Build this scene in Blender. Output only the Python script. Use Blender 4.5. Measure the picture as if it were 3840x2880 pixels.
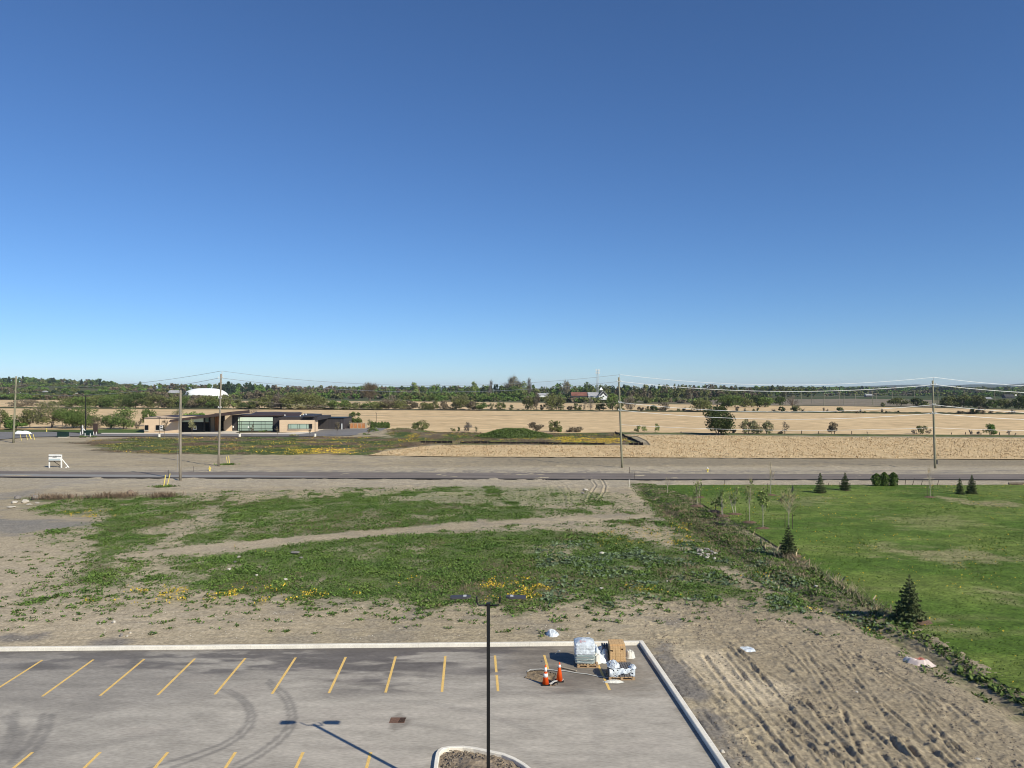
import bpy, math, random
import numpy as np
from mathutils import Vector, Matrix
for o in list(bpy.data.objects): bpy.data.objects.remove(o, do_unlink=True)
scn = bpy.context.scene
R = math.radians
# ------------------------------------------------------------------ camera
H = 14.0; F = 2890.0; HY = 1455.0     # eye height, focal length and horizon row of the 3840 px wide photograph
cd = bpy.data.cameras.new('camera'); cam = bpy.data.objects.new('camera', cd); scn.collection.objects.link(cam)
cam.location = (0, 0, H); cam.rotation_euler = (R(90), 0, 0)
cd.sensor_width = 36; cd.lens = 36 * F / 3840; cd.shift_y = (HY - 1440) / 3840
cd.clip_start = 0.5; cd.clip_end = 40000
scn.camera = cam
# ------------------------------------------------------------------ sky and sun
SUN_EL = 34.4; SUN_AZ = 132.9        # azimuth clockwise from +Y: behind the camera, to the right
w = bpy.data.worlds.new('World'); scn.world = w; w.use_nodes = True
nt = w.node_tree; bg = nt.nodes['Background']
sky = nt.nodes.new('ShaderNodeTexSky'); sky.sky_type = 'NISHITA'; sky.sun_disc = False
sky.sun_elevation = R(SUN_EL); sky.sun_rotation = R(SUN_AZ)
sky.altitude = 1500; sky.air_density = 1.0; sky.dust_density = 0.0; sky.ozone_density = 10.0
nt.links.new(sky.outputs[0], bg.inputs[0]); bg.inputs[1].default_value = 0.107
sd = bpy.data.lights.new('sun', 'SUN'); sun = bpy.data.objects.new('sun', sd); scn.collection.objects.link(sun)
sd.energy = 5.0; sd.angle = R(0.5); sd.color = (1.0, 0.93, 0.75)
az = R(SUN_AZ); el = R(SUN_EL)
sdir = Vector((math.sin(az) * math.cos(el), math.cos(az) * math.cos(el), math.sin(el)))
sun.rotation_euler = sdir.to_track_quat('Z', 'Y').to_euler(); sun.location = (60, -60, 80)
vs = scn.view_settings
scn.display_settings.display_device = 'sRGB'; vs.view_transform = 'Standard'; vs.look = 'None'; vs.gamma = 1; vs.exposure = 0.09
vs.use_curve_mapping = False
scn.render.engine = 'CYCLES'; scn.cycles.max_bounces = 5; scn.cycles.transparent_max_bounces = 8
scn.cycles.volume_bounces = 0; scn.cycles.filter_width = 1.05
scn.render.resolution_x = 1024; scn.render.resolution_y = 768
# ------------------------------------------------------------------ helpers
def G(px, py, z=0.0):
    """ground point seen at a pixel of the photograph"""
    Y = (H - z) * F / (py - HY); return ((px - 1920) / F * Y, Y)
def XZ(px, py, Y):
    return ((px - 1920) / F * Y, H - (py - HY) / F * Y)
def poly(pts, z=0.0): return [G(a, b, z) for a, b in pts]
def tag(o, label=None, cat=None, group=None, kind=None):
    if label: o['label'] = label
    if cat: o['category'] = cat
    if group: o['group'] = group
    if kind: o['kind'] = kind
    return o
def link(name, me, parent=None):
    o = bpy.data.objects.new(name, me); scn.collection.objects.link(o)
    if parent is not None: o.parent = parent
    return o
def thing(name, loc, label, cat, group=None, rz=0.0):
    o = link(name, None); o.location = loc; o.rotation_euler = (0, 0, rz); o.empty_display_size = 0.3
    return tag(o, label, cat, group)
def mesh_np(name, V, Fc, mat=None, parent=None, smooth=False, col=None):
    V = np.asarray(V, dtype=np.float32).reshape(-1, 3); Fc = np.asarray(Fc, dtype=np.int32)
    k = Fc.shape[1]; n = Fc.shape[0]
    me = bpy.data.meshes.new(name)
    me.vertices.add(len(V)); me.vertices.foreach_set('co', V.ravel())
    me.loops.add(n * k); me.loops.foreach_set('vertex_index', Fc.ravel())
    me.polygons.add(n); me.polygons.foreach_set('loop_start', np.arange(0, n * k, k, dtype=np.int32))
    if smooth: me.polygons.foreach_set('use_smooth', np.ones(n, dtype=bool))
    me.update(calc_edges=True)
    if col is not None:
        a = me.color_attributes.new('Col', 'FLOAT_COLOR', 'POINT')
        c = np.ones((len(V), 4), dtype=np.float32); c[:, :3] = col; a.data.foreach_set('color', c.ravel())
    if mat is not None: me.materials.append(mat)
    return link(name, me, parent)
class MB:
    """collects shapes for one mesh"""
    def __init__(s): s.v = []; s.f = []; s.m = []
    def add(s, vs_, fs, mi=0):
        b = len(s.v); s.v += [tuple(p) for p in vs_]; s.f += [tuple(i + b for i in f) for f in fs]; s.m += [mi] * len(fs); return s
    def box(s, x0, x1, y0, y1, z0, z1, mi=0):
        return s.add([(x0,y0,z0),(x1,y0,z0),(x1,y1,z0),(x0,y1,z0),(x0,y0,z1),(x1,y0,z1),(x1,y1,z1),(x0,y1,z1)],
                     [(0,3,2,1),(4,5,6,7),(0,1,5,4),(1,2,6,5),(2,3,7,6),(3,0,4,7)], mi)
    def bar(s, p, q, a, b=None, mi=0):
        p = Vector(p); q = Vector(q); b = b or a; d = (q - p).normalized()
        u = d.cross(Vector((0, 0, 1))); u = Vector((1, 0, 0)) if u.length < 1e-3 else u.normalized(); v = d.cross(u).normalized()
        vs_ = [c + u * (sx * a / 2) + v * (sy * b / 2) for c in (p, q) for sx, sy in ((-1,-1),(1,-1),(1,1),(-1,1))]
        return s.add(vs_, [(0,1,2,3),(7,6,5,4),(0,4,5,1),(1,5,6,2),(2,6,7,3),(3,7,4,0)], mi)
    def tube(s, pts, rs, n=8, caps=True, mi=0):
        pts = [Vector(p) for p in pts]
        if not hasattr(rs, '__len__'): rs = [rs] * len(pts)
        vs_ = []; fs = []
        for i, p in enumerate(pts):
            d = (pts[min(i + 1, len(pts) - 1)] - pts[max(i - 1, 0)]).normalized()
            ref = Vector((0, 0, 1)) if abs(d.z) < 0.9 else Vector((1, 0, 0))
            u = d.cross(ref).normalized(); v = d.cross(u).normalized()
            vs_ += [p + (u * math.cos(2 * math.pi * k / n) + v * math.sin(2 * math.pi * k / n)) * rs[i] for k in range(n)]
        for i in range(len(pts) - 1):
            for k in range(n):
                a = i * n + k; b = i * n + (k + 1) % n; fs.append((a, b, b + n, a + n))
        if caps: fs.append(tuple(range(n - 1, -1, -1))); fs.append(tuple((len(pts) - 1) * n + k for k in range(n)))
        return s.add(vs_, fs, mi)
    def prism(s, pts, z0, z1, mi=0):
        n = len(pts); vs_ = [(x, y, z0) for x, y in pts] + [(x, y, z1) for x, y in pts]
        fs = [tuple(range(n - 1, -1, -1)), tuple(range(n, 2 * n))] + [(i, (i + 1) % n, (i + 1) % n + n, i + n) for i in range(n)]
        return s.add(vs_, fs, mi)
    def prismY(s, pts, y0, y1, mi=0):
        """outline in x,z swept from y0 to y1"""
        n = len(pts); vs_ = [(x, y0, z) for x, z in pts] + [(x, y1, z) for x, z in pts]
        fs = [tuple(range(n)), tuple(range(2 * n - 1, n - 1, -1))] + [((i + 1) % n, i, i + n, (i + 1) % n + n) for i in range(n)]
        return s.add(vs_, fs, mi)
    def lathe(s, prof, c=(0, 0, 0), n=16, mi=0):
        vs_ = []; fs = []
        for r, z in prof: vs_ += [(c[0] + r * math.cos(2 * math.pi * k / n), c[1] + r * math.sin(2 * math.pi * k / n), c[2] + z) for k in range(n)]
        for i in range(len(prof) - 1):
            for k in range(n):
                a = i * n + k; b = i * n + (k + 1) % n; fs.append((a, b, b + n, a + n))
        fs.append(tuple(range(n - 1, -1, -1))); fs.append(tuple((len(prof) - 1) * n + k for k in range(n)))
        return s.add(vs_, fs, mi)
    def build(s, name, mat, parent=None, smooth=False):
        me = bpy.data.meshes.new(name); me.from_pydata(s.v, [], s.f)
        for m in (mat if isinstance(mat, (list, tuple)) else [mat]): me.materials.append(m)
        if any(s.m): me.polygons.foreach_set('material_index', s.m)
        if smooth: me.polygons.foreach_set('use_smooth', [len(f) == 4 for f in s.f])
        me.update(); return link(name, me, parent)
def copy_tree(o, parent=None):
    c = o.copy(); scn.collection.objects.link(c)
    if parent is not None: c.parent = parent
    for ch in list(o.children): copy_tree(ch, c)
    return c
# ---- noise in numpy
def _h(ix, iy, s):
    n = (ix.astype(np.int64) * 374761393 + iy.astype(np.int64) * 668265263 + s * 1442695041) & 0xffffffff
    n = ((n ^ (n >> 13)) * 1274126177) & 0xffffffff
    return ((n ^ (n >> 16)) & 0xffff) / 65535.0
def vnoise(x, y, s=0):
    ix = np.floor(x); iy = np.floor(y); fx = x - ix; fy = y - iy; fx = fx * fx * (3 - 2 * fx); fy = fy * fy * (3 - 2 * fy)
    a = _h(ix, iy, s); b = _h(ix + 1, iy, s); c = _h(ix, iy + 1, s); d = _h(ix + 1, iy + 1, s)
    return (a + (b - a) * fx) * (1 - fy) + (c + (d - c) * fx) * fy
def fbm(x, y, s=0, o=4):
    t = 0; a = 1.0; n = 0
    for i in range(o): t = t + a * vnoise(x * 2 ** i + 17.3 * i, y * 2 ** i - 9.1 * i, s + i); n += a; a *= 0.5
    return t / n
def sstep(a, b, x): t = np.clip((x - a) / (b - a), 0, 1); return t * t * (3 - 2 * t)
def segdist(x, y, pts):
    """distance to a polyline and arc length at the nearest point"""
    best = np.full(x.shape, 1e9); al = np.zeros(x.shape); L = 0
    for (ax, ay), (bx, by) in zip(pts[:-1], pts[1:]):
        dx = bx - ax; dy = by - ay; l2 = dx * dx + dy * dy + 1e-9
        t = np.clip(((x - ax) * dx + (y - ay) * dy) / l2, 0, 1)
        d = np.hypot(x - ax - t * dx, y - ay - t * dy); m = d < best
        best = np.where(m, d, best); al = np.where(m, L + t * math.sqrt(l2), al); L += math.sqrt(l2)
    return best, al
def inside(x, y, pts):
    c = np.zeros(x.shape, bool); n = len(pts)
    for i in range(n):
        x0, y0 = pts[i]; x1, y1 = pts[i - 1]
        if y0 == y1: continue
        c ^= ((y0 > y) != (y1 > y)) & (x < (x1 - x0) * (y - y0) / (y1 - y0) + x0)
    return c
def sd(x, y, pts):
    """signed distance, positive inside"""
    d, _ = segdist(x, y, list(pts) + [pts[0]]); return np.where(inside(x, y, pts), d, -d)
# ------------------------------------------------------------------ materials
def nmat(name, col, rough=0.9, var=0.25, scale=1.0, col2=None, stretch=(1, 1, 1), bump=0.0, bscale=None, metal=0.0, attr=False, fine=None, spec=0.3, detail=6, island=0.0, contrast=(0.3, 0.7)):
    m = bpy.data.materials.new(name); m.use_nodes = True; t = m.node_tree; N = t.nodes; L = t.links; p = N['Principled BSDF']
    p.inputs['Roughness'].default_value = rough; p.inputs['Metallic'].default_value = metal; p.inputs['Specular IOR Level'].default_value = spec
    tc = N.new('ShaderNodeTexCoord'); mp = N.new('ShaderNodeMapping'); mp.inputs['Scale'].default_value = stretch
    L.new(tc.outputs['Object'], mp.inputs['Vector'])
    nz = N.new('ShaderNodeTexNoise'); nz.inputs['Scale'].default_value = scale; nz.inputs['Detail'].default_value = detail; nz.inputs['Roughness'].default_value = 0.62
    L.new(mp.outputs[0], nz.inputs['Vector'])
    mr = N.new('ShaderNodeMapRange'); mr.inputs['From Min'].default_value = contrast[0]; mr.inputs['From Max'].default_value = contrast[1]
    L.new(nz.outputs['Fac'], mr.inputs['Value'])
    mix = N.new('ShaderNodeMix'); mix.data_type = 'RGBA'; mix.inputs['Factor'].default_value = 0.5
    c2 = col2 if col2 else tuple(c * (1 + var) for c in col); c1 = col if col2 else tuple(c * (1 - var) for c in col)
    if attr:
        at = N.new('ShaderNodeAttribute'); at.attribute_name = 'Col'
        mix.blend_type = 'MULTIPLY'; mix.inputs['Factor'].default_value = 1.0
        rp = N.new('ShaderNodeMapRange'); rp.inputs['To Min'].default_value = 1 - var; rp.inputs['To Max'].default_value = 1 + var
        L.new(mr.outputs[0], rp.inputs['Value'])
        L.new(at.outputs['Color'], mix.inputs['A']); L.new(rp.outputs[0], mix.inputs['B'])
    else:
        mix.inputs['A'].default_value = (*c1, 1); mix.inputs['B'].default_value = (*c2, 1); L.new(mr.outputs[0], mix.inputs['Factor'])
    out = mix.outputs['Result']
    if fine:
        n2 = N.new('ShaderNodeTexNoise'); n2.inputs['Scale'].default_value = fine[0]; n2.inputs['Detail'].default_value = 3; L.new(mp.outputs[0], n2.inputs['Vector'])
        r2 = N.new('ShaderNodeMapRange'); r2.inputs['From Min'].default_value = 0.32; r2.inputs['From Max'].default_value = 0.68
        r2.inputs['To Min'].default_value = 1 - fine[1]; r2.inputs['To Max'].default_value = 1 + fine[1]; L.new(n2.outputs['Fac'], r2.inputs['Value'])
        m2 = N.new('ShaderNodeMix'); m2.data_type = 'RGBA'; m2.blend_type = 'MULTIPLY'; m2.inputs['Factor'].default_value = 1
        L.new(out, m2.inputs['A']); L.new(r2.outputs[0], m2.inputs['B']); out = m2.outputs['Result']
    if island:
        ge = N.new('ShaderNodeNewGeometry'); oi = N.new('ShaderNodeObjectInfo')
        r3 = N.new('ShaderNodeMapRange'); r3.inputs['To Min'].default_value = 1 - island; r3.inputs['To Max'].default_value = 1 + island; L.new(ge.outputs['Random Per Island'], r3.inputs['Value'])
        r4 = N.new('ShaderNodeMapRange'); r4.inputs['To Min'].default_value = 0.82; r4.inputs['To Max'].default_value = 1.2; L.new(oi.outputs['Random'], r4.inputs['Value'])
        mm = N.new('ShaderNodeMath'); mm.operation = 'MULTIPLY'; L.new(r3.outputs[0], mm.inputs[0]); L.new(r4.outputs[0], mm.inputs[1])
        m3 = N.new('ShaderNodeMix'); m3.data_type = 'RGBA'; m3.blend_type = 'MULTIPLY'; m3.inputs['Factor'].default_value = 1
        L.new(out, m3.inputs['A']); L.new(mm.outputs[0], m3.inputs['B']); out = m3.outputs['Result']
    L.new(out, p.inputs['Base Color'])
    if bump:
        b = N.new('ShaderNodeBump'); b.inputs['Strength'].default_value = 1.0; b.inputs['Distance'].default_value = bump
        n4 = N.new('ShaderNodeTexNoise'); n4.inputs['Scale'].default_value = bscale or scale * 4; n4.inputs['Detail'].default_value = 5; L.new(mp.outputs[0], n4.inputs['Vector'])
        L.new(n4.outputs['Fac'], b.inputs['Height']); L.new(b.outputs[0], p.inputs['Normal'])
    return m
M = {}
M['ground'] = nmat('dirt', (1,1,1), 0.95, 0.17, 1.3, attr=True, fine=(6.0, 0.24), bump=0.05, bscale=6, spec=0.1)
M['asphalt'] = nmat('dusty_asphalt', (1,1,1), 0.85, 0.15, 0.8, attr=True, stretch=(0.5,1.6,1), detail=9, fine=(8.0, 0.15), bump=0.004, bscale=60, spec=0.25)
M['road'] = nmat('road_asphalt', (0.19,0.160,0.138), 0.85, 0.25, 0.25, stretch=(0.35,1.6,1), fine=(4.0,0.10))
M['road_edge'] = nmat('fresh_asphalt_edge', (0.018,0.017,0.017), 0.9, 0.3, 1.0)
M['drive'] = nmat('driveway_asphalt', (0.20,0.19,0.185), 0.85, 0.12, 0.15, fine=(2.0,0.06))
M['kerb'] = nmat('kerb_concrete', (0.76,0.715,0.63), 0.85, 0.10, 1.2, fine=(14,0.08), bump=0.003, bscale=40)
M['walk'] = nmat('pale_concrete', (0.66,0.60,0.52), 0.85, 0.08, 0.5)
M['stripe'] = nmat('yellow_paint', (0.80,0.53,0.17), 0.7, 0.10, 2.5, fine=(22,0.18))
M['corn'] = nmat('corn_stubble', (0.52,0.385,0.215), 0.95, 0.3, 1.9, stretch=(1,0.6,1), col2=(0.70,0.53,0.31), fine=(4.0,0.35), spec=0.1, contrast=(0.36,0.64), detail=8)
M['corn_far'] = nmat('far_corn_stubble', (0.52,0.375,0.21), 0.95, 0.3, 0.06, stretch=(0.3,1.0,1), col2=(0.71,0.53,0.31), fine=(0.55,0.30), detail=9, spec=0.1)
M['lawn'] = nmat('mown_grass', (1,1,1), 0.9, 0.30, 1.2, attr=True, stretch=(0.7,1.2,1), detail=9, fine=(6,0.34), bump=0.05, bscale=9, spec=0.15)
M['weed'] = nmat('weed_leaves', (0.062,0.122,0.024), 0.75, 0.35, 0.35, col2=(0.120,0.175,0.040), island=0.45, spec=0.25)
M['bluegreen'] = nmat('thistle_leaves', (0.13,0.18,0.10), 0.75, 0.3, 0.4, island=0.4)
M['flower'] = nmat('yellow_blossom', (0.66,0.46,0.05), 0.7, 0.15, 2, island=0.25)
M['drygrass'] = nmat('dry_stalks', (0.36,0.295,0.20), 0.85, 0.35, 0.5, island=0.4)
M['redweed'] = nmat('reddish_dead_weeds', (0.20,0.145,0.10), 0.85, 0.35, 0.5, island=0.4)
M['grassstrip'] = nmat('rough_grass', (0.075,0.10,0.03), 0.9, 0.4, 0.25, col2=(0.12,0.13,0.05), fine=(2,0.3))
M['mound'] = nmat('mound_grass', (0.05,0.10,0.033), 0.9, 0.4, 0.35, col2=(0.11,0.115,0.045), fine=(2.5,0.35), bump=0.2, bscale=1.5)
M['mulch'] = nmat('bark_mulch', (0.15,0.098,0.068), 0.95, 0.35, 12, bump=0.03, bscale=25)
M['pole'] = nmat('treated_pole_wood', (0.235,0.225,0.155), 0.85, 0.2, 3, stretch=(3,3,0.4), fine=(9,0.15))
M['gpole'] = nmat('weathered_pole_wood', (0.25,0.22,0.175), 0.85, 0.2, 3, stretch=(3,3,0.4), fine=(9,0.15))
M['wire'] = nmat('aluminium_wire_sunlit_tone', (0.85,0.86,0.86), 0.45, 0.02, 1, metal=0.0, spec=0.8)  # near-white colour carries the sunlit glare of the wires
M['wire_dark'] = nmat('dull_wire', (0.25,0.27,0.30), 0.6, 0.02, 1)
M['black'] = nmat('black_paint', (0.008,0.008,0.009), 0.45, 0.1, 3, spec=0.4)
M['greymetal'] = nmat('grey_painted_metal', (0.06,0.058,0.062), 0.5, 0.1, 3)
M['steel'] = nmat('galvanised_steel', (0.50,0.52,0.53), 0.5, 0.1, 3)
M['insul'] = nmat('porcelain', (0.75,0.75,0.72), 0.3, 0.05, 3)
M['orange'] = nmat('orange_plastic', (0.85,0.10,0.012), 0.5, 0.06, 5)
M['white'] = nmat('white_paint', (0.80,0.80,0.78), 0.6, 0.04, 3)
M['tape'] = nmat('white_tape', (0.58,0.57,0.53), 0.6, 0.1, 3)
M['rubber'] = nmat('black_rubber', (0.015,0.015,0.015), 0.8, 0.1, 3)
M['wood'] = nmat('pallet_wood', (0.40,0.27,0.155), 0.85, 0.25, 4, stretch=(1,6,6), fine=(20,0.15))
M['plank'] = nmat('weathered_plank', (0.40,0.33,0.24), 0.85, 0.2, 4)
M['tanbrick'] = nmat('tan_bricks', (0.56,0.37,0.19), 0.9, 0.14, 3, fine=(18,0.1))
M['paver'] = nmat('grey_pavers', (0.15,0.145,0.15), 0.9, 0.15, 4)
M['wrap'] = nmat('white_plastic_wrap', (0.62,0.67,0.72), 0.25, 0.12, 3, bump=0.05, bscale=5, spec=0.7, fine=(6,0.15))
M['wrapdark'] = nmat('thin_plastic_over_bags', (0.27,0.33,0.33), 0.2, 0.35, 2, stretch=(0.5,0.5,4), bump=0.04, bscale=6, spec=0.8)
M['redink'] = nmat('red_print', (0.55,0.06,0.05), 0.6, 0.1, 3)
M['rust'] = nmat('rusty_iron', (0.17,0.095,0.065), 0.8, 0.3, 10)
M['slotshade'] = nmat('slot_shade_paint', (0.01,0.01,0.01), 0.9, 0.1, 3)
M['clod'] = nmat('soil_clods', (0.23,0.19,0.145), 0.95, 0.25, 4, fine=(15,0.2))
M['stone'] = nmat('pale_stone', (0.50,0.46,0.40), 0.9, 0.2, 2, fine=(10,0.12), bump=0.03, bscale=6)
M['boulder'] = nmat('brown_boulder', (0.24,0.18,0.135), 0.9, 0.25, 1.5, fine=(6,0.15), bump=0.05, bscale=4)
M['greystone'] = nmat('grey_boulder', (0.22,0.20,0.19), 0.9, 0.25, 1.5, fine=(6,0.15), bump=0.05, bscale=4)
M['fabric'] = nmat('black_silt_cloth', (0.008,0.006,0.006), 0.9, 0.2, 1)
M['stake'] = nmat('wooden_stake', (0.32,0.26,0.19), 0.9, 0.2, 2)
M['yellow'] = nmat('yellow_plastic', (0.78,0.63,0.16), 0.6, 0.06, 3)
M['post'] = nmat('old_fence_post', (0.07,0.055,0.045), 0.9, 0.3, 2)
M['bark'] = nmat('grey_bark', (0.16,0.13,0.10), 0.9, 0.25, 3, stretch=(2,2,0.5))
M['palebark'] = nmat('pale_bark', (0.42,0.38,0.30), 0.9, 0.2, 3, stretch=(2,2,0.5))
LEAF = {'green': ((0.070,0.115,0.028),(0.135,0.185,0.050)), 'bright': ((0.085,0.155,0.03),(0.14,0.22,0.05)), 'olive': ((0.100,0.118,0.038),(0.175,0.185,0.068)),
        'dark': ((0.040,0.066,0.020),(0.080,0.108,0.035)), 'brown': ((0.115,0.094,0.062),(0.195,0.16,0.105)), 'pale': ((0.20,0.20,0.10),(0.33,0.31,0.17)),
        'grey': ((0.16,0.14,0.12),(0.26,0.23,0.20)), 'pine': ((0.018,0.038,0.018),(0.040,0.065,0.028)), 'spruce': ((0.055,0.078,0.030),(0.125,0.150,0.062)),
        'cedar': ((0.055,0.095,0.018),(0.10,0.15,0.03)), 'lime': ((0.16,0.215,0.06),(0.24,0.30,0.09)), 'tan': ((0.30,0.24,0.15),(0.40,0.33,0.21))}
for k, (a, b) in LEAF.items():
    M['leaf_' + k] = nmat(k + '_foliage', a, 0.8, 0.3, 0.45, col2=b, island=0.42, spec=0.2, detail=3)
M['brick'] = nmat('pale_tan_brick', (0.66,0.50,0.345), 0.9, 0.06, 0.8, stretch=(0.4,0.4,3), fine=(5,0.05))
M['cladding'] = nmat('dark_corrugated_cladding', (0.045,0.040,0.042), 0.6, 0.25, 2, stretch=(4,4,0.05))
M['roof'] = nmat('brown_roof_metal', (0.062,0.042,0.038), 0.6, 0.12, 0.5)
M['darkglass'] = nmat('dark_window_glass', (0.008,0.010,0.012), 0.25, 0.2, 0.5, spec=0.12)
M['paleglass'] = nmat('pale_green_glass', (0.33,0.43,0.36), 0.3, 0.06, 0.5, spec=0.5)
M['spandrel'] = nmat('mint_spandrel_panel', (0.62,0.72,0.60), 0.4, 0.04, 0.5)
M['frame'] = nmat('dark_window_frame', (0.01,0.012,0.012), 0.5, 0.1, 1)
M['orangewood'] = nmat('oiled_cedar_wood', (0.46,0.19,0.07), 0.7, 0.25, 2, stretch=(4,4,0.5))
M['dome'] = nmat('white_dome_fabric', (0.85,0.87,0.88), 0.7, 0.03, 0.05)
M['rustroof'] = nmat('rusty_red_roof', (0.23,0.10,0.075), 0.85, 0.35, 0.2)
M['greyroof'] = nmat('grey_metal_roof', (0.36,0.36,0.38), 0.7, 0.25, 0.3, stretch=(2,1,0.1))
M['darkroof'] = nmat('dark_shingles', (0.06,0.06,0.065), 0.85, 0.2, 0.3)
M['greenbox'] = nmat('dark_green_enclosure', (0.008,0.028,0.024), 0.6, 0.1, 1)
M['brownpanel'] = nmat('dark_brown_panel', (0.055,0.036,0.030), 0.7, 0.1, 1)
M['whitewall'] = nmat('white_clapboard', (0.80,0.80,0.80), 0.7, 0.04, 1)
M['hill'] = nmat('forested_hill', (0.045,0.062,0.035), 0.95, 0.2, 0.004)
# ------------------------------------------------------------------ the ground
LOT_N = Vector((1, 0.029)).normalized()
KA = (-48.0, 40.35); KC = (6.93, 41.93)             # far kerb line, from left to the corner (lot side)
KB = (9.05, 4.0)                                    # right kerb line towards the camera
lot = [(-48, 4), KB, KC, KA]
island_px = [(1625,2880),(1629,2848),(1634,2822),(1642,2810),(1656,2801),(1687,2796),(1737,2795),(1781,2800),(1835,2811),(1889,2822),(1934,2840),(1971,2862),(1994,2880)]
isl = [G(a, b, 0.15) for a, b in island_px] + [(1.65, 27.0), (2.35, 25.6), (2.7, 24.0), (2.9, 16.0), (2.4, 14.6), (-1.4, 14.4), (-2.1, 15.2)]
# vegetation and soil map, in metres
DENSE = poly([(560,2200),(640,2150),(800,2090),(1000,2055),(1250,2030),(1500,2010),(1750,1998),(2050,1990),(2300,2000),(2450,2030),(2600,2090),(2700,2150),(2780,2225),(2650,2250),(2400,2245),(2150,2262),(2050,2275),(1800,2252),(1400,2255),(1100,2240),(900,2225),(700,2220)])
WIDE = poly([(60,1868),(480,1858),(900,1842),(1400,1832),(1900,1830),(2300,1855),(2420,1900),(2600,2000),(2800,2120),(3050,2250),(3000,2290),(2500,2285),(2000,2290),(1500,2290),(1000,2268),(700,2262),(380,2290),(150,2280),(230,2180),(240,2080),(130,2010),(330,1960),(420,1935),(100,1905)])
UPPER = poly([(700,2020),(780,1960),(850,1900),(1000,1868),(1400,1868),(1700,1892),(2000,1900),(2220,1905),(2200,1925),(1900,1945),(1600,1975),(1300,2000),(1000,2028),(800,2036)])
LEFTG = poly([(130,1868),(600,1858),(760,1870),(760,1920),(650,1960),(560,2010),(520,2070),(560,2100),(450,2200),(230,2200),(330,2120),(420,2050),(430,2000),(350,1960),(480,1930),(180,1925)])
PALE = poly([(1350,1852),(1700,1826),(2050,1826),(2250,1850),(2300,1885),(2000,1895),(1700,1888),(1450,1866)])
TRACKC = poly([(500,2085),(900,2046),(1200,2015),(1500,1990),(1800,1968),(2100,1950),(2350,1938),(2520,1935)])
PATCHT = poly([(2250,1870),(2230,1960),(2150,2010)])
DITCH = poly([(2368,1812),(2440,1815),(2540,1850),(2700,1935),(2860,2030),(3000,2110),(3200,2225),(3330,2315),(3500,2420),(3700,2560),(3860,2650),(3990,2790),(3700,2620),(3350,2425),(3180,2330),(2900,2215),(2680,2100),(2540,1995),(2440,1900)])
LAWN = poly([(2455,1820),(2560,1858),(2700,1935),(2800,1990),(3000,2105),(3200,2225),(3330,2312),(3500,2415),(3700,2552),(3860,2640)]) + [(34.0, 20.0), (130, 20.0), (130, 110.3)]
YEL = [(poly(p), a) for p, a in [
    ([(380,2250),(560,2215),(800,2225),(960,2190),(1120,2215),(1200,2240),(1050,2262),(900,2250),(600,2262)], 1.1),
    ([(1860,2195),(1960,2180),(2050,2225),(2070,2252),(1960,2266),(1880,2242)], 1.8),
    ([(2280,1990),(2420,1980),(2560,2010),(2680,2020),(2690,2060),(2560,2055),(2400,2045),(2200,2040)], 0.3),
    ([(2500,1975),(2570,1960),(2640,2030),(2560,2020)], 0.5),
    ([(2740,2130),(2860,2140),(2880,2175),(2760,2165)], 0.3),
    ([(2400,2215),(2580,2205),(2520,2235),(2420,2250)], 0.4),
    ([(240,1925),(420,1915),(420,1940),(260,1940)], 0.4),
    ([(1350,2195),(1500,2180),(1480,2215),(1360,2225)], 0.4),
    ([(3050,2300),(3250,2330),(3450,2420),(3350,2420),(3100,2330)], 0.18),
    ([(850,2050),(960,2055),(940,2070),(860,2066)], 0.3)]]
def veg_maps(x, y):
    wob = (fbm(x / 5, y / 5, 5) - 0.5) * 7; wob2 = (fbm(x / 1.3, y / 1.3, 9, 3) - 0.5) * 1.6
    w1 = sstep(-1.5, 1.5, sd(x, y, DENSE) + wob * 0.5 + wob2)
    w2 = sstep(-2, 2.0, sd(x, y, WIDE) + wob * 0.6)
    w3 = sstep(-1.5, 1.5, sd(x, y, UPPER) + wob * 0.7)
    w4 = sstep(-2, 2, sd(x, y, LEFTG) + wob * 0.6)
    n = fbm(x / 2.6, y / 3.6, 21, 4)
    v = np.maximum.reduce([w1 * 1.0, w2 * (0.10 + 0.9 * sstep(0.52, 0.72, n)), w3 * (0.45 + 0.55 * sstep(0.38, 0.58, n)), w4 * (0.3 + 0.7 * sstep(0.38, 0.6, n))])
    v = v * (1 - 0.55 * w1 * sstep(0.60, 0.75, fbm(x / 4, y / 4, 33, 3)))
    d, _ = segdist(x, y, TRACKC); v = v * sstep(1.0, 2.4, d + wob2 * 0.6)
    di = sstep(-1, 1, sd(x, y, DITCH) + wob2)
    v = np.maximum(v, di * 0.8 * (0.35 + 0.65 * sstep(46, 56, y)))
    pale = sstep(-2, 2, sd(x, y, PALE) + wob * 0.3)
    return v, pale, di
def yel_map(x, y):
    t = np.zeros(x.shape)
    for p, a in YEL: t = np.maximum(t, a * sstep(-1.0, 0.8, sd(x, y, p) + (fbm(x / 1.5, y / 2, 41, 3) - 0.5) * 4))
    return t * sstep(0.46, 0.66, fbm(x / 0.9, y / 1.2, 43, 3)) * (0.3 + 0.7 * sstep(0.35, 0.7, vnoise(x / 0.35, y / 0.35, 44)))
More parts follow.
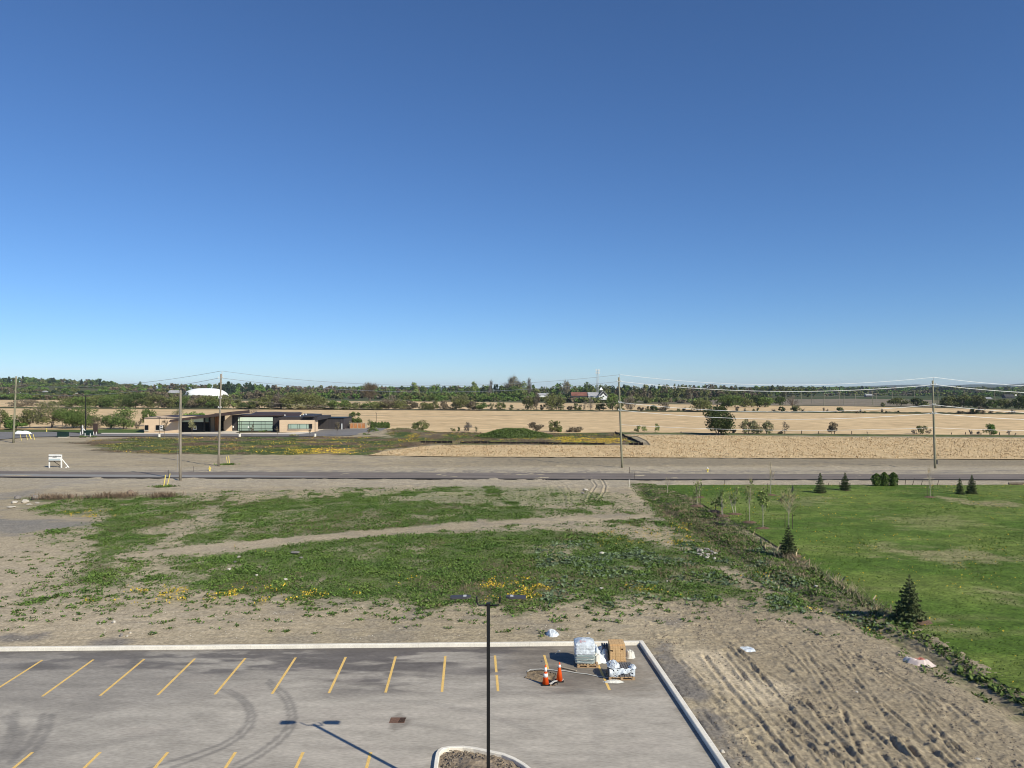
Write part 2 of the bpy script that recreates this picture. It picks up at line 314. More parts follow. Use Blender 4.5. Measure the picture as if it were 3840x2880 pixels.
# ruts in the churned soil, right of the lot
EXR = []
_r = random.Random(4)
for _i in range(60):
    _x = _r.uniform(2500, 3560); _y = _r.uniform(2420, 2820) if _x < 3300 else _r.uniform(2600, 2850); _l = _r.uniform(60, 260); _s = _r.uniform(0.75, 1.35)
    EXR.append(([(_x, _y), (_x + _l * 0.5, _y + _l * 0.5 * _s + _r.uniform(-8, 8)), (_x + _l, _y + _l * _s * _r.uniform(0.9, 1.15))], _r.uniform(0.20, 0.34), _r.uniform(0.04, 0.09)))
for _i in range(26):
    _x = _r.uniform(1400, 2900); _y = _r.uniform(2300, 2415); _l = _r.uniform(150, 500)
    EXR.append(([(_x, _y), (_x + _l * 0.5, _y + _r.uniform(-4, 8)), (_x + _l, _y + _r.uniform(-6, 22))], _r.uniform(0.15, 0.3), _r.uniform(0.03, 0.06)))
RUTS = [(poly(p), wd, dp) for p, wd, dp in [
    ([(2760,2440),(2900,2600),(3050,2760),(3180,2900)], 0.34, 0.10), ([(2640,2470),(2740,2600),(2850,2720),(2960,2850),(3020,2930)], 0.40, 0.12),
    ([(2700,2450),(2820,2580),(2960,2720),(3100,2880)], 0.3, 0.08), ([(2800,2760),(2900,2830),(3020,2900)], 0.4, 0.15),
    ([(2940,2700),(3060,2800),(3160,2860),(3260,2930)], 0.34, 0.14), ([(2960,2760),(3060,2830),(3200,2900)], 0.34, 0.14),
    ([(3020,2640),(3100,2740),(3200,2850),(3260,2930)], 0.34, 0.13), ([(3160,2680),(3190,2760),(3225,2840)], 0.3, 0.12),
    ([(3230,2720),(3320,2800),(3400,2900)], 0.36, 0.15), ([(3340,2790),(3380,2850),(3420,2920)], 0.42, 0.17),
    ([(3390,2790),(3440,2860),(3490,2920)], 0.38, 0.15), ([(3250,2480),(3420,2580),(3560,2650),(3700,2760)], 0.3, 0.09),
    ([(3200,2460),(3380,2570),(3520,2660)], 0.3, 0.09), ([(2900,2330),(3000,2350),(3060,2390)], 0.35, 0.09),
    ([(3150,2520),(3300,2650),(3420,2760)], 0.3, 0.06), ([(2500,2420),(2800,2415),(3100,2440),(3300,2520)], 0.4, 0.05),
    ([(2450,2405),(2800,2395),(3150,2410)], 0.4, 0.05), ([(1500,2305),(1900,2310),(2400,2340),(2900,2380)], 0.45, 0.04), ([(1700,2285),(2100,2300),(2500,2320)], 0.45, 0.04), *EXR]]
TR2 = [(poly(p), wd, dp) for p, wd, dp in [
    ([(2003,1797),(2050,1815),(2062,1840),(2070,1890)], 0.5, 0.10), ([(2048,1800),(2075,1812),(2105,1840),(2120,1885)], 0.5, 0.12), ([(2085,1798),(2120,1820),(2135,1850),(2140,1895)], 0.5, 0.12),
    ([(2222,1805),(2235,1822),(2215,1850),(2200,1885)], 0.5, 0.12), ([(2258,1800),(2270,1825),(2262,1850),(2240,1880)], 0.5, 0.12), ([(1660,1738),(1690,1760),(1720,1772)], 0.5, 0.10), ([(1690,1735),(1735,1758),(1760,1772)], 0.5, 0.10),
    ([(1990,1838),(1985,1870),(1960,1900)], 0.5, 0.08), ([(1950,1830),(1940,1890)], 0.5, 0.08)]]
SPOIL_SHADOW = [(poly(p), a) for p, a in [   # trench spoil ridges along the verges and the wheel-swept heaps; one ridge shaped along the right pole's shadow
    ([(1935,1733),(2030,1738)], 0.15),
    ([(2790,1741),(2900,1752)], 0.2), ([(3030,1743),(3150,1754)], 0.25), ([(3200,1752),(3480,1760)], 0.15), ([(1590,1725),(1800,1726)], 0.12), ([(1060,1724),(1150,1726)], 0.12)]]
SANDP = poly([(2520,2440),(2640,2420),(2760,2470),(2900,2580),(2950,2640),(2820,2680),(2700,2600),(2560,2500)])
def gheight(x, y):
    """height and a colour multiplier of the bare soil"""
    z = np.full(x.shape, 0.02); z += 0.09 * (1 - sstep(44, 60, y))
    rough = (1 - 0.7 * sstep(-0.8, 0.8, np.where(y < 60, sd(x, y, SANDP), -9))) * (sstep(6, 9, x) * (1 - sstep(48, 60, y)) + 0.35 * (1 - sstep(50, 130, y))) * (y < 200)
    near = y < 150
    n1 = fbm(x / 3.1, y / 3.1, 2, 3) - 0.5; z += n1 * 0.12 * sstep(43, 50, y + 8 * (x > 8))
    n2 = fbm(x / 0.42, y / 0.42, 3, 3); z += np.where(near, rough * 0.05 * np.maximum(0, n2 - 0.52) * 2.2, 0)
    n3 = vnoise(x / 0.22, y / 0.22, 4); z += np.where(near, rough * 0.05 * np.maximum(0, n3 - 0.66) * 3, 0); z += np.where((y > 96) & (y < 170), 0.20 * (fbm(x / 1.3, y / 1.0, 18, 3) - 0.5) + 0.25 * np.maximum(0, fbm(x / 4, y / 1.6, 19, 3) - 0.60) * 4 * vnoise(x / 0.9, y / 0.7, 20), 0)
    wx = x + 0.9 * np.sin(y / 5.5) + 0.25 * (fbm(x / 4, y / 4, 14, 2) - 0.5)
    fan = sstep(-0.8, 0.8, sd(x, y, SANDP)) * near; tr = (fbm(wx / 0.30, y / 7.5, 13, 3) - 0.5) * (1 - 0.6 * fan); z += np.where(near, 0.09 * tr * sstep(8, 10, x) * (1 - sstep(42, 50, y)) * (0.4 + 0.9 * sstep(0.4, 0.6, fbm(x / 3, y / 3, 16, 2))), 0)
    th = fbm(x / 3.2, (y - 0.04 * x) / 0.36, 17, 3) - 0.5; z += np.where(near, 0.07 * th * sstep(42, 43, y) * (1 - sstep(50, 54, y)), 0)
    for lst in (RUTS, TR2):
        for p, wd, dp in lst:
            xs = [q[0] for q in p]; ys = [q[1] for q in p]
            m = (x > min(xs) - 2) & (x < max(xs) + 2) & (y > min(ys) - 2) & (y < max(ys) + 2)
            if not m.any(): continue
            d, al = segdist(x[m], y[m], p); d = d + (vnoise(x[m] / 0.5, y[m] / 0.5, 8) - 0.5) * 0.12
            k = min(dp, 0.12) * 0.75 * (0.75 + 0.4 * vnoise(al / 1.5, al * 0, 6))
            tread = 0.85
            z[m] += -k * tread * np.exp(-(d / (wd * 0.27)) ** 2) + 0.75 * k * np.exp(-((d - wd * 0.55) / (wd * 0.25)) ** 2)
    for p, a in SPOIL_SHADOW:
        xs = [q[0] for q in p]; ys = [q[1] for q in p]
        m = (x > min(xs) - 3) & (x < max(xs) + 3) & (y > min(ys) - 3) & (y < max(ys) + 3)
        if not m.any(): continue
        d, al = segdist(x[m], y[m], p)
        z[m] += a * 1.2 * np.exp(-(d / 0.7) ** 2) * (0.4 + 1.1 * vnoise(al / 1.1, al * 0, 7))
    z += 0.4 * sstep(0.5, 0.8, fbm(x / 2.2, y / 1.6, 12, 3)) * (1 - sstep(0, 3.5, np.hypot(x + 46.8, y - 135.5)))
    # berms and terrain farther out
    z += 1.7 * np.exp(-((x + 33.5) / 9) ** 2 - ((y - 234) / 8) ** 2) + 0.9 * np.exp(-((x + 22) / 8) ** 2 - ((y - 222) / 7) ** 2)
    z += 16 * sstep(880, 1250, y) * sstep(-0.33, -0.62, x / np.maximum(y, 1)) * (y < 3000)
    z += 5 * sstep(1500, 2600, y)
    # ditch
    dd, _ = segdist(x, y, DLINE); z += np.where(y < 112, -0.3 * np.exp(-(dd / 0.8) ** 2) + 0.02 * np.exp(-((dd - 1.8) / 0.9) ** 2), 0)
    k = sd(x, y, lot); z = np.where(k > -0.14, -0.45, z)
    # kerb shoulder: keep the soil just under the kerb top
    z = np.where((k > -1.2) & (k <= -0.14), np.minimum(z, 0.12), z)
    ir = np.hypot((x + 0), (y - 0)) * 0
    return z
DLINE = poly([(2400,1835),(2480,1905),(2600,1985),(2760,2075),(2950,2200),(3150,2300),(3400,2420),(3700,2600),(3900,2720)])
def gcolour(x, y, z):
    n = fbm(x / 9, y / 5, 51, 4); n2 = fbm(x / 2.0, y / 1.3, 52, 4)
    base = np.array([0.365, 0.305, 0.212]); warm = np.array([0.45, 0.375, 0.262]); grey = np.array([0.265, 0.235, 0.190])
    t = sstep(0.35, 0.65, n)[:, None]; c = base * (1 - t * 0.6) + warm * t * 0.6
    t = sstep(0.50, 0.72, n2)[:, None] * 0.55; c = c * (1 - t) + grey * t
    # paler swept ground at the left, darker churned soil on the right
    t = (sstep(-8, -26, x) * (1 - sstep(60, 90, y)))[:, None] * 0.55; c = c * (1 - t) + np.array([0.46, 0.385, 0.28]) * t
    churn = sstep(8, 12, x) * (1 - sstep(50, 60, y)); t = churn[:, None] * 0.7; c = c * (1 - t) + np.array([0.290, 0.240, 0.168]) * t
    sand = poly([(2520,2440),(2640,2420),(2760,2470),(2900,2580),(2950,2640),(2820,2680),(2700,2600),(2560,2500)])
    t = (sstep(-1, 1.0, sd(x, y, sand) + (n2 - 0.5) * 3))[:, None] * 0.8; c = c * (1 - t) + np.array([0.55, 0.46, 0.33]) * t
    for p in ([(2470,2440),(2500,2430),(2560,2520),(2680,2640),(2760,2800),(2760,2900),(2680,2850),(2560,2620),(2480,2520)], [(2440,2335),(2560,2325),(2550,2362),(2450,2365)], [(340,2412),(450,2410),(450,2428),(340,2428)], [(0,2395),(160,2380),(220,2400),(20,2420)]):
        t = (sstep(-0.6, 0.6, sd(x, y, poly(p)) + (n2 - 0.5) * 3))[:, None] * 0.75; c = c * (1 - t) + np.array([0.165, 0.155, 0.15]) * t
    # grey gravel tongue on the left, grey smear along the verges
    gt = poly([(-400,1935),(120,1945),(420,1950),(330,1975),(120,2000),(-400,2010)]); t = (sstep(-1, 1.5, sd(x, y, gt) + (n2 - 0.5) * 5))[:, None] * 0.7
    c = c * (1 - t) + np.array([0.20, 0.195, 0.19]) * t
    gt = poly([(-200,1860),(80,1840),(230,1800),(420,1796),(260,1818),(100,1860),(-200,1905)]); t = (sstep(-1, 1.5, sd(x, y, gt) + (n2 - 0.5) * 6))[:, None] * 0.6
    c = c * (1 - t) + np.array([0.24, 0.225, 0.21]) * t
    # verge beyond the road: greyer brown under the stubble edge, paler by the road
    far = sstep(136, 141, y + (n - 0.5) * 6) * (1 - sstep(160, 166, y)) * sstep(-30, 5, x)
    t = far[:, None] * 0.8; c = c * (1 - t) + np.array([0.275, 0.232, 0.165]) * t
    nearv = sstep(104, 112, y) * (1 - sstep(134, 138, y)); t = nearv[:, None] * 0.45; c = c * (1 - t) + np.array([0.41, 0.365, 0.295]) * t
    # gravel shoulder darkening
    t = ((y > 126.5) & (y < 130.5) & (fbm(x / 1.5, y / 0.6, 60, 3) > 0.5))[:, None] * 0.5; c = c * (1 - t) + np.array([0.16, 0.15, 0.15]) * t
    m = (y < 118)
    v = np.zeros(x.shape); pale = v.copy(); di = v.copy(); ye = v.copy()
    v[m], pale[m], di[m] = veg_maps(x[m], y[m]); ye[m] = yel_map(x[m], y[m])
    t = (pale * 0.5)[:, None]; c = c * (1 - t) + np.array([0.205, 0.225, 0.115]) * t
    sp = fbm(x / 0.35, y / 0.5, 70, 3)
    t = (np.clip(v * 1.15 + (sp - 0.5) * 1.2 * (v > 0.05), 0, 1) * 0.8)[:, None]
    gcol = np.array([0.080, 0.122, 0.034]) * (0.75 + 0.5 * sp[:, None]); c = c * (1 - t) + gcol * t
    br = (sstep(0.55, 0.7, fbm(x / 6, y / 6, 81, 3)) * v)[:, None] * 0.55; c = c * (1 - br) + np.array([0.17, 0.135, 0.095]) * br
    t = (di * 0.6 * (0.4 + 0.6 * sstep(46, 56, y)))[:, None]; c = c * (1 - t) + np.array([0.16, 0.13, 0.09]) * t
    t = (ye * 0.4)[:, None]; c = c * (1 - t) + np.array([0.36, 0.29, 0.05]) * t
    # weed field between the new road and the clinic
    wf = poly([(240,1662),(500,1640),(1420,1638),(1580,1655),(1620,1668),(1440,1690),(1390,1708),(900,1706),(500,1702),(330,1690),(420,1680)])
    pit = poly([(1420,1612),(1500,1606),(1560,1622),(2000,1626),(2330,1624),(2415,1668),(2300,1668),(1600,1668),(1500,1660)])
    for P_, s in ((wf, 1), (pit, 2)):
        mm = (y > 150) & (y < 275)
        a = np.zeros(x.shape); a[mm] = sstep(-1.5, 1.5, sd(x[mm], y[mm], P_) + (n2[mm] - 0.5) * 7)
        k = fbm(x / 8, y / 8, 90 + s, 4)[:, None]; k2 = fbm(x / 2.4, y / 3.2, 95 + s, 4)[:, None]
        wc = np.array([0.075, 0.105, 0.035]) * (1 - sstep(0.42, 0.6, k)) + np.array([0.17, 0.135, 0.09]) * sstep(0.42, 0.6, k)
        wc = wc * (0.55 + 0.9 * k2); yl = sstep(0.53, 0.63, k2) * sstep(0.5, 0.62, fbm(x / 11, y / 5, 99, 3)[:, None])
        wc = wc * (1 - 0.7 * yl) + np.array([0.38, 0.30, 0.06]) * 0.7 * yl
        c = c * (1 - a[:, None]) + wc * a[:, None]
    for p in ([(2070,1640),(2200,1644),(2330,1645),(2330,1664),(2080,1662)], [(1490,1650),(1560,1636),(1570,1652),(1520,1660)], [(1080,1686),(1250,1682),(1320,1690),(1300,1702),(1080,1702)]):
        mm = (y > 150) & (y < 275); a = np.zeros(x.shape); a[mm] = sstep(-0.5, 1, sd(x[mm], y[mm], poly(p)) + (n2[mm] - 0.5) * 8)
        t = (a * sstep(0.42, 0.58, fbm(x / 1.6, y / 2.4, 97, 3)))[:, None] * 0.65; c = c * (1 - t) + np.array([0.46, 0.36, 0.06]) * t
    # beyond the fields: scrubby meadow and woodland floor
    t = sstep(236, 244, y)[:, None]; k = sstep(0.4, 0.62, fbm(x / 60, y / 60, 101, 3))[:, None]
    fc = np.array([0.10, 0.115, 0.05]) * (1 - k) + np.array([0.20, 0.165, 0.115]) * k; c = c * (1 - t) + fc * t
    t = sstep(870, 900, y)[:, None]; k = sstep(0.45, 0.6, fbm(x / 150, y / 90, 102, 3))[:, None]
    fc = np.array([0.06, 0.08, 0.03]) * (1 - k) + np.array([0.10, 0.10, 0.05]) * k; c = c * (1 - t) + fc * t
    return np.clip(c, 0.01, 0.9)
def axis(pieces):
    out = []
    for a, b, s in pieces: out.append(np.arange(a, b, s))
    return np.concatenate(out)
def grid(xs, ys):
    X, Y = np.meshgrid(xs, ys); x = X.ravel(); y = Y.ravel(); nx = len(xs); ny = len(ys)
    i = np.arange(nx - 1); j = np.arange(ny - 1); I, J = np.meshgrid(i, j); a = (J * nx + I).ravel()
    return x, y, np.stack([a, a + 1, a + nx + 1, a + nx], 1)
def geo(a, b, s0, r):
    o = []; v = a; s = s0
    while v < b: o.append(v); v += s; s *= r
    return np.array(o)
gx = np.concatenate([-geo(60, 14000, 1.2, 1.11)[::-1], np.arange(-59, -34, 0.5), np.arange(-34, 8, 0.2), np.arange(8, 33, 0.08), np.arange(33, 60, 0.5), geo(60, 14000, 1.2, 1.11)])
gy = np.concatenate([np.arange(-20, 24, 4.0), np.arange(24, 27, 0.5), np.arange(27, 46, 0.10), np.arange(46, 62, 0.14), np.arange(62, 125, 0.32), np.arange(125, 240, 0.9), geo(240, 14000, 2, 1.035)])
x, y, fc = grid(gx, gy)
z = gheight(x, y)
tag(mesh_np('ground', np.stack([x, y, z], 1), fc, M['ground'], smooth=True, col=gcolour(x, y, z)), kind='structure')
# ---- lawn sheet
lx = np.concatenate([np.arange(9, 60, 0.25), np.arange(60, 131, 1.0)]); ly = np.concatenate([np.arange(20, 110.6, 0.3)])
x, y, fc = grid(lx, ly)
s_ = sd(x, y, LAWN) + (fbm(x / 0.8, y / 0.8, 15, 3) - 0.5) * 0.7; keep = s_ > 0
z = np.maximum(gheight(x, y), -0.02) * 0.3 + 0.10 + sstep(0, 1.5, s_) * 0.08 + (fbm(x / 5, y / 5, 7, 3) - 0.5) * 0.12
k = fbm(x / 9, y / 6, 111, 4); k2 = fbm(x / 1.4, y / 1.0, 112, 3)
c = np.array([0.085, 0.145, 0.022]) + np.array([0.055, 0.045, 0.018]) * sstep(0.4, 0.65, k)[:, None]
k3 = fbm(x / 0.5, y / 0.7, 115, 3); c = c * (0.60 + 0.50 * k2[:, None] + 0.30 * k3[:, None]); t = (sstep(0.55, 0.75, fbm(x / 3.5, y / 1.6, 114, 4)) * 0.35)[:, None]; c = c * (1 - t) + np.array([0.21, 0.215, 0.085]) * t
for p, a in (([(3300,2060),(3700,2075),(3850,2110),(3600,2120),(3350,2090)], 0.7), ([(3520,1866),(3640,1885),(3830,1896),(3830,1904),(3620,1896),(3530,1876)], 0.9), ([(2880,1880),(3100,1872),(3050,1900),(2900,1900)], 0.4), ([(3320,1940),(3560,1945),(3700,1980),(3400,1990)], 0.35), ([(3770,2240),(3860,2240),(3860,2262),(3770,2255)], 0.6), ([(3540,2350),(3600,2360),(3570,2370)], 0.6)):
    t = (a * sstep(-1.5, 1.5, sd(x, y, poly(p)) + (k2 - 0.5) * 7))[:, None]; c = c * (1 - t) + np.array([0.30, 0.26, 0.145]) * t
fk = keep[fc].all(1); fc = fc[fk]
used = np.unique(fc); rm = np.full(len(x), -1); rm[used] = np.arange(len(used))
tag(mesh_np('lawn', np.stack([x, y, z], 1)[used], rm[fc], M['lawn'], smooth=True, col=c[used]), kind='structure')
# ---- sheets: fields, roads
def sheet(name, pts, z, mat, kind='structure'):
    mb = MB(); mb.add([(a, b, z) for a, b in pts], [tuple(range(len(pts)))]); o = mb.build(name, mat)
    me = o.data
    if me.polygons[0].normal.z < 0: me.flip_normals()
    return tag(o, kind=kind)
ZF = 0.16
f1 = poly([(1380,1707),(1440,1692),(1560,1676),(1640,1669),(2440,1670),(2425,1652),(2390,1636),(2330,1632),(2560,1632),(3200,1640),(3840,1643),(4700,1648),(5200,1740),(3840,1722),(2600,1716),(1700,1712)], ZF)
sheet('corn_stubble_field', f1, ZF, M['corn'])
f2 = poly([(-1500,1607),(0,1610),(480,1612),(1300,1611),(1440,1617),(1600,1622),(2000,1625),(2330,1621),(3200,1628),(3840,1632),(4900,1638),(4900,1560),(3840,1554),(3400,1552),(3200,1550),(2560,1545),(2080,1542),(1600,1539),(1280,1537),(640,1535),(0,1531),(-1500,1526)], ZF)
sheet('middle_stubble_field', f2, ZF, M['corn_far'])
f3 = poly([(-1500,1524),(0,1529),(640,1533),(640,1498),(0,1498),(-1500,1496)], ZF); sheet('left_stubble_field', f3, ZF + 0.02, M['corn_far'])
f3 = poly([(800,1533),(1280,1535),(1600,1537),(2080,1540),(2560,1543),(3200,1548),(3840,1552),(4900,1558),(4900,1545),(3840,1538),(3600,1532),(3200,1524),(2900,1521),(2600,1517),(2100,1512),(1700,1507),(1500,1505),(800,1504)], ZF); sheet('far_stubble_field', f3, ZF + 0.02, M['corn_far'])
sheet('scrub_field', poly([(2600,1515),(2900,1519),(3200,1522),(3500,1526),(3500,1500),(3200,1495),(2600,1500)], ZF), ZF + 0.02, nmat('brown_scrub_meadow', (0.16,0.135,0.085), 0.95, 0.4, 0.03, col2=(0.27,0.22,0.16), fine=(0.15,0.3)))
# rough grass strips: between the fields
def strip(name, a, zt, mat, label, cat='grass'):
    """ragged grass bank along a polyline of (x,y,halfwidth)"""
    vs_ = []; fs = []; rng = np.random.default_rng(len(a)); n = 0
    L = [a[0]]
    for p, q in zip(a[:-1], a[1:]):
        k = max(1, int(math.hypot(q[0] - p[0], q[1] - p[1]) / 1.5))
        for i in range(1, k + 1): t = i / k; L.append((p[0] + (q[0] - p[0]) * t, p[1] + (q[1] - p[1]) * t, p[2] + (q[2] - p[2]) * t))
    for (px_, py_, hw) in L:
        h = zt * rng.uniform(0.5, 1.2); d = rng.uniform(0.75, 1.2)
        vs_ += [(px_, py_ - hw * d, 0.0), (px_, py_ - hw * 0.5, h * 0.9), (px_, py_ + hw * 0.5, h), (px_, py_ + hw * d, 0.0)]
    m = len(L); fc = []
    for i in range(m - 1):
        for k in range(3): b = i * 4 + k; fc.append((b, b + 1 + 3, b + 5, b + 1))
    o = mesh_np(name, np.array(vs_), np.array([(f[0], f[1], f[2], f[3]) for f in fc]), mat)
    return tag(o, label, cat, kind='stuff')
def pl(pts, hw): return [(*G(a, b), hw) for a, b in pts]
strip('grass_verge', pl([(2330,1626),(2560,1627.5),(3200,1634),(3840,1637),(4600,1642)], 3.0), 0.35, M['grassstrip'], 'long green grass bank along the fence line between two stubble fields')
strip('grass_verge', pl([(-900,1528),(0,1530),(640,1534),(1280,1536),(1600,1538),(2080,1541),(2560,1544),(3200,1549),(3400,1551),(3840,1553),(4900,1559)], 4.0), 0.9, nmat('dark_grass_verge', (0.06,0.065,0.028), 0.95, 0.4, 0.1), 'dark rough grass line under the hedgerow across the fields')
# the new road
road_far = [(-1200,1761),(0,1767),(480,1771),(960,1771),(1440,1772),(2080,1774),(2560,1777),(3200,1778.5),(3840,1779),(5000,1781)]
road_near = [(5000,1800),(3840,1798),(3200,1797),(2560,1797.5),(2080,1796),(1440,1793.5),(960,1792),(480,1791),(0,1788),(-1200,1782)]
rp = poly(road_far, 0.12) + poly(road_near, 0.12)
mb = MB(); mb.prism(rp, -0.1, 0.15); o = mb.build('road', M['road']); tag(o, kind='structure')
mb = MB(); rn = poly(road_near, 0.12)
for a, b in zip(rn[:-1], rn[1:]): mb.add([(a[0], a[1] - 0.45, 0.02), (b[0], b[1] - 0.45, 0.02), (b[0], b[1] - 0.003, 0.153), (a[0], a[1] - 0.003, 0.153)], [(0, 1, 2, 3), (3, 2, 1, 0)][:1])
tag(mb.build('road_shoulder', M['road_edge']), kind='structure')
sheet('road_dust', poly([(-600,1781),(0,1785),(500,1788.5),(960,1789),(1250,1788.5),(960,1783),(500,1780),(0,1777),(-600,1774)], 0.155), 0.157, nmat('dusty_road_half', (0.27,0.262,0.25), 0.9, 0.2, 0.4, stretch=(0.3,2,1)))
# clinic driveway, car park and walks
sheet('driveway', poly([(-900,1618),(0,1622),(217,1622),(345,1628),(430,1629.5),(1050,1630),(1120,1631),(1160,1625),(1205,1612),(1310,1608),(1460,1606),(1420,1622),(1310,1636),(1130,1639),(700,1639),(380,1638),(230,1639),(110,1641),(0,1650),(-900,1665)]), 0.20, M['drive'])
sheet('pavement', poly([(380,1626.5),(860,1627),(1060,1626),(1110,1624),(1160,1614),(1200,1610),(1290,1608),(1300,1611),(1215,1613),(1160,1627),(1110,1632),(900,1630.5),(380,1630.3)]), 0.26, M['walk'])
sheet('entrance_plaza', poly([(660,1624),(760,1623),(790,1619),(880,1618),(900,1620.5),(880,1628),(815,1628.5),(700,1627.5)]), 0.30, M['walk'])
sheet('clinic_lawn', poly([(180,1618),(360,1612),(545,1612),(541,1626),(380,1627),(340,1626)]), 0.2, nmat('clinic_grass', (0.08,0.125,0.025), 0.9, 0.25, 0.3))
# ------------------------------------------------------------------ the car park in front
ax = np.arange(-48, 8.2, 0.12); ay = np.concatenate([np.arange(4, 27, 1.0), np.arange(27, 42.3, 0.1)])
x, y, fc = grid(ax, ay); keepv = sd(x, y, lot) > -0.12
keepv &= ~(sd(x, y, isl) > 0.25)
q = sd(x, y, poly([(1975,2540),(1985,2518),(2040,2515),(2085,2528),(2092,2555),(2075,2572),(2040,2562)])); HOLE = q
keepv &= ~(q > 0.0)
n = fbm(x / 3.5, y / 0.9, 120, 5); n2 = fbm(x / 1.1, y / 0.35, 121, 4); n3 = fbm(x / 7, y / 4, 122, 3)
pale = np.array([0.425, 0.385, 0.330]); dark = np.array([0.145, 0.130, 0.120])
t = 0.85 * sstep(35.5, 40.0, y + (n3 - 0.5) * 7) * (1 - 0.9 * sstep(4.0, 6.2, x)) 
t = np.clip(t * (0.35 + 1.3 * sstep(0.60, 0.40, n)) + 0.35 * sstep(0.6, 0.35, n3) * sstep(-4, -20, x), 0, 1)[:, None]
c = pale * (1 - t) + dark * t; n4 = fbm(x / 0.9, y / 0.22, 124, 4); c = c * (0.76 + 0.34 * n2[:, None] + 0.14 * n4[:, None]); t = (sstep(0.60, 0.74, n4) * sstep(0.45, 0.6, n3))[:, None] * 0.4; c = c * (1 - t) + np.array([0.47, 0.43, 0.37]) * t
t = (sstep(-5, -20, x) * 0.25)[:, None]; c = c * (1 - t) + np.array([0.25, 0.24, 0.225]) * t
t = sstep(0.62, 0.75, fbm(x / 2.5, y / 1.2, 130, 4))[:, None] * 0.35; c = c * (1 - t) + np.array([0.42, 0.375, 0.325]) * t
# soil tracked onto the lot around the pallets
sp = poly([(1930,2420),(2400,2425),(2480,2580),(2460,2600),(2150,2600),(2000,2580),(1900,2480)]); t = (sstep(-0.6, 0.8, sd(x, y, sp) + (n2 - 0.5) * 2.5))[:, None] * 0.75
c = c * (1 - t) + np.array([0.225, 0.195, 0.16]) * (0.7 + 0.6 * n2[:, None]) * t
t = (1 - sstep(0.0, 0.45, np.abs(sd(x, y, lot)) + (n2 - 0.5) * 0.3))[:, None] * 0.45 * (y[:, None] < 60); c = c * (1 - t) + np.array([0.10, 0.09, 0.085]) * t  # darker band along the whole lot edge
# tyre arcs
for p, wdt, a in (([(830,2585),(880,2610),(915,2640),(932,2680),(925,2715),(890,2755),(830,2790),(720,2830),(560,2880)], 0.13, 0.5), ([(860,2585),(905,2610),(940,2645),(955,2685),(945,2725),(905,2765),(840,2805),(740,2845),(640,2880)], 0.13, 0.5),
                ([(1000,2560),(1045,2600),(1075,2640),(1085,2690),(1070,2735),(1030,2775),(960,2825),(880,2865)], 0.13, 0.5), ([(1010,2550),(1075,2600),(1100,2645),(1108,2690),(1095,2740),(1050,2785),(980,2835),(900,2880)], 0.13, 0.5),
                ([(160,2680),(150,2730),(110,2790),(40,2860)], 0.2, 0.45), ([(195,2680),(180,2740),(140,2800),(80,2870)], 0.2, 0.45), ([(20,2690),(75,2750),(50,2840)], 0.3, 0.35), ([(60,2670),(40,2760),(0,2850)], 0.25, 0.35), ([(0,2770),(160,2730),(330,2690)], 0.3, 0.2),
                ([(1400,2625),(1600,2635),(1800,2670),(1990,2740)], 0.3, 0.2), ([(1500,2705),(1700,2735),(1900,2790),(2020,2850)], 0.3, 0.14), ([(2200,2600),(2250,2700),(2230,2850)], 0.35, 0.12), ([(100,2870),(400,2790),(700,2730)], 0.3, 0.14)):
    p = poly(p); d, _ = segdist(x, y, p); t = ((1 - sstep(wdt * 0.5, wdt, d)) * a)[:, None]; c = c * (1 - t) + np.array([0.14, 0.132, 0.125]) * t
# damp stain round the drain, small spills
for p, a in (([(1462,2700),(1468,2690),(1500,2672),(1520,2690),(1545,2692),(1540,2712),(1515,2728),(1480,2745),(1465,2735)], 0.6), ([(1342,2738),(1360,2740),(1350,2748)], 0.5), ([(1580,2718),(1600,2718),(1590,2724)], 0.5), ([(1140,2792),(1155,2794),(1145,2799)], 0.5), ([(1990,2605),(2020,2606),(2050,2620),(2010,2616)], 0.4), ([(2285,2825),(2310,2828),(2305,2840)], 0.4)):
    t = (sstep(-0.12, 0.12, sd(x, y, poly(p)) + (n2 - 0.5) * 0.4) * a)[:, None]; c = c * (1 - t) + np.array([0.20, 0.175, 0.15]) * t
fk = keepv[fc].all(1); fc = fc[fk]; used = np.unique(fc); rm = np.full(len(x), -1); rm[used] = np.arange(len(used))
tag(mesh_np('car_park', np.stack([x, y, x * 0], 1)[used], rm[fc], M['asphalt'], col=np.clip(c, 0.02, 0.8)[used]), kind='structure')
# painted bay lines
D = Vector((-0.053, 1.0))
mb = MB()
def bay(x0, y0, y1, gap=None):
    for a, b in ([(y0, y1)] if not gap else [(y0, gap[0]), (gap[1], y1)]):
        xa = x0 + D.x * (a - y0); xb = x0 + D.x * (b - y0); mb.add([(xa - 0.06, a, 0.004), (xa + 0.06, a, 0.004), (xb + 0.06, b, 0.004), (xb - 0.06, b, 0.004)], [(0, 1, 2, 3)])
for k in range(-1, 17):
    xt = 1.69 - 2.585 * k; ya = 40.72 - 0.006 * k * 2.6 - (0.02 * k); ya = 40.35 + xt * 0.029
    if k == 0: bay(xt - D.x * 2.1, ya - 2.1, ya); continue
    bay(xt - D.x * 4.75, ya - 4.75, ya, (37.6, 37.95) if k == 1 else None)
for k in range(0, 16): bay(-5.43 - 2.6 * k + 0.29, 24.2, 29.62)
tag(mb.build('bay_markings', M['stripe']), kind='structure')
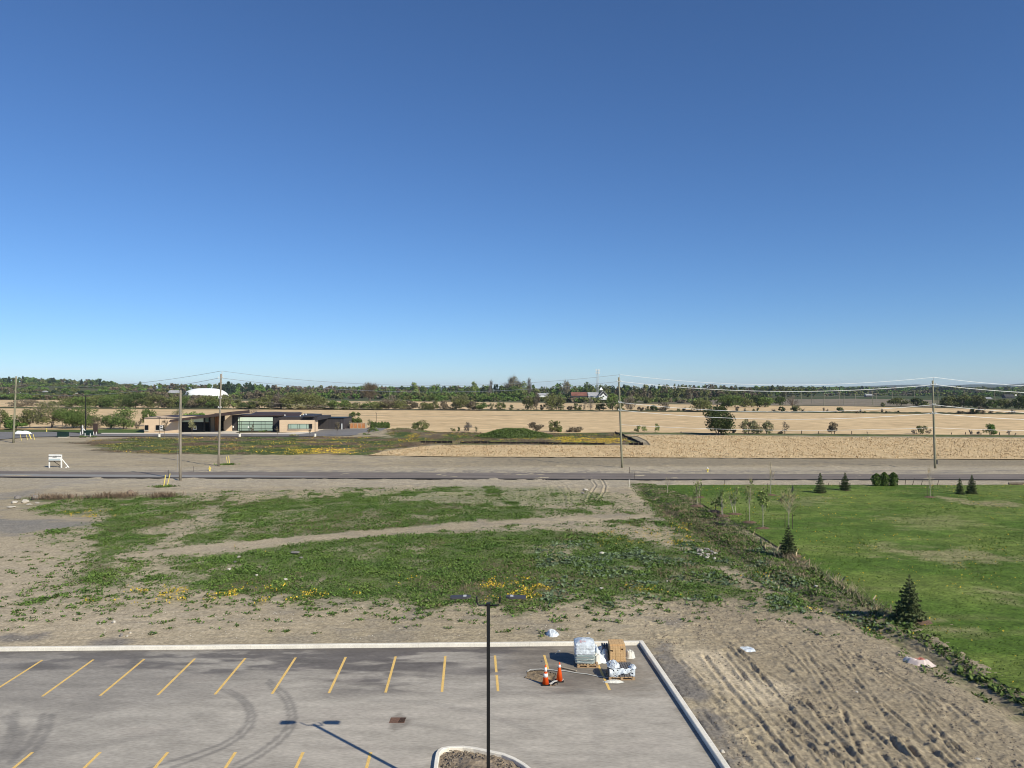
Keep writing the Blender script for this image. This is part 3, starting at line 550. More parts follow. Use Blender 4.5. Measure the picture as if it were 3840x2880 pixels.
# kerbs with real height
def kerb(name, pts, w_, h, left, label=None):
    """kerb of width w_ on the outer side of pts"""
    n = len(pts); mbk = MB(); off = []
    for i in range(n):
        a = Vector(pts[max(i - 1, 0)]); b = Vector(pts[min(i + 1, n - 1)]); d = (b - a).normalized(); nrm = Vector((-d.y, d.x)) * left
        off.append(Vector(pts[i]) + nrm * w_)
    for i in range(n - 1):
        a = Vector(pts[i]); b = Vector(pts[i + 1]); L_ = (b - a).length; m = max(1, round(L_ / 3.0)) if L_ > 2 else 1
        for j in range(m):
            t0 = j / m + (0.004 / L_ if j else 0); t1 = (j + 1) / m - (0.004 / L_ if j < m - 1 else 0)
            p0 = a.lerp(b, t0); p1 = a.lerp(b, t1); q0 = off[i].lerp(off[i + 1], t0); q1 = off[i].lerp(off[i + 1], t1)
            e = (q0 - p0) * 0.12; e1 = (q1 - p1) * 0.12
            prof0 = [(p0, -0.1), (p0, h - 0.02), (p0 + e, h), (q0 - e, h), (q0, h - 0.02), (q0, -0.1)]
            prof1 = [(p1, -0.1), (p1, h - 0.02), (p1 + e1, h), (q1 - e1, h), (q1, h - 0.02), (q1, -0.1)]
            vs_ = [(p.x, p.y, zz) for p, zz in prof0] + [(p.x, p.y, zz) for p, zz in prof1]
            fs = [(k, k + 1, k + 7, k + 6) for k in range(5)] + [(5, 4, 3, 2, 1, 0), (6, 7, 8, 9, 10, 11)]
            mbk.add(vs_, fs)
    o = mbk.build(name, M['kerb']); return tag(o, kind='structure')
bpyk = kerb('kerb', [KA, (-20, 41.16), KC], 0.24, 0.19, 1)
kerb('kerb', [(KC[0], KC[1] + 0.235), (8.0, 23.0), KB], 0.24, 0.19, 1)
# island
isl_k = isl + [isl[0]]
kerb('kerb', isl_k, 0.16, 0.15, -1)
x, y, fc = grid(np.arange(-3.2, 3.2, 0.07), np.arange(14, 31, 0.07)); s_ = sd(x, y, isl)
zz = -0.02 + 0.22 * sstep(0.35, 1.3, s_) * (0.5 + fbm(x / 0.7, y / 0.7, 140, 3)) + 0.14 * np.maximum(0, fbm(x / 0.22, y / 0.22, 141, 3) - 0.45) * 2
cc = np.array([0.25, 0.20, 0.15]) * (0.65 + 0.7 * fbm(x / 0.3, y / 0.3, 143, 3)[:, None]); fk = (s_ > 0.1)[fc].all(1); fc = fc[fk]; used = np.unique(fc); rm = np.full(len(x), -1); rm[used] = np.arange(len(used))
tag(mesh_np('island_soil', np.stack([x, y, zz], 1)[used], rm[fc], M['ground'], smooth=True, col=cc[used]), kind='structure')
# ------------------------------------------------------------------ vegetation builders
def leaves(rng, pos, size, squash=1.0, up=0.35):
    """one small leaf-clump quad per position"""
    n = len(pos); s = size * rng.uniform(0.6, 1.35, n)[:, None]
    a = rng.normal(size=(n, 3)); a[:, 2] *= squash; a /= np.linalg.norm(a, axis=1)[:, None] + 1e-9
    b = rng.normal(size=(n, 3)); b[:, 2] += up; b -= a * (a * b).sum(1)[:, None]; b /= np.linalg.norm(b, axis=1)[:, None] + 1e-9
    a = a * s * 0.5; b = b * s * rng.uniform(0.35, 0.6, n)[:, None]
    k = rng.uniform(0.15, 0.6, n)[:, None]
    V = np.stack([pos - a - b * k, pos + a * 0.8 - b, pos + a + b * k, pos - a * 0.6 + b], 1).reshape(-1, 3)
    return V, np.arange(4 * n).reshape(-1, 4)
def twigs(rng, p0, dirs, length, wd):
    """thin tapering twig slivers"""
    n = len(p0); L = length * rng.uniform(0.5, 1.2, n)[:, None]; d = dirs / (np.linalg.norm(dirs, axis=1)[:, None] + 1e-9)
    s = np.cross(d, rng.normal(size=(n, 3))); s /= np.linalg.norm(s, axis=1)[:, None] + 1e-9; s *= wd / 2
    mid = p0 + d * L * 0.5 + rng.normal(size=(n, 3)) * L * 0.06; tip = p0 + d * L + rng.normal(size=(n, 3)) * L * 0.1
    V = np.stack([p0 - s, p0 + s, mid + s * 0.7, tip, mid - s * 0.7], 1).reshape(-1, 3)
    return V, np.arange(5 * n).reshape(-1, 5)
def crown_points(rng, n, w_, h, base, lumps, fill=0.45, flat=1.0):
    """points spread through overlapping lumps of a crown, denser towards each lump's skin"""
    th = rng.uniform(0, 2 * math.pi, lumps); u = rng.uniform(-0.85, 0.95, lumps); r = np.sqrt(np.clip(1 - u * u, 0.05, 1)) * rng.uniform(0.45, 0.8, lumps)
    C = np.stack([np.cos(th) * r * w_ / 2, np.sin(th) * r * w_ / 2 * flat, base + (h - base) * (0.5 + 0.40 * u)], 1)
    R_ = rng.uniform(0.20, 0.36, lumps)[:, None] * np.array([[w_ * 0.5, w_ * 0.5 * flat, (h - base) * 0.5]]) * 1.25
    k = rng.integers(0, lumps, n); d = rng.normal(size=(n, 3)); d /= np.linalg.norm(d, axis=1)[:, None]
    rr = np.where(rng.random(n) < fill, rng.random(n) ** 0.5, rng.uniform(0.85, 1.1, n))[:, None]
    P_ = C[k] + d * R_[k] * rr; P_[:, 2] = np.maximum(P_[:, 2], 0.05)
    return P_, C
def limb_mesh(rng, C, w_, h, base, r0, lean=0.0, trunks=1):
    mb = MB()
    for t in range(trunks):
        ang = rng.uniform(0, 6.28); off = 0 if trunks == 1 else w_ * 0.08
        bx, by = math.cos(ang) * off, math.sin(ang) * off; tx = lean * h * 0.4 + bx * 2.5; ty = by * 2.5
        hb = max(base * 1.1, h * 0.3); th_ = h * 0.78
        mb.tube([(bx, by, -0.1), (bx + (tx - bx) * 0.4, by, hb * 0.6), (tx, ty, th_ * 0.75), (tx * 1.2, ty * 1.2, th_)], [r0 * 1.2, r0, r0 * 0.55, r0 * 0.2], 7)
        for c in C[t::trunks]:
            z0 = hb * 0.5 + (min(c[2], th_) - hb * 0.5) * rng.uniform(0.25, 0.6); f = min(1, z0 / th_)
            sx, sy = bx + (tx - bx) * f, by + (ty - by) * f
            mid = (sx + (c[0] - sx) * 0.5, sy + (c[1] - sy) * 0.5, z0 + (c[2] - z0) * 0.38)
            mb.tube([(sx, sy, z0), mid, tuple(c)], [r0 * 0.45, r0 * 0.3, r0 * 0.12], 5, caps=False)
    return mb
PROTO = {}
def tree_parts(key, rng, w_, h, leafcol, size, dens=1.0, base=None, lumps=12, bark='bark', bare=0.0, trunks=1, r0=None, lean=0, fill=0.45, twigcol='grey'):
    base = h * 0.12 if base is None else base; r0 = r0 or max(0.05, h * 0.018)
    area = w_ * (h - base); n = int(np.clip(area / (size * size * 0.35) * 2.1 * dens, 60, 9000))
    P_, C = crown_points(rng, n, w_, h, base, lumps, fill)
    out = [('trunk', limb_mesh(rng, C, w_, h, base, r0, lean, trunks), M[bark])]
    if dens > 0.02:
        V, Fq = leaves(rng, P_, size); out.append(('crown', (V, Fq), M['leaf_' + leafcol]))
    if bare > 0:
        nt_ = int(area / (size * 0.5) * 2.0 * bare) + 60; k = rng.integers(0, len(C), nt_)
        p0 = C[k] + rng.normal(size=(nt_, 3)) * np.array([w_ * 0.08, w_ * 0.08, (h - base) * 0.08]); d = p0 - np.array([0, 0, base * 0.6]); d += rng.normal(size=(nt_, 3)) * h * 0.16; d[:, 2] = np.abs(d[:, 2]) * 0.9
        V, Ft = twigs(rng, p0, d, max(size * 2.5, h * 0.2), size * 0.11); out.append(('twigs', (V, Ft), M['leaf_' + twigcol]))
    return out
def emit(parts, name, loc, label, cat, group=None, rz=0.0):
    t = thing(name, loc, label, cat, group, rz)
    for pn, g_, m in parts:
        if isinstance(g_, MB): g_.build(pn, m, t)
        else: mesh_np(pn, g_[0], g_[1], m, t)
    return t
def plant(px, base_y, wpx, top_y, leafcol, label, name='tree', cat='tree', group=None, dens=1.0, bare=0.0, seed=None, base=None, trunks=1, bark='bark', lumps=None, size=None, lean=0, twigcol='grey', zoff=0.0, r0=None):
    X, Y = G(px, base_y); h = (base_y - top_y) * Y / F; w_ = wpx * Y / F; rng = np.random.default_rng(int(px * 7 + base_y) if seed is None else seed)
    size = size or max(0.16, Y / 771 * 0.85)
    lumps = lumps or int(np.clip(8 + w_ * h / 6, 8, 22))
    parts = tree_parts(None, rng, w_, h, leafcol, size, dens, h * 0.12 if base is None else base * h, lumps, bark, bare, trunks, r0, lean, 0.45, twigcol)
    return emit(parts, name, (X, Y, zoff), label, cat, group, 0.0)
def spruce_parts(rng, h, w_, size, rows=None, col='spruce', gap=0.06):
    rows = rows or int(7 + h * 2.3); V_ = []; mb = MB(); mb.tube([(0, 0, -0.05), (0, 0, h * 0.5), (0, 0, h)], [h * 0.025, h * 0.014, 0.006], 7)
    P_ = []; D_ = []
    for i in range(rows):
        t = i / (rows - 1); z = h * (0.05 + 0.93 * t); rad = (w_ / 2) * (1 - t) ** 0.85 * rng.uniform(0.85, 1.1) + 0.03
        nb = max(4, int(12 * (1 - t) + 5))
        for j in range(nb):
            a = 2 * math.pi * (j + rng.random()) / nb; L_ = rad * rng.uniform(0.72, 1.12); dz = -0.20 * L_ + 0.18 * L_ * t * 3
            q = (math.cos(a) * L_, math.sin(a) * L_, z + dz); mb.tube([(0, 0, z), q], [0.012 * h * 0.5, 0.003], 4, caps=False)
            m = max(3, int(L_ / size * 2.6))
            for s in np.linspace(0.18, 1.05, m):
                P_.append((q[0] * s, q[1] * s, z + dz * s ** 1.4 + 0.02)); D_.append((q[0] / L_, q[1] / L_, 0))
                for sg in (-1, 1):
                    off = sg * L_ * 0.22 * (1.15 - s) * rng.uniform(0.5, 1.3); P_.append((q[0] * s - math.sin(a) * off, q[1] * s + math.cos(a) * off, z + dz * s - abs(off) * 0.15)); D_.append((q[0] / L_, q[1] / L_, 0))
    P_ = np.array(P_) + rng.normal(size=(len(P_), 3)) * size * 0.15; D_ = np.array(D_)
    n = len(P_); Vq, Fq = leaves(rng, P_, size, 0.45, 0.5)
    tipz = np.array([[0, 0, h * 1.0]]) + rng.normal(size=(10, 3)) * np.array([0.02, 0.02, h * 0.03]); V2, F2 = leaves(rng, tipz, size * 0.8, 2)
    return [('trunk', mb, M['bark']), ('crown', (np.vstack([Vq, V2]), np.vstack([Fq, F2 + len(Vq)])), M['leaf_' + col])]
def scatter(name, P_, size, mat, label, rng, tall=1.0, nl=5, lift=0.5, cat='weeds', wd=0.28):
    """low plants: a few blades or leaves from each point"""
    n = len(P_); k = nl; b = np.repeat(P_, k, 0); s = np.repeat(size, k) * rng.uniform(0.6, 1.3, n * k)
    a = rng.uniform(0, 6.283, n * k); e = rng.uniform(0.25, 1.1, n * k) * tall
    d = np.stack([np.cos(a) * np.cos(e), np.sin(a) * np.cos(e), np.sin(e)], 1); sd_ = np.stack([-np.sin(a), np.cos(a), a * 0], 1)
    b = b + rng.normal(size=b.shape) * np.array([1, 1, 0]) * (s * 0.35)[:, None]
    L_ = s[:, None]; wv = sd_ * (s * wd)[:, None]
    V = np.stack([b, b + d * L_ * 0.55 - wv, b + d * L_ + np.array([0, 0, -0.12]) * L_, b + d * L_ * 0.55 + wv], 1).reshape(-1, 3)
    o = mesh_np(name, V, np.arange(4 * n * k).reshape(-1, 4), mat); return tag(o, label, cat, kind='stuff')
# ------------------------------------------------------------------ ground cover near the lot
rng = np.random.default_rng(5)
def sample(xr, yr, n, fn):
    x = rng.uniform(*xr, n); y = rng.uniform(*yr, n); p = fn(x, y); k = rng.random(n) < p; x, y = x[k], y[k]
    return np.stack([x, y, gheight(x, y) - 0.01], 1)
def f_w(x, y):
    v, p, d = veg_maps(x, y); return np.clip(v * 0.95 + (v > 0.03) * 0.02, 0, 1) * (fbm(x / 0.7, y / 0.7, 160, 3) > 0.42 - 0.3 * v) * (sd(x, y, lot) < -0.6)
Pw = sample((-56, 34), (43, 112), 330000, f_w)
sz = 0.07 + 0.15 * vnoise(Pw[:, 0] / 1.1, Pw[:, 1] / 1.1, 161)
scatter('field_weeds', Pw, sz, M['weed'], 'patchy low green weeds covering the bare soil of the vacant lot', rng, nl=4)
cx = rng.uniform(-42, 26, 1500); cy = rng.uniform(42.6, 66, 1500); k = (rng.random(1500) < 0.10 + 0.9 * sstep(6.5, 0, -sd(cx, cy, WIDE))) & (sd(cx, cy, lot) < -1.2) & (veg_maps(cx, cy)[0] < 0.35); cx, cy = cx[k], cy[k]
nn = rng.integers(3, 11, len(cx)); X_ = np.repeat(cx, nn); Y_ = np.repeat(cy, nn); X_ = X_ + rng.normal(size=len(X_)) * 0.14 * np.repeat(rng.uniform(0.5, 1.6, len(cx)), nn); Y_ = Y_ + rng.normal(size=len(X_)) * 0.12
scatter('weed_tufts', np.stack([X_, Y_, gheight(X_, Y_)], 1), rng.uniform(0.08, 0.2, len(X_)), M['weed'], 'isolated small weed tufts dotted over the bare soil behind the kerb', rng, nl=4)
Pq = sample((-40, 30), (44, 100), 60000, lambda x, y: veg_maps(x, y)[0] * sstep(0.5, 0.66, fbm(x / 6, y / 6, 81, 3)) * 0.5)
scatter('dead_stalks', Pq, rng.uniform(0.12, 0.3, len(Pq)), M['redweed'], 'brown dead stalks mixed through the green field weeds', rng, tall=1.2, nl=4, wd=0.06)
Pb = sample((2, 30), (44, 70), 9000, lambda x, y: veg_maps(x, y)[0] * (fbm(x / 2.2, y / 2.2, 170, 3) > 0.55))
scatter('thistle_weeds', Pb, np.full(len(Pb), 0.22), M['bluegreen'], 'blue green broad leaved weeds among the greener field weeds', rng, nl=5, wd=0.4)
Py = sample((-52, 36), (43, 112), 420000, lambda x, y: yel_map(x, y) * 0.85)
Pz = Py.copy(); Pz[:, 2] += rng.uniform(0.10, 0.26, len(Pz)); V, Fq = leaves(rng, Pz, 0.085, 0.3, 2.0)
tag(mesh_np('yellow_flowers', V, Fq, M['flower']), 'small yellow wildflowers in drifts along the edge of the weeds', 'flowers', kind='stuff')
Pd = sample((5, 44), (28, 112), 60000, lambda x, y: np.clip(sstep(-0.6, 0.8, sd(x, y, DITCH)), 0, 1) * (0.25 + 0.75 * sstep(0.4, 0.6, fbm(x / 2.5, y / 2.5, 175, 3))) * 0.5 * (0.25 + 0.75 * sstep(46, 56, y)))
scatter('dry_ditch_grass', Pd[::2], np.full(len(Pd[::2]), 0.30), M['drygrass'], 'tall dry straw coloured grass and stalks along the ditch beside the lawn', rng, tall=1.25, nl=5, cat='grass', wd=0.05)
Pr = sample((8, 34), (50, 100), 26000, lambda x, y: sstep(-0.5, 1, sd(x, y, poly([(2440,1880),(2560,1900),(2700,1960),(2860,2050),(2820,2100),(2600,2010),(2480,1940)]))) * 0.45 + 0.25 * sstep(0, 1.5, sd(x, y, poly([(2450,2080),(2600,2080),(2680,2150),(2620,2210),(2480,2200),(2400,2140)]))))
scatter('reddish_weeds', Pr, np.full(len(Pr), 0.28), M['redweed'], 'reddish brown dead weed stalks in the ditch and by the rubble pile', rng, tall=1.2, nl=4, cat='weeds', wd=0.06)
Pg = sample((5, 44), (28, 112), 30000, lambda x, y: np.clip(sstep(-1.0, 0.6, sd(x, y, DITCH)), 0, 1) * (1 - sstep(0.4, 0.55, fbm(x / 2.5, y / 2.5, 175, 3)) * 0.8) * 0.26 * sstep(48, 56, y))
scatter('ditch_weeds', Pg, np.full(len(Pg), 0.2), M['weed'], 'green leafy weeds growing in the ditch beside the mown lawn', rng, nl=4)
Pe = sample((14, 40), (27, 60), 60000, lambda x, y: (np.abs(sd(x, y, LAWN) + 0.25 + (fbm(x / 1.5, y / 1.5, 176, 3) - 0.5) * 0.8) < 0.45) * 0.5 + 0.10 * (np.abs(sd(x, y, LAWN) + 1.5) < 1.4) * (fbm(x / 1.2, y / 1.2, 177, 3) > 0.55))
scatter('edge_weeds', Pe, rng.uniform(0.12, 0.26, len(Pe)), M['leaf_green'], 'ragged green weeds along the lower edge of the mown lawn', rng, nl=4)
# stalks by the rocks at the left
Ps = []
for (a, b) in [((150,1872),(240,1872)), ((240,1874),(520,1866)), ((380,1868),(500,1862)), ((590,1866),(640,1866))]:
    p = np.array(G(*a)); q = np.array(G(*b)); t = rng.random(220)[:, None]; xy = p + (q - p) * t + rng.normal(size=(220, 2)) * 0.6; Ps.append(np.c_[xy, np.zeros(220)])
Ps = np.vstack(Ps); scatter('dry_weed_stalks', Ps, np.full(len(Ps), 0.8), M['redweed'], 'row of tall brown dry weed stalks behind the boulders', rng, tall=1.35, nl=3, cat='weeds', wd=0.03)
# dandelions and grass tufts on the lawn
def inlawn(x, y): return sd(x, y, LAWN) > 0.3
xx = rng.uniform(12, 90, 26000); yy = rng.uniform(30, 110, 26000); k = inlawn(xx, yy) & (rng.random(26000) < 0.03 + 0.35 * (fbm(xx / 3, yy / 2, 180, 3) > 0.60)); xx, yy = xx[k], yy[k]
Pl = np.stack([xx, yy, np.full(len(xx), 0.27)], 1); V, Fq = leaves(rng, Pl, 0.08, 0.3, 2.5)
tag(mesh_np('dandelions', V, Fq, M['flower']), 'scattered yellow dandelions in the mown lawn', 'flowers', kind='stuff')
xx = rng.uniform(10, 75, 60000); yy = rng.uniform(28, 110, 60000); k = inlawn(xx, yy); xx, yy = xx[k], yy[k]
scatter('grass_tufts', np.stack([xx, yy, np.full(len(xx), 0.12)], 1), np.full(len(xx), 0.15), nmat('grass_blades', (0.07,0.13,0.02), 0.8, 0.3, 0.4, col2=(0.13,0.20,0.04), island=0.4), 'short green grass tufts across the mown lawn', rng, tall=1.3, nl=3, cat='grass', wd=0.2)
# clods and pale chips on the churned soil
def rocks(rng, P_, s, name, mat, label, cat='soil'):
    n = len(P_); B = np.array([(1,0,0),(-1,0,0),(0,1,0),(0,-1,0),(0,0,1),(0,0,-0.6)], float); Fo = np.array([(0,2,4),(2,1,4),(1,3,4),(3,0,4),(2,0,5),(1,2,5),(3,1,5),(0,3,5)])
    V = B[None] * (s[:, None, None] * rng.uniform(0.5, 1.2, (n, 6, 1))) * np.array([1, 1, 0.7]); a = rng.uniform(0, 6.28, n); ca, sa = np.cos(a)[:, None], np.sin(a)[:, None]
    X_ = V[..., 0] * ca - V[..., 1] * sa; Y_ = V[..., 0] * sa + V[..., 1] * ca; V = np.stack([X_, Y_, V[..., 2]], 2) + P_[:, None, :]
    Fa = (Fo[None] + (np.arange(n) * 6)[:, None, None]).reshape(-1, 3); o = mesh_np(name, V.reshape(-1, 3), Fa, mat)
    return tag(o, label, cat, kind='stuff') if label else o
Pc = sample((7.4, 42), (27.5, 58), 60000, lambda x, y: (sd(x, y, lot) < -0.5) * (sd(x, y, DITCH) < 0) * (sd(x, y, LAWN) < 0) * (0.12 + 0.88 * (fbm(x / 0.7, y / 2.6, 190, 3) > 0.52)) * (1 - 0.8 * (sd(x, y, SANDP) > 0)))
rocks(rng, Pc, rng.uniform(0.025, 0.10, len(Pc)) * (rng.random(len(Pc)) ** 0.6), 'soil_clods', M['clod'], 'dark clods of churned soil beside the parking kerb')
Pc = sample((-34, 16), (42.4, 49), 12000, lambda x, y: (sd(x, y, lot) < -0.4) * (0.1 + 0.8 * (fbm(x / 1.6, y / 0.8, 195, 3) > 0.55)))
rocks(rng, Pc, rng.uniform(0.015, 0.06, len(Pc)), 'soil_crumbs', M['clod'], 'soil crumbs along the outer side of the far kerb')
Pc = sample((-34, 12), (42.4, 49.5), 2600, lambda x, y: (sd(x, y, lot) < -0.4) * (0.04 + 0.5 * (fbm(x / 2.5, y / 1.2, 196, 3) > 0.56)))
rocks(rng, Pc, rng.uniform(0.02, 0.075, len(Pc)), 'stone_chips', M['stone'], 'pale stone and wood chips littering the soil behind the far kerb', 'debris')
s_i = np.array(isl); xx = rng.uniform(-2.8, 2.2, 1800); yy = rng.uniform(26, 30.2, 1800); k = sd(xx, yy, isl) > 0.35
rocks(rng, np.stack([xx[k], yy[k], np.full(k.sum(), 0.12)], 1), rng.uniform(0.02, 0.07, k.sum()), 'island_clods', M['clod'], 'loose soil clods inside the kerbed island under the lamp pole')
# ------------------------------------------------------------------ parking lot lamp
LX, LY = -0.77, 25.1
lp = thing('parking_lamp', (LX, LY, 0.1), 'tall black parking lot lamp with two flat heads standing on the kerbed island', 'lamp post')
mb = MB(); mb.box(-0.055, 0.055, -0.055, 0.055, 0.0, 6.86); mb.box(-0.068, 0.068, -0.068, 0.068, 6.86, 6.9); mb.box(-0.15, 0.15, -0.15, 0.15, 0.0, 0.03); mb.build('pole', M['black'], lp)
def zpx(py, Y): return H - (py - HY) / F * Y
za = zpx(2200 + 485 / 6.9125, LY) - 0.1; zt = zpx(2200 + 270 / 6.9125, LY) - 0.1
for sg, hy0 in ((-1, 0.0), (1, 0.05)):
    mb = MB(); mb.tube([(sg * 0.05, 0, za), (sg * 0.27, 0, za), (sg * 0.33, 0, za + 0.03), (sg * 0.37, 0, za + 0.10), (sg * 0.38, 0, zt - 0.02), (sg * 0.385, 0, zt + 0.02)], 0.029, 10); mb.build('arm', M['black'], lp, True)
    hd = MB(); x0, x1 = sg * 0.36, sg * 1.02
    a = [(x0, -0.07), (sg * 0.47, -0.15), (x1 - sg * 0.05, -0.17), (x1, -0.14), (x1, 0.14), (x1 - sg * 0.05, 0.17), (sg * 0.47, 0.15), (x0, 0.07)]
    if sg < 0: a = a[::-1]
    hd.prism(a, zt + 0.0, zt + 0.055); h_ = hd.build('lamp_head', M['greymetal'], lp); h_.rotation_euler = (0, sg * 0.03, 0)
    q = MB(); q.box(min(sg * 0.5, sg * 0.60), max(sg * 0.5, sg * 0.60), -0.08, 0.08, zt + 0.056, zt + 0.075); q.build('photo_sensor_plate', M['steel'], h_)
# ------------------------------------------------------------------ traffic cones and the broken-up hole
def cone(px, py, h, label, bands):
    X, Y = G(px, py); t = thing('traffic_cone', (X, Y, 0.0), label, 'traffic cone', 'traffic cones at the broken asphalt')
    r = lambda z: 0.165 * (1 - z / h) + 0.028 * z / h
    mb = MB(); mb.prism([(-.2,-.17),(-.17,-.2),(.17,-.2),(.2,-.17),(.2,.17),(.17,.2),(-.17,.2),(-.2,.17)], 0.005, 0.04); mb.build('base', M['rubber'], t)
    mb = MB(); mb.lathe([(r(0.04), 0.04), (r(h * 0.97), h * 0.97), (r(h) * 0.7, h)], n=20); b = mb.build('cone_body', M['orange'], t, True)
    for z0, z1 in bands:
        mb = MB(); mb.lathe([(r(z0 * h) + 0.004, z0 * h), (r(z1 * h) + 0.004, z1 * h)], n=20); mb.build('reflective_band', M['white'], t, True)
    return t
cone(2046, 2567, 0.93, 'orange traffic cone with two white bands at the near edge of the broken asphalt', ((0.40, 0.58), (0.68, 0.88)))
cone(2098, 2554, 0.90, 'orange traffic cone with one white band and tape at its top', ((0.74, 0.88),))
hx = poly([(1975,2540),(1985,2518),(2040,2515),(2085,2528),(2092,2555),(2075,2572),(2040,2562)])
hc = (sum(p[0] for p in hx) / 7, sum(p[1] for p in hx) / 7)
x, y, fc = grid(np.arange(hc[0] - 1.3, hc[0] + 1.3, 0.06), np.arange(hc[1] - 1.6, hc[1] + 1.6, 0.06)); s_ = sd(x, y, hx)
zz = np.where(s_ > -0.14, -0.01 - 0.02 + 0.10 * sstep(0.1, 0.5, s_) * (fbm(x / 0.4, y / 0.4, 200, 3)) * (x < hc[0] + 0.4) - 0.16 * sstep(0.0, 0.3, s_) * (x > hc[0] + 0.15), -0.1)
cc = np.array([0.27, 0.205, 0.135]) * (0.6 + 0.8 * fbm(x / 0.2, y / 0.2, 201, 3)[:, None]); fk = (s_ > -0.13)[fc].all(1); fc = fc[fk]; used = np.unique(fc); rm = np.full(len(x), -1); rm[used] = np.arange(len(used))
tag(mesh_np('broken_asphalt_patch', np.stack([x, y, zz], 1)[used], rm[fc], M['ground'], col=cc[used]), kind='structure')
def ribbon(name, px, zs, wd, mat, label, cat):
    mb = MB(); p = [Vector((*G(a, b), z)) for (a, b), z in zip(px, zs)]
    for i, (a, b) in enumerate(zip(p[:-1], p[1:])): mb.bar(a, b, wd, wd * 0.3)
    return tag(mb.build(name, mat), label, cat)
ribbon('tape_strip', [(1977,2520),(1990,2514),(2030,2513),(2075,2516),(2090,2520),(2120,2519),(2160,2525),(2200,2530),(2240,2538),(2290,2545)], [.03,.05,.06,.05,.06,.05,.03,.04,.03,.03], 0.05, M['tape'], 'white tape trailing across the asphalt from the cones to the pallets', 'tape')
ribbon('tape_scrap', [(2062,2568),(2078,2560),(2090,2556),(2108,2556),(2110,2550)], [.03,.07,.05,.06,.05], 0.09, M['tape'], 'crumpled white tape bunched round the base of the farther cone', 'tape')
ribbon('plank', [(2096,2503),(2162,2519)], [.05,.05], 0.1, M['plank'], 'long weathered plank lying between the cones and the white stack', 'plank')
ribbon('cone_ribbon', [(2082,2496),(2090,2499),(2096,2499),(2100,2503)], [.6,.72,.80,.82], 0.06, M['tape'], 'white ribbon tied to the top of the farther cone', 'tape')
# ------------------------------------------------------------------ pallets
def pallet(X, Y, w_, d, rz, label, t=None):
    t = thing('pallet', (X, Y, 0.0), label, 'pallet', 'wooden pallets at the lot corner', rz)
    for i in range(3):
        y0 = (-d / 2 + 0.002, -0.05, d / 2 - 0.102)[i]
        mb = MB(); mb.box(-w_ / 2, w_ / 2, y0, y0 + 0.1, 0.002, 0.02); mb.build('bottom_board', M['wood'], t)
        for j in range(3):
            x0 = (-w_ / 2, -0.06, w_ / 2 - 0.12)[j]; mb = MB(); mb.box(x0, x0 + 0.12, y0 + 0.003, y0 + 0.097, 0.021, 0.105); mb.build('block', M['wood'], t)
        mb = MB(); mb.box(-w_ / 2, w_ / 2, y0, y0 + 0.1, 0.106, 0.124); mb.build('stringer_board', M['wood'], t)
    n = 7
    for i in range(n):
        x0 = -w_ / 2 + (w_ - 0.1) * i / (n - 1); mb = MB(); mb.box(x0, x0 + 0.1, -d / 2, d / 2, 0.125, 0.145); mb.build('deck_board', M['wood'], t)
    return t
Xa, Ya = G(2165, 2500); Xe, _ = G(2245, 2502)
pallet((Xa + Xe) / 2 - 0.02, Ya + 0.42, Xe - Xa, 1.15, 0.02, 'wooden pallet under the tall white wrapped stack')
# white wrapped stack of bags
sx0, sz1 = G(2155, 2488)[0], 0
def rounded(w_, d, r, n=4):
    out = []
    for cx, cy, a0 in ((w_ / 2 - r, d / 2 - r, 0), (-w_ / 2 + r, d / 2 - r, 90), (-w_ / 2 + r, -d / 2 + r, 180), (w_ / 2 - r, -d / 2 + r, 270)):
        for i in range(n + 1): a = R(a0 + 90 * i / n); out.append((cx + r * math.cos(a), cy + r * math.sin(a)))
    return out
def softstack(name, X, Y, z0, w_, d, h, layers, mat, label, cat, rng, bulge=0.03, top=0.16, rz=0.0, dark=None):
    t = thing(name, (X, Y, z0), label, cat, None, rz); prof = []; per = layers
    def make(za, zb, m, pn, cap, grow=0.0):
        ring = rounded(w_ + grow, d + grow, 0.11, 5); n = len(ring); vs_ = []; fs = []; k = int((zb - za) / 0.035) + 1; ph = rng.uniform(0, 6, n)
        zs = [za + (zb - za) * i / k for i in range(k + 1)]
        sc = [1 + bulge * abs(math.sin(math.pi * z * per / h)) for z in zs]
        if cap:
            for q in (0.94, 0.8, 0.55, 0.25): sc.append(q); zs.append(zb + top * (1 - q ** 2.2))
        for z, s in zip(zs, sc): vs_ += [(px_ * s + 0.008 * math.sin(z * 17 + ph[i]), py_ * s + 0.008 * math.sin(z * 23 + ph[i]), z + 0.01 * math.sin(ph[i] + 3 * px_)) for i, (px_, py_) in enumerate(ring)]
        for i in range(len(zs) - 1):
            for j in range(n): a = i * n + j; b = i * n + (j + 1) % n; fs.append((a, b, b + n, a + n))
        fs.append(tuple((len(zs) - 1) * n + j for j in range(n))); fs.append(tuple(range(n - 1, -1, -1)))
        mm = MB(); mm.add(vs_, fs); return mm.build(pn, m, t, True)
    return t, make
Ys = Ya + 0.40; wst = 0.98
t, mk = softstack('wrapped_bag_stack', (G(2155, 2490)[0] + G(2224, 2490)[0]) / 2 + 0.03, Ys + 0.05, 0.146, 0.96, 0.95, 1.0, 7, None, 'tall stack of bags in white plastic with a red mark, on a pallet', 'pallet load', np.random.default_rng(3))
mk(0.0, 0.46, M['wrapdark'], 'lower_bags', False); mk(0.462, 0.98, M['wrap'], 'white_cover', True, 0.03)
mb = MB()
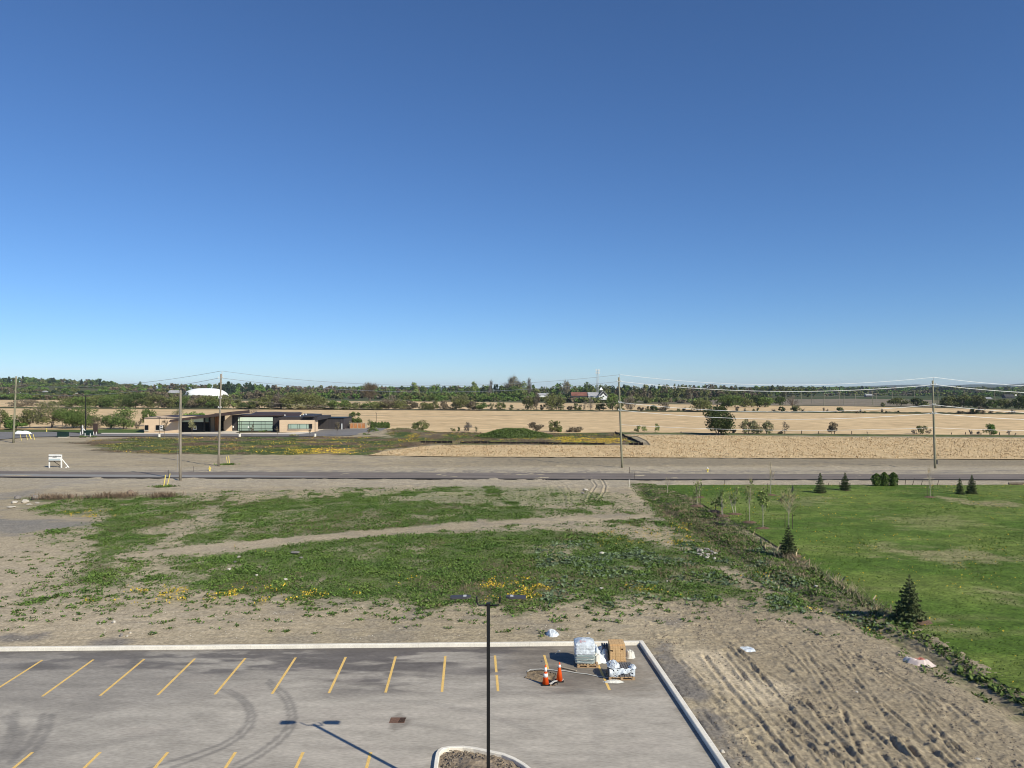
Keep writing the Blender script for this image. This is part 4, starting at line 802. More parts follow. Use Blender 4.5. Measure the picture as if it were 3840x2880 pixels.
for i, (dx, dz) in enumerate([(-0.24, 0), (-0.19, 0.0), (-0.24, 0.05), (-0.19, 0.05), (-0.10, 0.03), (-0.04, 0.035), (0.01, 0.03)]):
    s = 0.042 if i < 4 else 0.03; mb.add([(dx - s / 2, -0.40 + dz * 2, 1.062 + dz * .5), (dx + s / 2, -0.40 + dz * 2, 1.062 + dz * .5), (dx + s / 2, -0.355 + dz * 2, 1.083 + dz * .5), (dx - s / 2, -0.355 + dz * 2, 1.083 + dz * .5)], [(0, 1, 2, 3)])
tag(mb.build('red_mark', M['redink'], t), kind='stuff')
mb = MB()
for i in range(3): mb.tube([(-0.5, -0.5, 0.10 + 0.12 * i), (0.0, -0.53, 0.06 + 0.14 * i), (0.5, -0.5, 0.12 + 0.12 * i)], 0.006, 5)
mb.build('wrap_creases', M['tape'], t)
# tan brick stack
Xb0, Yb = G(2291, 2492); Xb1, _ = G(2345, 2492)
pallet((Xb0 + Xb1) / 2, Yb + 0.55, 0.86, 1.05, 0.0, 'wooden pallet under the stack of tan bricks')
t = thing('brick_stack', ((Xb0 + Xb1) / 2, Yb + 0.55, 0.146), 'block stack of tan bricks on a pallet between two plastic bundles', 'bricks')
rng = np.random.default_rng(8)
bw, bh, bd = 0.13, 0.075, 0.20
for row in range(10):
    vert = row in (2, 5, 8); m_ = MB()
    for i in range(6):
        for j in range(5):
            if row == 9 and j < 1: continue
            if row == 6 and i in (0,) and j == 0: continue
            if row == 7 and i == 4 and j == 0: continue
            g = 0.004; x0 = -0.39 + i * bw + g + rng.uniform(-.004, .004); y0 = -0.5 + j * bd + g + rng.uniform(-0.006, 0.006); m_.box(x0, x0 + bw - 2 * g, y0, y0 + bd - 2 * g, row * 0.08 + 0.002, row * 0.08 + 0.077)
    m_.build('brick_course', M['tanbrick'], t)
# grey pavers in clear plastic
Xp0, Yp = G(2286, 2552); Xp1, _ = G(2376, 2552)
pallet((Xp0 + Xp1) / 2, Yp + 0.52, 1.25, 1.0, 0.04, 'wooden pallet under the plastic wrapped grey pavers')
t = thing('paver_bundle', ((Xp0 + Xp1) / 2 + 0.02, Yp + 0.52, 0.146), 'low bundle of grey pavers half wrapped in torn clear plastic', 'pavers', None, 0.04)
for row in range(5):
    m_ = MB()
    for i in range(10):
        x0 = -0.58 + i * 0.116; m_.box(x0 + 0.008, x0 + 0.100, -0.44, 0.44, row * 0.078 + 0.002, row * 0.078 + 0.074)
    m_.build('paver_course', M['paver'], t)
def crumple(name, X, Y, z0, w_, d, h, mat, label, cat, seed, parent=None, holes=0.0, rz=0.0, fold=1.0):
    """crumpled sheet of plastic with folds"""
    r = np.random.default_rng(seed); nx, ny = 34, 26; u = np.linspace(-1, 1, nx); v = np.linspace(-1, 1, ny); U, W = np.meshgrid(u, v); u, v = U.ravel(), W.ravel()
    rad = np.sqrt(u * u + v * v); n = fbm(u * 2.6 * fold + seed, v * 2.6 * fold, seed, 4); n2 = 1 - np.abs(fbm(u * 5 * fold + seed, v * 3 * fold, seed + 3, 3) - 0.5) * 4
    z = np.maximum(0.01, h * ((0.35 + 0.9 * n) * (1 - sstep(0.55, 1.0, rad)) + 0.18 * n2 * (1 - sstep(0.8, 1.1, rad)))); 
    edge = 1 + 0.25 * (fbm(u * 3 + 9, v * 3 + seed, seed + 5, 2) - 0.5)
    V = np.stack([u * w_ / 2 * edge + 0.06 * w_ * (n2 - 0.5), v * d / 2 * edge, z], 1)
    i = np.arange(nx - 1); j = np.arange(ny - 1); I, J = np.meshgrid(i, j); a = (J * nx + I).ravel(); fc = np.stack([a, a + 1, a + nx + 1, a + nx], 1)
    keep = (rad < 1.12 + 0.2 * (n - 0.5))[fc].all(1) & (r.random(len(fc)) > holes); o = mesh_np(name, V, fc[keep], mat, parent, smooth=True)
    o.location = (X, Y, z0); o.rotation_euler = (0, 0, rz)
    return tag(o, label, cat) if parent is None else o
mb = MB()
rng = np.random.default_rng(12)
# plastic skirt draped down the front and left of the bundle
nx, nz = 40, 14; V = []; 
for j in range(nz + 1):
    for i in range(nx + 1):
        s = i / nx; q = j / nz; ang = s; x_ = -0.62 + 1.24 * s; yy_ = -0.47 - 0.05 * math.sin(q * 3.0) - 0.035 * math.sin(9 * s + 4 * q) - 0.02 * math.sin(31 * s + 7 * q); zz_ = 0.40 - q * (0.36 + 0.05 * math.sin(7 * s)) + 0.02 * math.sin(23 * s + 3)
        V.append((x_, yy_, zz_))
fc = [(j * (nx + 1) + i, j * (nx + 1) + i + 1, (j + 1) * (nx + 1) + i + 1, (j + 1) * (nx + 1) + i) for j in range(nz) for i in range(nx) if not (0.30 < i / nx < 0.80 and j > 9) and not (vnoise(np.array([i / 3.0]), np.array([j / 1.5]), 77)[0] < 0.22)]
mesh_np('torn_plastic_front', V, np.array(fc), M['wrap'], t, smooth=True)
crumple('torn_plastic_top', -0.36, 0.05, 0.395, 0.62, 1.0, 0.16, M['wrap'], None, None, 21, parent=t, holes=0.05)
crumple('torn_plastic_corner', 0.52, -0.30, 0.39, 0.36, 0.5, 0.12, M['wrap'], None, None, 24, parent=t)
crumple('plastic_sheet', *G(2300, 2558), 0.0, 0.95, 0.35, 0.10, M['tape'], 'flattened white plastic lying in front of the wrapped pavers', 'plastic sheet', 31)
crumple('plastic_sheet', *G(2250, 2470), 0.0, 1.0, 1.4, 0.55, M['wrap'], 'heap of clear plastic wrap between the white stack and tan bricks', 'plastic sheet', 33)
crumple('plastic_sheet', *G(2362, 2463), 0.0, 0.55, 0.7, 0.34, M['tape'], 'white plastic bundle bulging out behind the tan bricks to the right', 'plastic sheet', 36)
crumple('plastic_sheet', *G(2235, 2484), 0.0, 0.5, 0.7, 0.42, M['tape'], 'crumpled white bag on the pallet edge right of the white stack', 'plastic sheet', 39)
crumple('plastic_bag', *G(2072, 2388), 0.08, 0.8, 1.0, 0.24, M['wrap'], 'crumpled white plastic bag on the soil behind the far kerb', 'plastic bag', 41)
crumple('plastic_film', *G(2800, 2442), 0.08, 1.15, 0.9, 0.10, M['wrap'], 'long strip of clear plastic film lying on the churned soil', 'plastic film', 43, rz=-0.5)
crumple('plastic_film', *G(2915, 2336), 0.06, 1.2, 0.5, 0.06, M['tape'], 'white strip lying on the soil below the ditch grass', 'plastic film', 45, rz=-0.2)
o = crumple('tarp_bundle', *G(3440, 2494), 0.08, 1.55, 0.85, 0.26, nmat('white_tarp_with_red', (0.66,0.60,0.56), 0.6, 0.2, 1.6, col2=(0.60,0.50,0.47), contrast=(0.42,0.5)), 'crumpled white and reddish tarp bundle between the soil and lawn', 'tarp', 47, rz=-0.55)
crumple('red_lining', 0.1, 0.0, 0.06, 0.7, 0.4, 0.22, nmat('reddish_tarp_lining', (0.45,0.16,0.12), 0.7, 0.3, 3), None, None, 52, parent=o)
# paver rack glimpsed behind
m_ = MB(); Xr, Yr = G(2275, 2462)
for i in range(4): m_.box(Xr - 0.25 + i * 0.12, Xr - 0.17 + i * 0.12, Yr - 0.3, Yr + 0.3, 0.16, 0.62)
m_.box(Xr - 0.3, Xr + 0.3, Yr - 0.32, Yr + 0.32, 0.0, 0.158); tag(m_.build('dark_paver_pile', M['paver']), 'dark upright pavers standing behind the tan brick stack', 'pavers')
# ------------------------------------------------------------------ storm drain
X, Y = G(1490, 2701); t = thing('storm_drain', (X, Y, 0.0), 'rusty storm drain grate set in the parking lot asphalt', 'drain')
mb = MB(); mb.box(-0.31, 0.33, -0.27, 0.27, -0.02, 0.006); mb.build('frame', M['rust'], t)
mb = MB(); 
for i in range(7): mb.bar((0.07 + i * 0.035, -0.24, 0.012), (0.13 + i * 0.035, 0.24, 0.012), 0.014, 0.006)
mb.build('painted_grate_slots', M['slotshade'], t)  # shade inside the slots is painted: black bars laid on the frame
# plastic bottle-like wrap at the lamp's foot
crumple('plastic_wrap', LX + 0.1, LY + 0.5, 0.15, 0.6, 0.5, 0.3, M['wrap'], 'clear plastic wrap crumpled at the foot of the lamp pole', 'plastic sheet', 60)
# ------------------------------------------------------------------ the clinic
YB = 240.0
def bx(mb, x0, x1, yt, yb, Y0, Y1, mi=0):
    """box whose front face at depth Y0 covers these photo coordinates"""
    a, zt_ = XZ(x0, yt, Y0); b, zb_ = XZ(x1, yb, Y0); mb.box(a, b, Y0, Y1, max(zb_, 0.1), zt_, mi)
cl = thing('clinic', (0, 0, 0), 'low modern clinic of pale brick and dark cladding with a rising brown canopy', 'building')
def cpart(name, boxes, mat, parent=None):
    mb = MB()
    for b_ in boxes: bx(mb, *b_)
    return mb.build(name, mat, parent or cl)
w1 = cpart('brick_wall', [(541, 670, 1566, 1626, 238, 252)], M['brick'])
mb = MB(); p = [XZ(540, 1566.2, 237.7), XZ(672, 1566.2, 237.7)]
mb.add([(XZ(539,1566.4,237.6)[0], 237.6, XZ(539,1566.4,237.6)[1]), (XZ(676,1566.4,237.6)[0], 237.6, XZ(676,1566.4,237.6)[1]), (XZ(676,1555.5,252)[0], 253, XZ(676,1555.5,252)[1]), (XZ(650,1553,253)[0], 253, XZ(650,1556,253)[1]), (XZ(560,1562,253)[0], 253, XZ(560,1562.3,253)[1])], [(0, 1, 2, 3, 4)])
mb.build('shed_roof', M['roof'], cl)
for a, b, t_, u_ in ((543, 556, 1594.5, 1613), (584, 615, 1594.5, 1613)):
    f = cpart('window_frame', [(a, b, t_, u_, 237.85, 238.05)], M['frame']); cpart('pane', [(a + 1, b - 1, t_ + 1, u_ - 1, 237.8, 237.84)], M['darkglass'], f); cpart('sill', [(a - 3, b + 2, u_, u_ + 2, 237.7, 238.0)], M['walk'], f)
cpart('window_poster', [(599, 611, 1596, 1612, 237.70, 237.78)], M['white']).parent = cl
cpart('window_poster', [(725, 737, 1597, 1611.5, 239.60, 239.68)], M['white'])
for (a, b, c_, d_, Y_) in ((601, 608, 1598, 1602, 237.66), (601, 609, 1604, 1610, 237.66), (727, 735, 1599, 1603, 239.56), (727, 735, 1605, 1609.5, 239.56)): cpart('poster_print', [(a, b, c_, d_, Y_, Y_ + 0.03)], M['greymetal'])
# glazed entrance
cpart('entrance_glass', [(671, 763, 1583, 1625.5, 239.7, 240.0)], M['darkglass'])
cpart('entrance_return_glass', [(767.5, 783, 1583, 1621, 242.5, 242.8)], M['darkglass'])
cpart('mullion', [(763, 767.3, 1564, 1625, 239.4, 239.9)], M['frame']); cpart('mullion', [(670, 673, 1582, 1625.5, 239.4, 239.68)], M['frame']); cpart('mullion', [(783.2, 785, 1560, 1622, 242.2, 243.2)], M['frame'])
cpart('transom', [(673, 763, 1582.5, 1585, 239.4, 239.66)], M['frame'])
mb = MB(); mb.prismY([XZ(684, 1582.5, 239.5), XZ(763, 1582.5, 239.5), XZ(763, 1566, 239.5), XZ(684, 1577, 239.5)], 239.45, 239.9); mb.build('clerestory_panel', M['spandrel'], cl)
mb = MB(); mb.prismY([XZ(767.5, 1582.5, 242.5), XZ(783, 1582.5, 242.5), XZ(783, 1560, 242.5), XZ(767.5, 1562, 242.5)], 242.4, 242.9); mb.build('clerestory_glass', M['paleglass'], cl)
cpart('brick_column', [(785.5, 804, 1556, 1617, 246, 250)], M['brick']); cpart('entrance_recess', [(804, 839, 1550, 1617, 250, 251)], M['cladding'])
cpart('entrance_door', [(823, 838, 1578, 1616.5, 249.6, 249.95)], M['darkglass'])
for a in (806.8, 812.2, 817.3): cpart('timber_post', [(a, a + 4.2, 1552, 1616.5, 245.4, 245.9)], M['orangewood'])
mb = MB(); mb.prismY([XZ(839, 1617.5, 246), XZ(868.5, 1617.5, 246), XZ(868.5, 1554, 246), XZ(839, 1580, 246)], 246.0, 246.5); mb.build('brick_wing_wall', M['brick'], cl)
# rising canopy: a sloping slab with a deep fascia
mb = MB(); y0_, y1_ = 235.0, 251.0
A = XZ(633, 1583, y0_); B = XZ(638, 1574, y0_); C_ = XZ(869, 1543.5, y0_); Dp = XZ(869, 1554.5, y0_); E = XZ(836, 1559, y0_)
mb.prismY([A, Dp, C_, (B[0], B[1])], y0_, y1_); mb.build('canopy', M['roof'], cl)
cpart('flat_roof', [(660, 790, 1560, 1567, 251.5, 262)], M['roof'])
# middle block
cpart('dark_wall', [(868.5, 891, 1561, 1619, 247, 262)], M['cladding']); cpart('dark_wall', [(1024, 1048, 1564, 1619, 247, 262)], M['cladding'])
cpart('dark_fascia', [(891.2, 1023.8, 1561, 1565, 246.9, 262), (1048.2, 1190, 1564, 1576, 243.5, 262)], M['cladding'])
mb = MB(); a = XZ(868, 1561, 246.6); b = XZ(1048, 1561, 246.6); c_ = XZ(1048, 1557.5, 262); d_ = XZ(868, 1557.5, 262)
mb.box(a[0], b[0], 246.5, 262, a[1] + 0.003, a[1] + 0.35); mb.build('roof_edge', M['roof'], cl)
mb = MB(); z0 = XZ(930, 1560.5, 252)[1]; P0 = [(XZ(932, 0, 250)[0], 250), (XZ(1123, 0, 250)[0], 250), (XZ(1123, 0, 264)[0], 264), (XZ(932, 0, 264)[0], 264)]
zt_ = XZ(965, 1546.5, 258)[1]; P1 = [(XZ(967, 0, 257)[0], 256), (XZ(1116, 0, 250)[0], 256), (XZ(1123, 0, 264)[0], 264), (XZ(960, 0, 264)[0], 264)]
mb.add([(x_, y_, z0) for x_, y_ in P0] + [(x_, y_, zt_) for x_, y_ in P1], [(0, 1, 5, 4), (1, 2, 6, 5), (2, 3, 7, 6), (3, 0, 4, 7), (4, 5, 6, 7)]); mb.build('raised_roof', M['roof'], cl)
gw = cpart('glass_wall_frame', [(891, 1024, 1564.6, 1616.5, 246.6, 246.95)], M['frame'])
xs_ = [892, 906, 935, 951, 979, 994, 1023]
for i in range(len(xs_) - 1):
    a, b = xs_[i] + 0.8, xs_[i + 1] - 0.8
    cpart('mint_panel', [(xs_[i] + 0.1, xs_[i + 1] - 0.1, 1565, 1579, 246.5, 246.58)], M['spandrel'], gw)
    for t_, u_ in ((1581.2, 1590), (1592, 1607), (1609.3, 1614.5)): cpart('pane', [(a, b, t_, u_, 246.5, 246.58)], M['paleglass'], gw)
# white brick wing with a window strip
cpart('brick_wing', [(1048, 1176, 1575.6, 1622, 241.5, 247)], M['brick'])
mb = MB(); a = XZ(1176, 1575.6, 241.5); b = XZ(1188.5, 1571, 250.0)
mb.add([(a[0], 241.5, 0.1), (b[0], 250.0, 0.1), (b[0], 250.0, a[1]), (a[0], 241.5, a[1])], [(0, 1, 2, 3)]); mb.add([(a[0], 241.5, a[1]), (b[0], 250, a[1]), (b[0] - 6, 250, a[1]), (a[0] - 6, 247, a[1])], [(0, 1, 2, 3)]); mb.build('brick_side_wall', M['brick'], cl)
wf_ = cpart('window_strip_frame', [(1081, 1170, 1590, 1608, 241.2, 241.48)], M['frame'])
for a, b in ((1082, 1090), (1091.5, 1114), (1115.5, 1123), (1125, 1148), (1149.5, 1157)): cpart('pane', [(a, b, 1591.5, 1607, 241.1, 241.18)], M['paleglass'], wf_)
cpart('sill', [(1079, 1171, 1608.2, 1610, 241.1, 241.45)], M['walk'], wf_)
mb = MB(); a = XZ(1176, 1564, 241.3); b = XZ(1207, 1556, 262)
mb.add([(XZ(1140, 1564, 241.2)[0], 241.2, a[1]), (a[0], 241.2, a[1]), (XZ(1207, 0, 257)[0], 257, a[1]), (XZ(1207, 0, 262)[0], 262, a[1]), (XZ(1140, 0, 262)[0], 262, a[1])] + [(XZ(1140, 1564, 241.2)[0], 241.2, a[1] + .4), (a[0], 241.2, a[1] + .4), (XZ(1207, 0, 257)[0], 257, a[1] + .4), (XZ(1207, 0, 262)[0], 262, a[1] + .4), (XZ(1140, 0, 262)[0], 262, a[1] + .4)], [(0, 1, 6, 5), (1, 2, 7, 6), (2, 3, 8, 7), (5, 6, 7, 8, 9)]); mb.build('parapet', M['cladding'], cl)
cpart('dark_tower', [(1188.6, 1207, 1561, 1611, 257.2, 266)], M['cladding'])
cpart('dark_annex', [(1188.6, 1290, 1568.5, 1611.5, 257.8, 270)], M['cladding']); cpart('annex_roof_edge', [(1188, 1291, 1567.4, 1569, 257.5, 270.2)], M['frame'])
for a, b in ((1191, 1201), (1278, 1285)):
    d_ = cpart('service_door', [(a, b, 1587, 1610.5, 257.6, 257.78)], M['greymetal']); cpart('door_leaf', [(a + 1, b - 1, 1588.5, 1610, 257.5, 257.58)], M['steel'], d_)
for px_, py_ in ((902, 1559), (919, 1562.5), (1068, 1559), (1138, 1557), (1147.5, 1555.5), (1152, 1560), (1126, 1561)):
    a, z_ = XZ(px_, py_, 251); mb = MB(); mb.lathe([(0.12, -0.9), (0.12, 0.0), (0.22, 0.02), (0.22, 0.3), (0.05, 0.4)], (a, 251, z_), 10); mb.build('roof_vent', M['insul'], cl)
# signs and posts by the clinic wall
for px_, top_, base_, wpx in ((875, 1597, 1618, 5), (932, 1597, 1619, 4.5)):
    X, Y = G(px_, base_, 0.25); Y = min(Y, 244); X = (px_ - 1920) / F * Y; t = thing('parking_sign', (X, Y, 0.25), 'small white sign on a grey post ' + ('left of' if px_ < 900 else 'in front of') + ' the mint glass wall', 'sign')
    mb = MB(); mb.tube([(0, 0, 0), (0, 0, 1.7)], 0.05, 6); mb.build('post', M['greymetal'], t); mb = MB(); mb.box(-0.2, 0.2, -0.08, -0.055, 1.2, 1.75); mb.build('panel', M['white'], t)
# car park lights with pale concrete bases
def lotlight(px, base, top, label, arm=0, basew=0.42, bh=0.8):
    X, Y = G(px, base, 0.2); t = thing('car_park_light', (X, Y, 0.2), label, 'lamp post', 'lights round the clinic car park')
    h = (base - top) * Y / F; mb = MB(); mb.tube([(0, 0, 0), (0, 0, bh)], basew * 0.5, 12); mb.build('concrete_base', M['kerb'], t)
    mb = MB(); mb.tube([(0, 0, bh), (0, 0, h)], 0.065, 8); mb.build('pole', M['black'], t)
    mb = MB(); mb.box(-0.45, 0.12 if arm else 0.45, -0.15, 0.15, h, h + 0.1); mb.build('lamp_head', M['greymetal'], t)
lotlight(597, 1638, 1566, 'slim black car park light before the left brick wall of the clinic', basew=0.7, bh=0.75)
lotlight(898.5, 1637.5, 1564, 'slim black car park light before the mint glass wall', basew=0.7, bh=0.8)
lotlight(1181.5, 1637.5, 1572, 'slim dark car park light at the clinic brick corner', basew=0.65, bh=0.85)
lotlight(1411, 1612, 1549, 'brown car park light beside the dark cedar hedge', arm=1, basew=0.6, bh=0.7)
# tall street light
X, Y = G(321, 1629); t = thing('street_light', (X, Y, 0), 'tall black street light with a curved arm at the clinic driveway', 'street light')
h = (1629 - 1486) * Y / F; mb = MB(); mb.tube([(0, 0, 0), (0, 0, h)], [0.19, 0.12], 8); mb.build('pole', M['black'], t)
mb = MB(); mb.tube([(0, 0, h - 0.1), (-0.8, 0, h + 0.4), (-1.6, 0, h + 0.85), (-2.4, 0, h + 0.95)], 0.07, 6); mb.build('arm', M['black'], t)
mb = MB(); mb.box(-3.1, -2.3, -0.14, 0.14, h + 0.88, h + 1.0); mb.build('lamp_head', M['white'], t)
# gate enclosure
X, Y = G(1341, 1607.5, 0.15); t = thing('waste_enclosure', (X, Y, 0.1), 'cedar board waste enclosure with pale frame behind the clinic car park', 'enclosure')
W_ = 58 * Y / F; hh = 22.5 * Y / F
for i in range(2):
    x0 = -W_ / 2 + i * (W_ / 2) + 0.03; x1 = x0 + W_ / 2 - 0.06; g = MB(); g.box(x0, x1, -0.12, -0.06, 0.1, 0.22); g.box(x0, x1, -0.12, -0.06, hh - 0.12, hh); g.box(x0, x0 + 0.1, -0.121, -0.059, 0.221, hh - 0.121); g.box(x1 - 0.1, x1, -0.121, -0.059, 0.221, hh - 0.121); g.box((x0 + x1) / 2 - 0.06, (x0 + x1) / 2 + 0.06, -0.122, -0.058, 0.222, hh - 0.122)
    gf = g.build('gate_frame', M['plank'], t)
    for j in range(4):
        b = MB(); b.box(x0 + 0.11, x1 - 0.11, -0.05, -0.02, 0.24 + j * (hh - 0.4) / 4, 0.24 + (j + 0.9) * (hh - 0.4) / 4); b.build('gate_board', M['orangewood'], gf)
b = MB(); b.box(-W_ / 2, W_ / 2, 2.6, 2.7, 0.1, hh - 0.1); b.box(-W_ / 2 + 0.001, -W_ / 2 + 0.1, 0, 2.59, 0.1, hh - 0.11); b.box(W_ / 2 - 0.1, W_ / 2 - 0.001, 0, 2.59, 0.1, hh - 0.11); b.build('enclosure_wall', M['plank'], t)
# pylon sign, transformer, bollards, green cabinet, white marker board
X, Y = G(358, 1628.5); t = thing('pylon_sign', (X, Y, 0), 'tall dark brown blank pylon sign beside the clinic driveway', 'sign'); mb = MB(); mb.box(-0.62, 0.62, -0.2, 0.2, 0.15, 39 * Y / F); mb.build('panel', M['brownpanel'], t); mb = MB(); mb.box(-0.7, 0.7, -0.26, 0.26, 0, 0.15); mb.build('plinth', M['kerb'], t)
X, Y = G(331, 1634.5); t = thing('transformer', (X, Y, 0), 'dark green transformer cabinet with white bollards by the driveway', 'transformer')
mb = MB(); mb.box(-1.05, 1.05, -0.7, 0.7, 0.12, 18.5 * Y / F); mb.build('cabinet', M['greenbox'], t); mb = MB(); mb.box(-1.2, 1.2, -0.85, 0.85, 0, 0.12); mb.build('pad', M['kerb'], t)
mb = MB(); mb.box(-1.1, 1.1, -0.75, 0.75, 18.5 * Y / F + 0.002, 18.5 * Y / F + 0.1); mb.build('lid', M['greenbox'], t)
for px_, b_ in ((301, 1632), (319, 1637), (338.5, 1639), (351, 1632), (361, 1632)):
    X, Y = G(px_, b_); mb = MB(); mb.lathe([(0.09, 0), (0.09, 0.95), (0.06, 1.02), (0.01, 1.04)], (X, Y, 0), 10)
    tag(mb.build('bollard', M['white']), {301: 'white bollard left of the green transformer, by the leaning board', 319: 'white bollard at the transformer\'s front left', 338.5: 'white bollard at the transformer\'s front right', 351: 'white bollard between the transformer and the brown pylon sign', 361: 'white bollard in front of the brown pylon sign'}[px_], 'bollard', 'bollards round the transformer')
X, Y = G(309, 1630); t = thing('marker_board', (X, Y, 0), 'white and dark site board with a slanting white brace by the driveway', 'sign')
mb = MB(); mb.box(-0.05, 0.2, -0.1, 0.1, 0, 2.8); mb.build('post', M['white'], t); mb = MB(); mb.box(-0.55, -0.06, -0.03, 0.03, 0.3, 2.5); mb.build('board', M['greymetal'], t); mb = MB(); mb.bar((0.1, 0, 1.9), (1.2, 0, 0.9), 0.2); mb.build('brace', M['white'], t)
X, Y = G(236.5, 1640); t = thing('utility_cabinet', (X, Y, 0), 'dark green utility cabinet on a white slab beside the driveway', 'cabinet'); mb = MB(); mb.box(-1.35, 1.35, -0.6, 0.6, 0.15, 19 * Y / F); mb.build('cabinet', M['greenbox'], t); mb = MB(); mb.box(-0.9, 1.45, -0.9, 0.7, 0, 0.148); mb.build('slab', M['walk'], t)
mb = MB(); mb.box(-1.4, 1.4, -0.65, 0.65, 19 * Y / F + .001, 19 * Y / F + 0.08); mb.build('lid', M['greenbox'], t)
X, Y = G(175, 1619); t = thing('hydrant_marker', (X, Y, 0), 'yellow hydrant beyond the clinic driveway at the far left', 'hydrant'); mb = MB(); mb.lathe([(0.16, 0), (0.16, 0.1), (0.12, 0.12), (0.12, 0.8), (0.15, 0.82), (0.1, 1.0), (0.02, 1.05)], n=12); mb.build('body', M['yellow'], t, True)
# fire hydrants by the new road
for px_, b_, lab in ((786.5, 1767, 'yellow fire hydrant beside the spoil heap near the leftmost road poles'), (2653.5, 1771, 'yellow fire hydrant with a white cap on the verge beyond the road')):
    X, Y = G(px_, b_); t = thing('fire_hydrant', (X, Y, 0), lab, 'hydrant', 'fire hydrants along the new road'); s = 0.92
    mb = MB(); mb.lathe([(0.19, 0), (0.19, 0.05), (0.12, 0.06), (0.12, 0.5), (0.15, 0.52), (0.15, 0.58)], n=14); mb.build('barrel', M['yellow'], t, True)
    mb = MB(); mb.lathe([(0.14, 0.581), (0.12, 0.68), (0.06, 0.76), (0.03, 0.82)], n=14); mb.build('bonnet', M['white'] if px_ > 2000 else M['yellow'], t, True)
    mb = MB(); mb.tube([(-0.22, 0, 0.44), (-0.121, 0, 0.44)], 0.06, 8); mb.build('side_outlet', M['yellow'], t); mb = MB(); mb.tube([(0.121, 0, 0.44), (0.22, 0, 0.44)], 0.06, 8); mb.build('side_outlet', M['yellow'], t); mb = MB(); mb.tube([(0, -0.25, 0.38), (0, -0.121, 0.38)], 0.08, 8); mb.build('pumper_outlet', M['yellow'], t)
# ------------------------------------------------------------------ development sign
X, Y = G(206.5, 1755); t = thing('site_sign', (X, Y, 0), 'white site sign on white posts with a long slanting brace, left of the road', 'sign')
sc_ = Y / F
def sx(px): return (px - 206.5) * sc_
def sz_(py): return (1755 - py) * sc_
for a, bb in ((182.5, 186), (227.5, 231.5)): mb = MB(); mb.box(sx(a), sx(bb), 0, 0.14, 0, sz_(1705)); mb.build('post', M['white'], t)
bd = MB(); bd.box(sx(183), sx(227.3), -0.05, -0.004, sz_(1727), sz_(1704)); bo = bd.build('board', M['white'], t)
bd = MB(); bd.box(sx(184), sx(227), -0.056, -0.051, sz_(1725.5), sz_(1721.5)); bd.build('blue_band', nmat('pale_blue_print', (0.42, 0.52, 0.56), 0.6, 0.05, 1), bo)
bd = MB(); bd.box(sx(183), sx(227.2), -0.057, -0.012, sz_(1730.5), sz_(1727.05)); bd.build('black_band', M['frame'], bo)
bd = MB(); bd.bar((sx(230), 0.1, sz_(1720)), (sx(253), 0.5, 0.02), 0.16, 0.12); bd.build('brace', M['white'], t); bd = MB(); bd.bar((sx(250), 0.4, 0.25), (sx(247), -0.2, 0.0), 0.12, 0.1); bd.build('peg', M['white'], t)
bd = MB(); bd.bar((sx(196), 0.2, sz_(1728)), (sx(209), 1.8, 0.03), 0.07); bd.build('rear_brace', M['post'], t)
def text(name, s, size, loc, mat, parent, label=None):
    cu = bpy.data.curves.new(name, 'FONT'); cu.body = s; cu.size = size; cu.align_x = 'CENTER'; cu.align_y = 'CENTER'; cu.extrude = 0.003; cu.offset = 0.012
    o = bpy.data.objects.new(name, cu); scn.collection.objects.link(o); dg = bpy.context.evaluated_depsgraph_get()
    me = bpy.data.meshes.new_from_object(o.evaluated_get(dg)); bpy.data.objects.remove(o, do_unlink=True); me.materials.clear(); me.materials.append(mat)
    p = link(name, me, parent); p.location = loc; p.rotation_euler = (R(90), 0, 0); return p
text('sign_lettering', 'LEVAN-HEUSSDOWN', 0.235, (sx(205.5), -0.055, sz_(1711.5)), M['frame'], bo)
text('sign_small_lettering', 'COMMERCIAL LAND', 0.08, (sx(205.5), -0.055, sz_(1716)), M['greymetal'], bo)
# ------------------------------------------------------------------ utility poles
def upole(px, base, top, label, mat, r=0.19, arms=(), pin=None, lean=0.0, group='utility poles along the new road', boxes=()):
    X, Y = G(px, base); h = (base - top) * Y / F; t = thing('utility_pole', (X, Y, 0), label, 'utility pole', group)
    mb = MB(); n = 6; mb.tube([(lean * i / n, 0, -0.2 + (h + 0.2) * i / n) for i in range(n + 1)], [r * (1 - 0.28 * i / n) for i in range(n + 1)], 12); mb.build('shaft', mat, t, True)
    for py, w_ in arms:
        z_ = (base - py) * Y / F; lx_ = lean * z_ / h; mb = MB(); mb.bar((lx_ - w_ / 2, -0.2, z_), (lx_ + w_ / 2, -0.2, z_), 0.09, 0.1); cr = mb.build('crossarm', M['gpole'] if w_ > 1.5 else M['steel'], t)
        for s in (-1, 1):
            ins = MB(); ins.lathe([(0.03, 0.05), (0.09, 0.08), (0.05, 0.14), (0.09, 0.18), (0.03, 0.26)], (lx_ + s * w_ / 2 * 0.95, -0.2, z_), 8); ins.build('insulator', M['insul'], cr)
    if pin:
        z_ = (base - pin) * Y / F; mb = MB(); mb.tube([(lean + r * 0.9, 0, h - 0.8), (lean + r * 0.9, 0, z_)], 0.045, 6); mb.build('top_pin', M['steel'], t)
    for py, s in boxes:
        z_ = (base - py) * Y / F; mb = MB(); mb.box(r + 0.02, r + 0.2, -0.1, 0.1, z_ - 0.35, z_ + 0.35); mb.build('conduit_box', M['greymetal'], t)
    return t, (X, Y, h)
UP = {}
_, UP['R'] = upole(3507, 1760, 1427, 'greenish utility pole beyond the road at the right, behind the lawn', M['pole'], 0.20, ((1442, 0.9), (1518, 0.4), (1549, 0.6)), 1416, lean=-0.45, boxes=((1733, 1),))
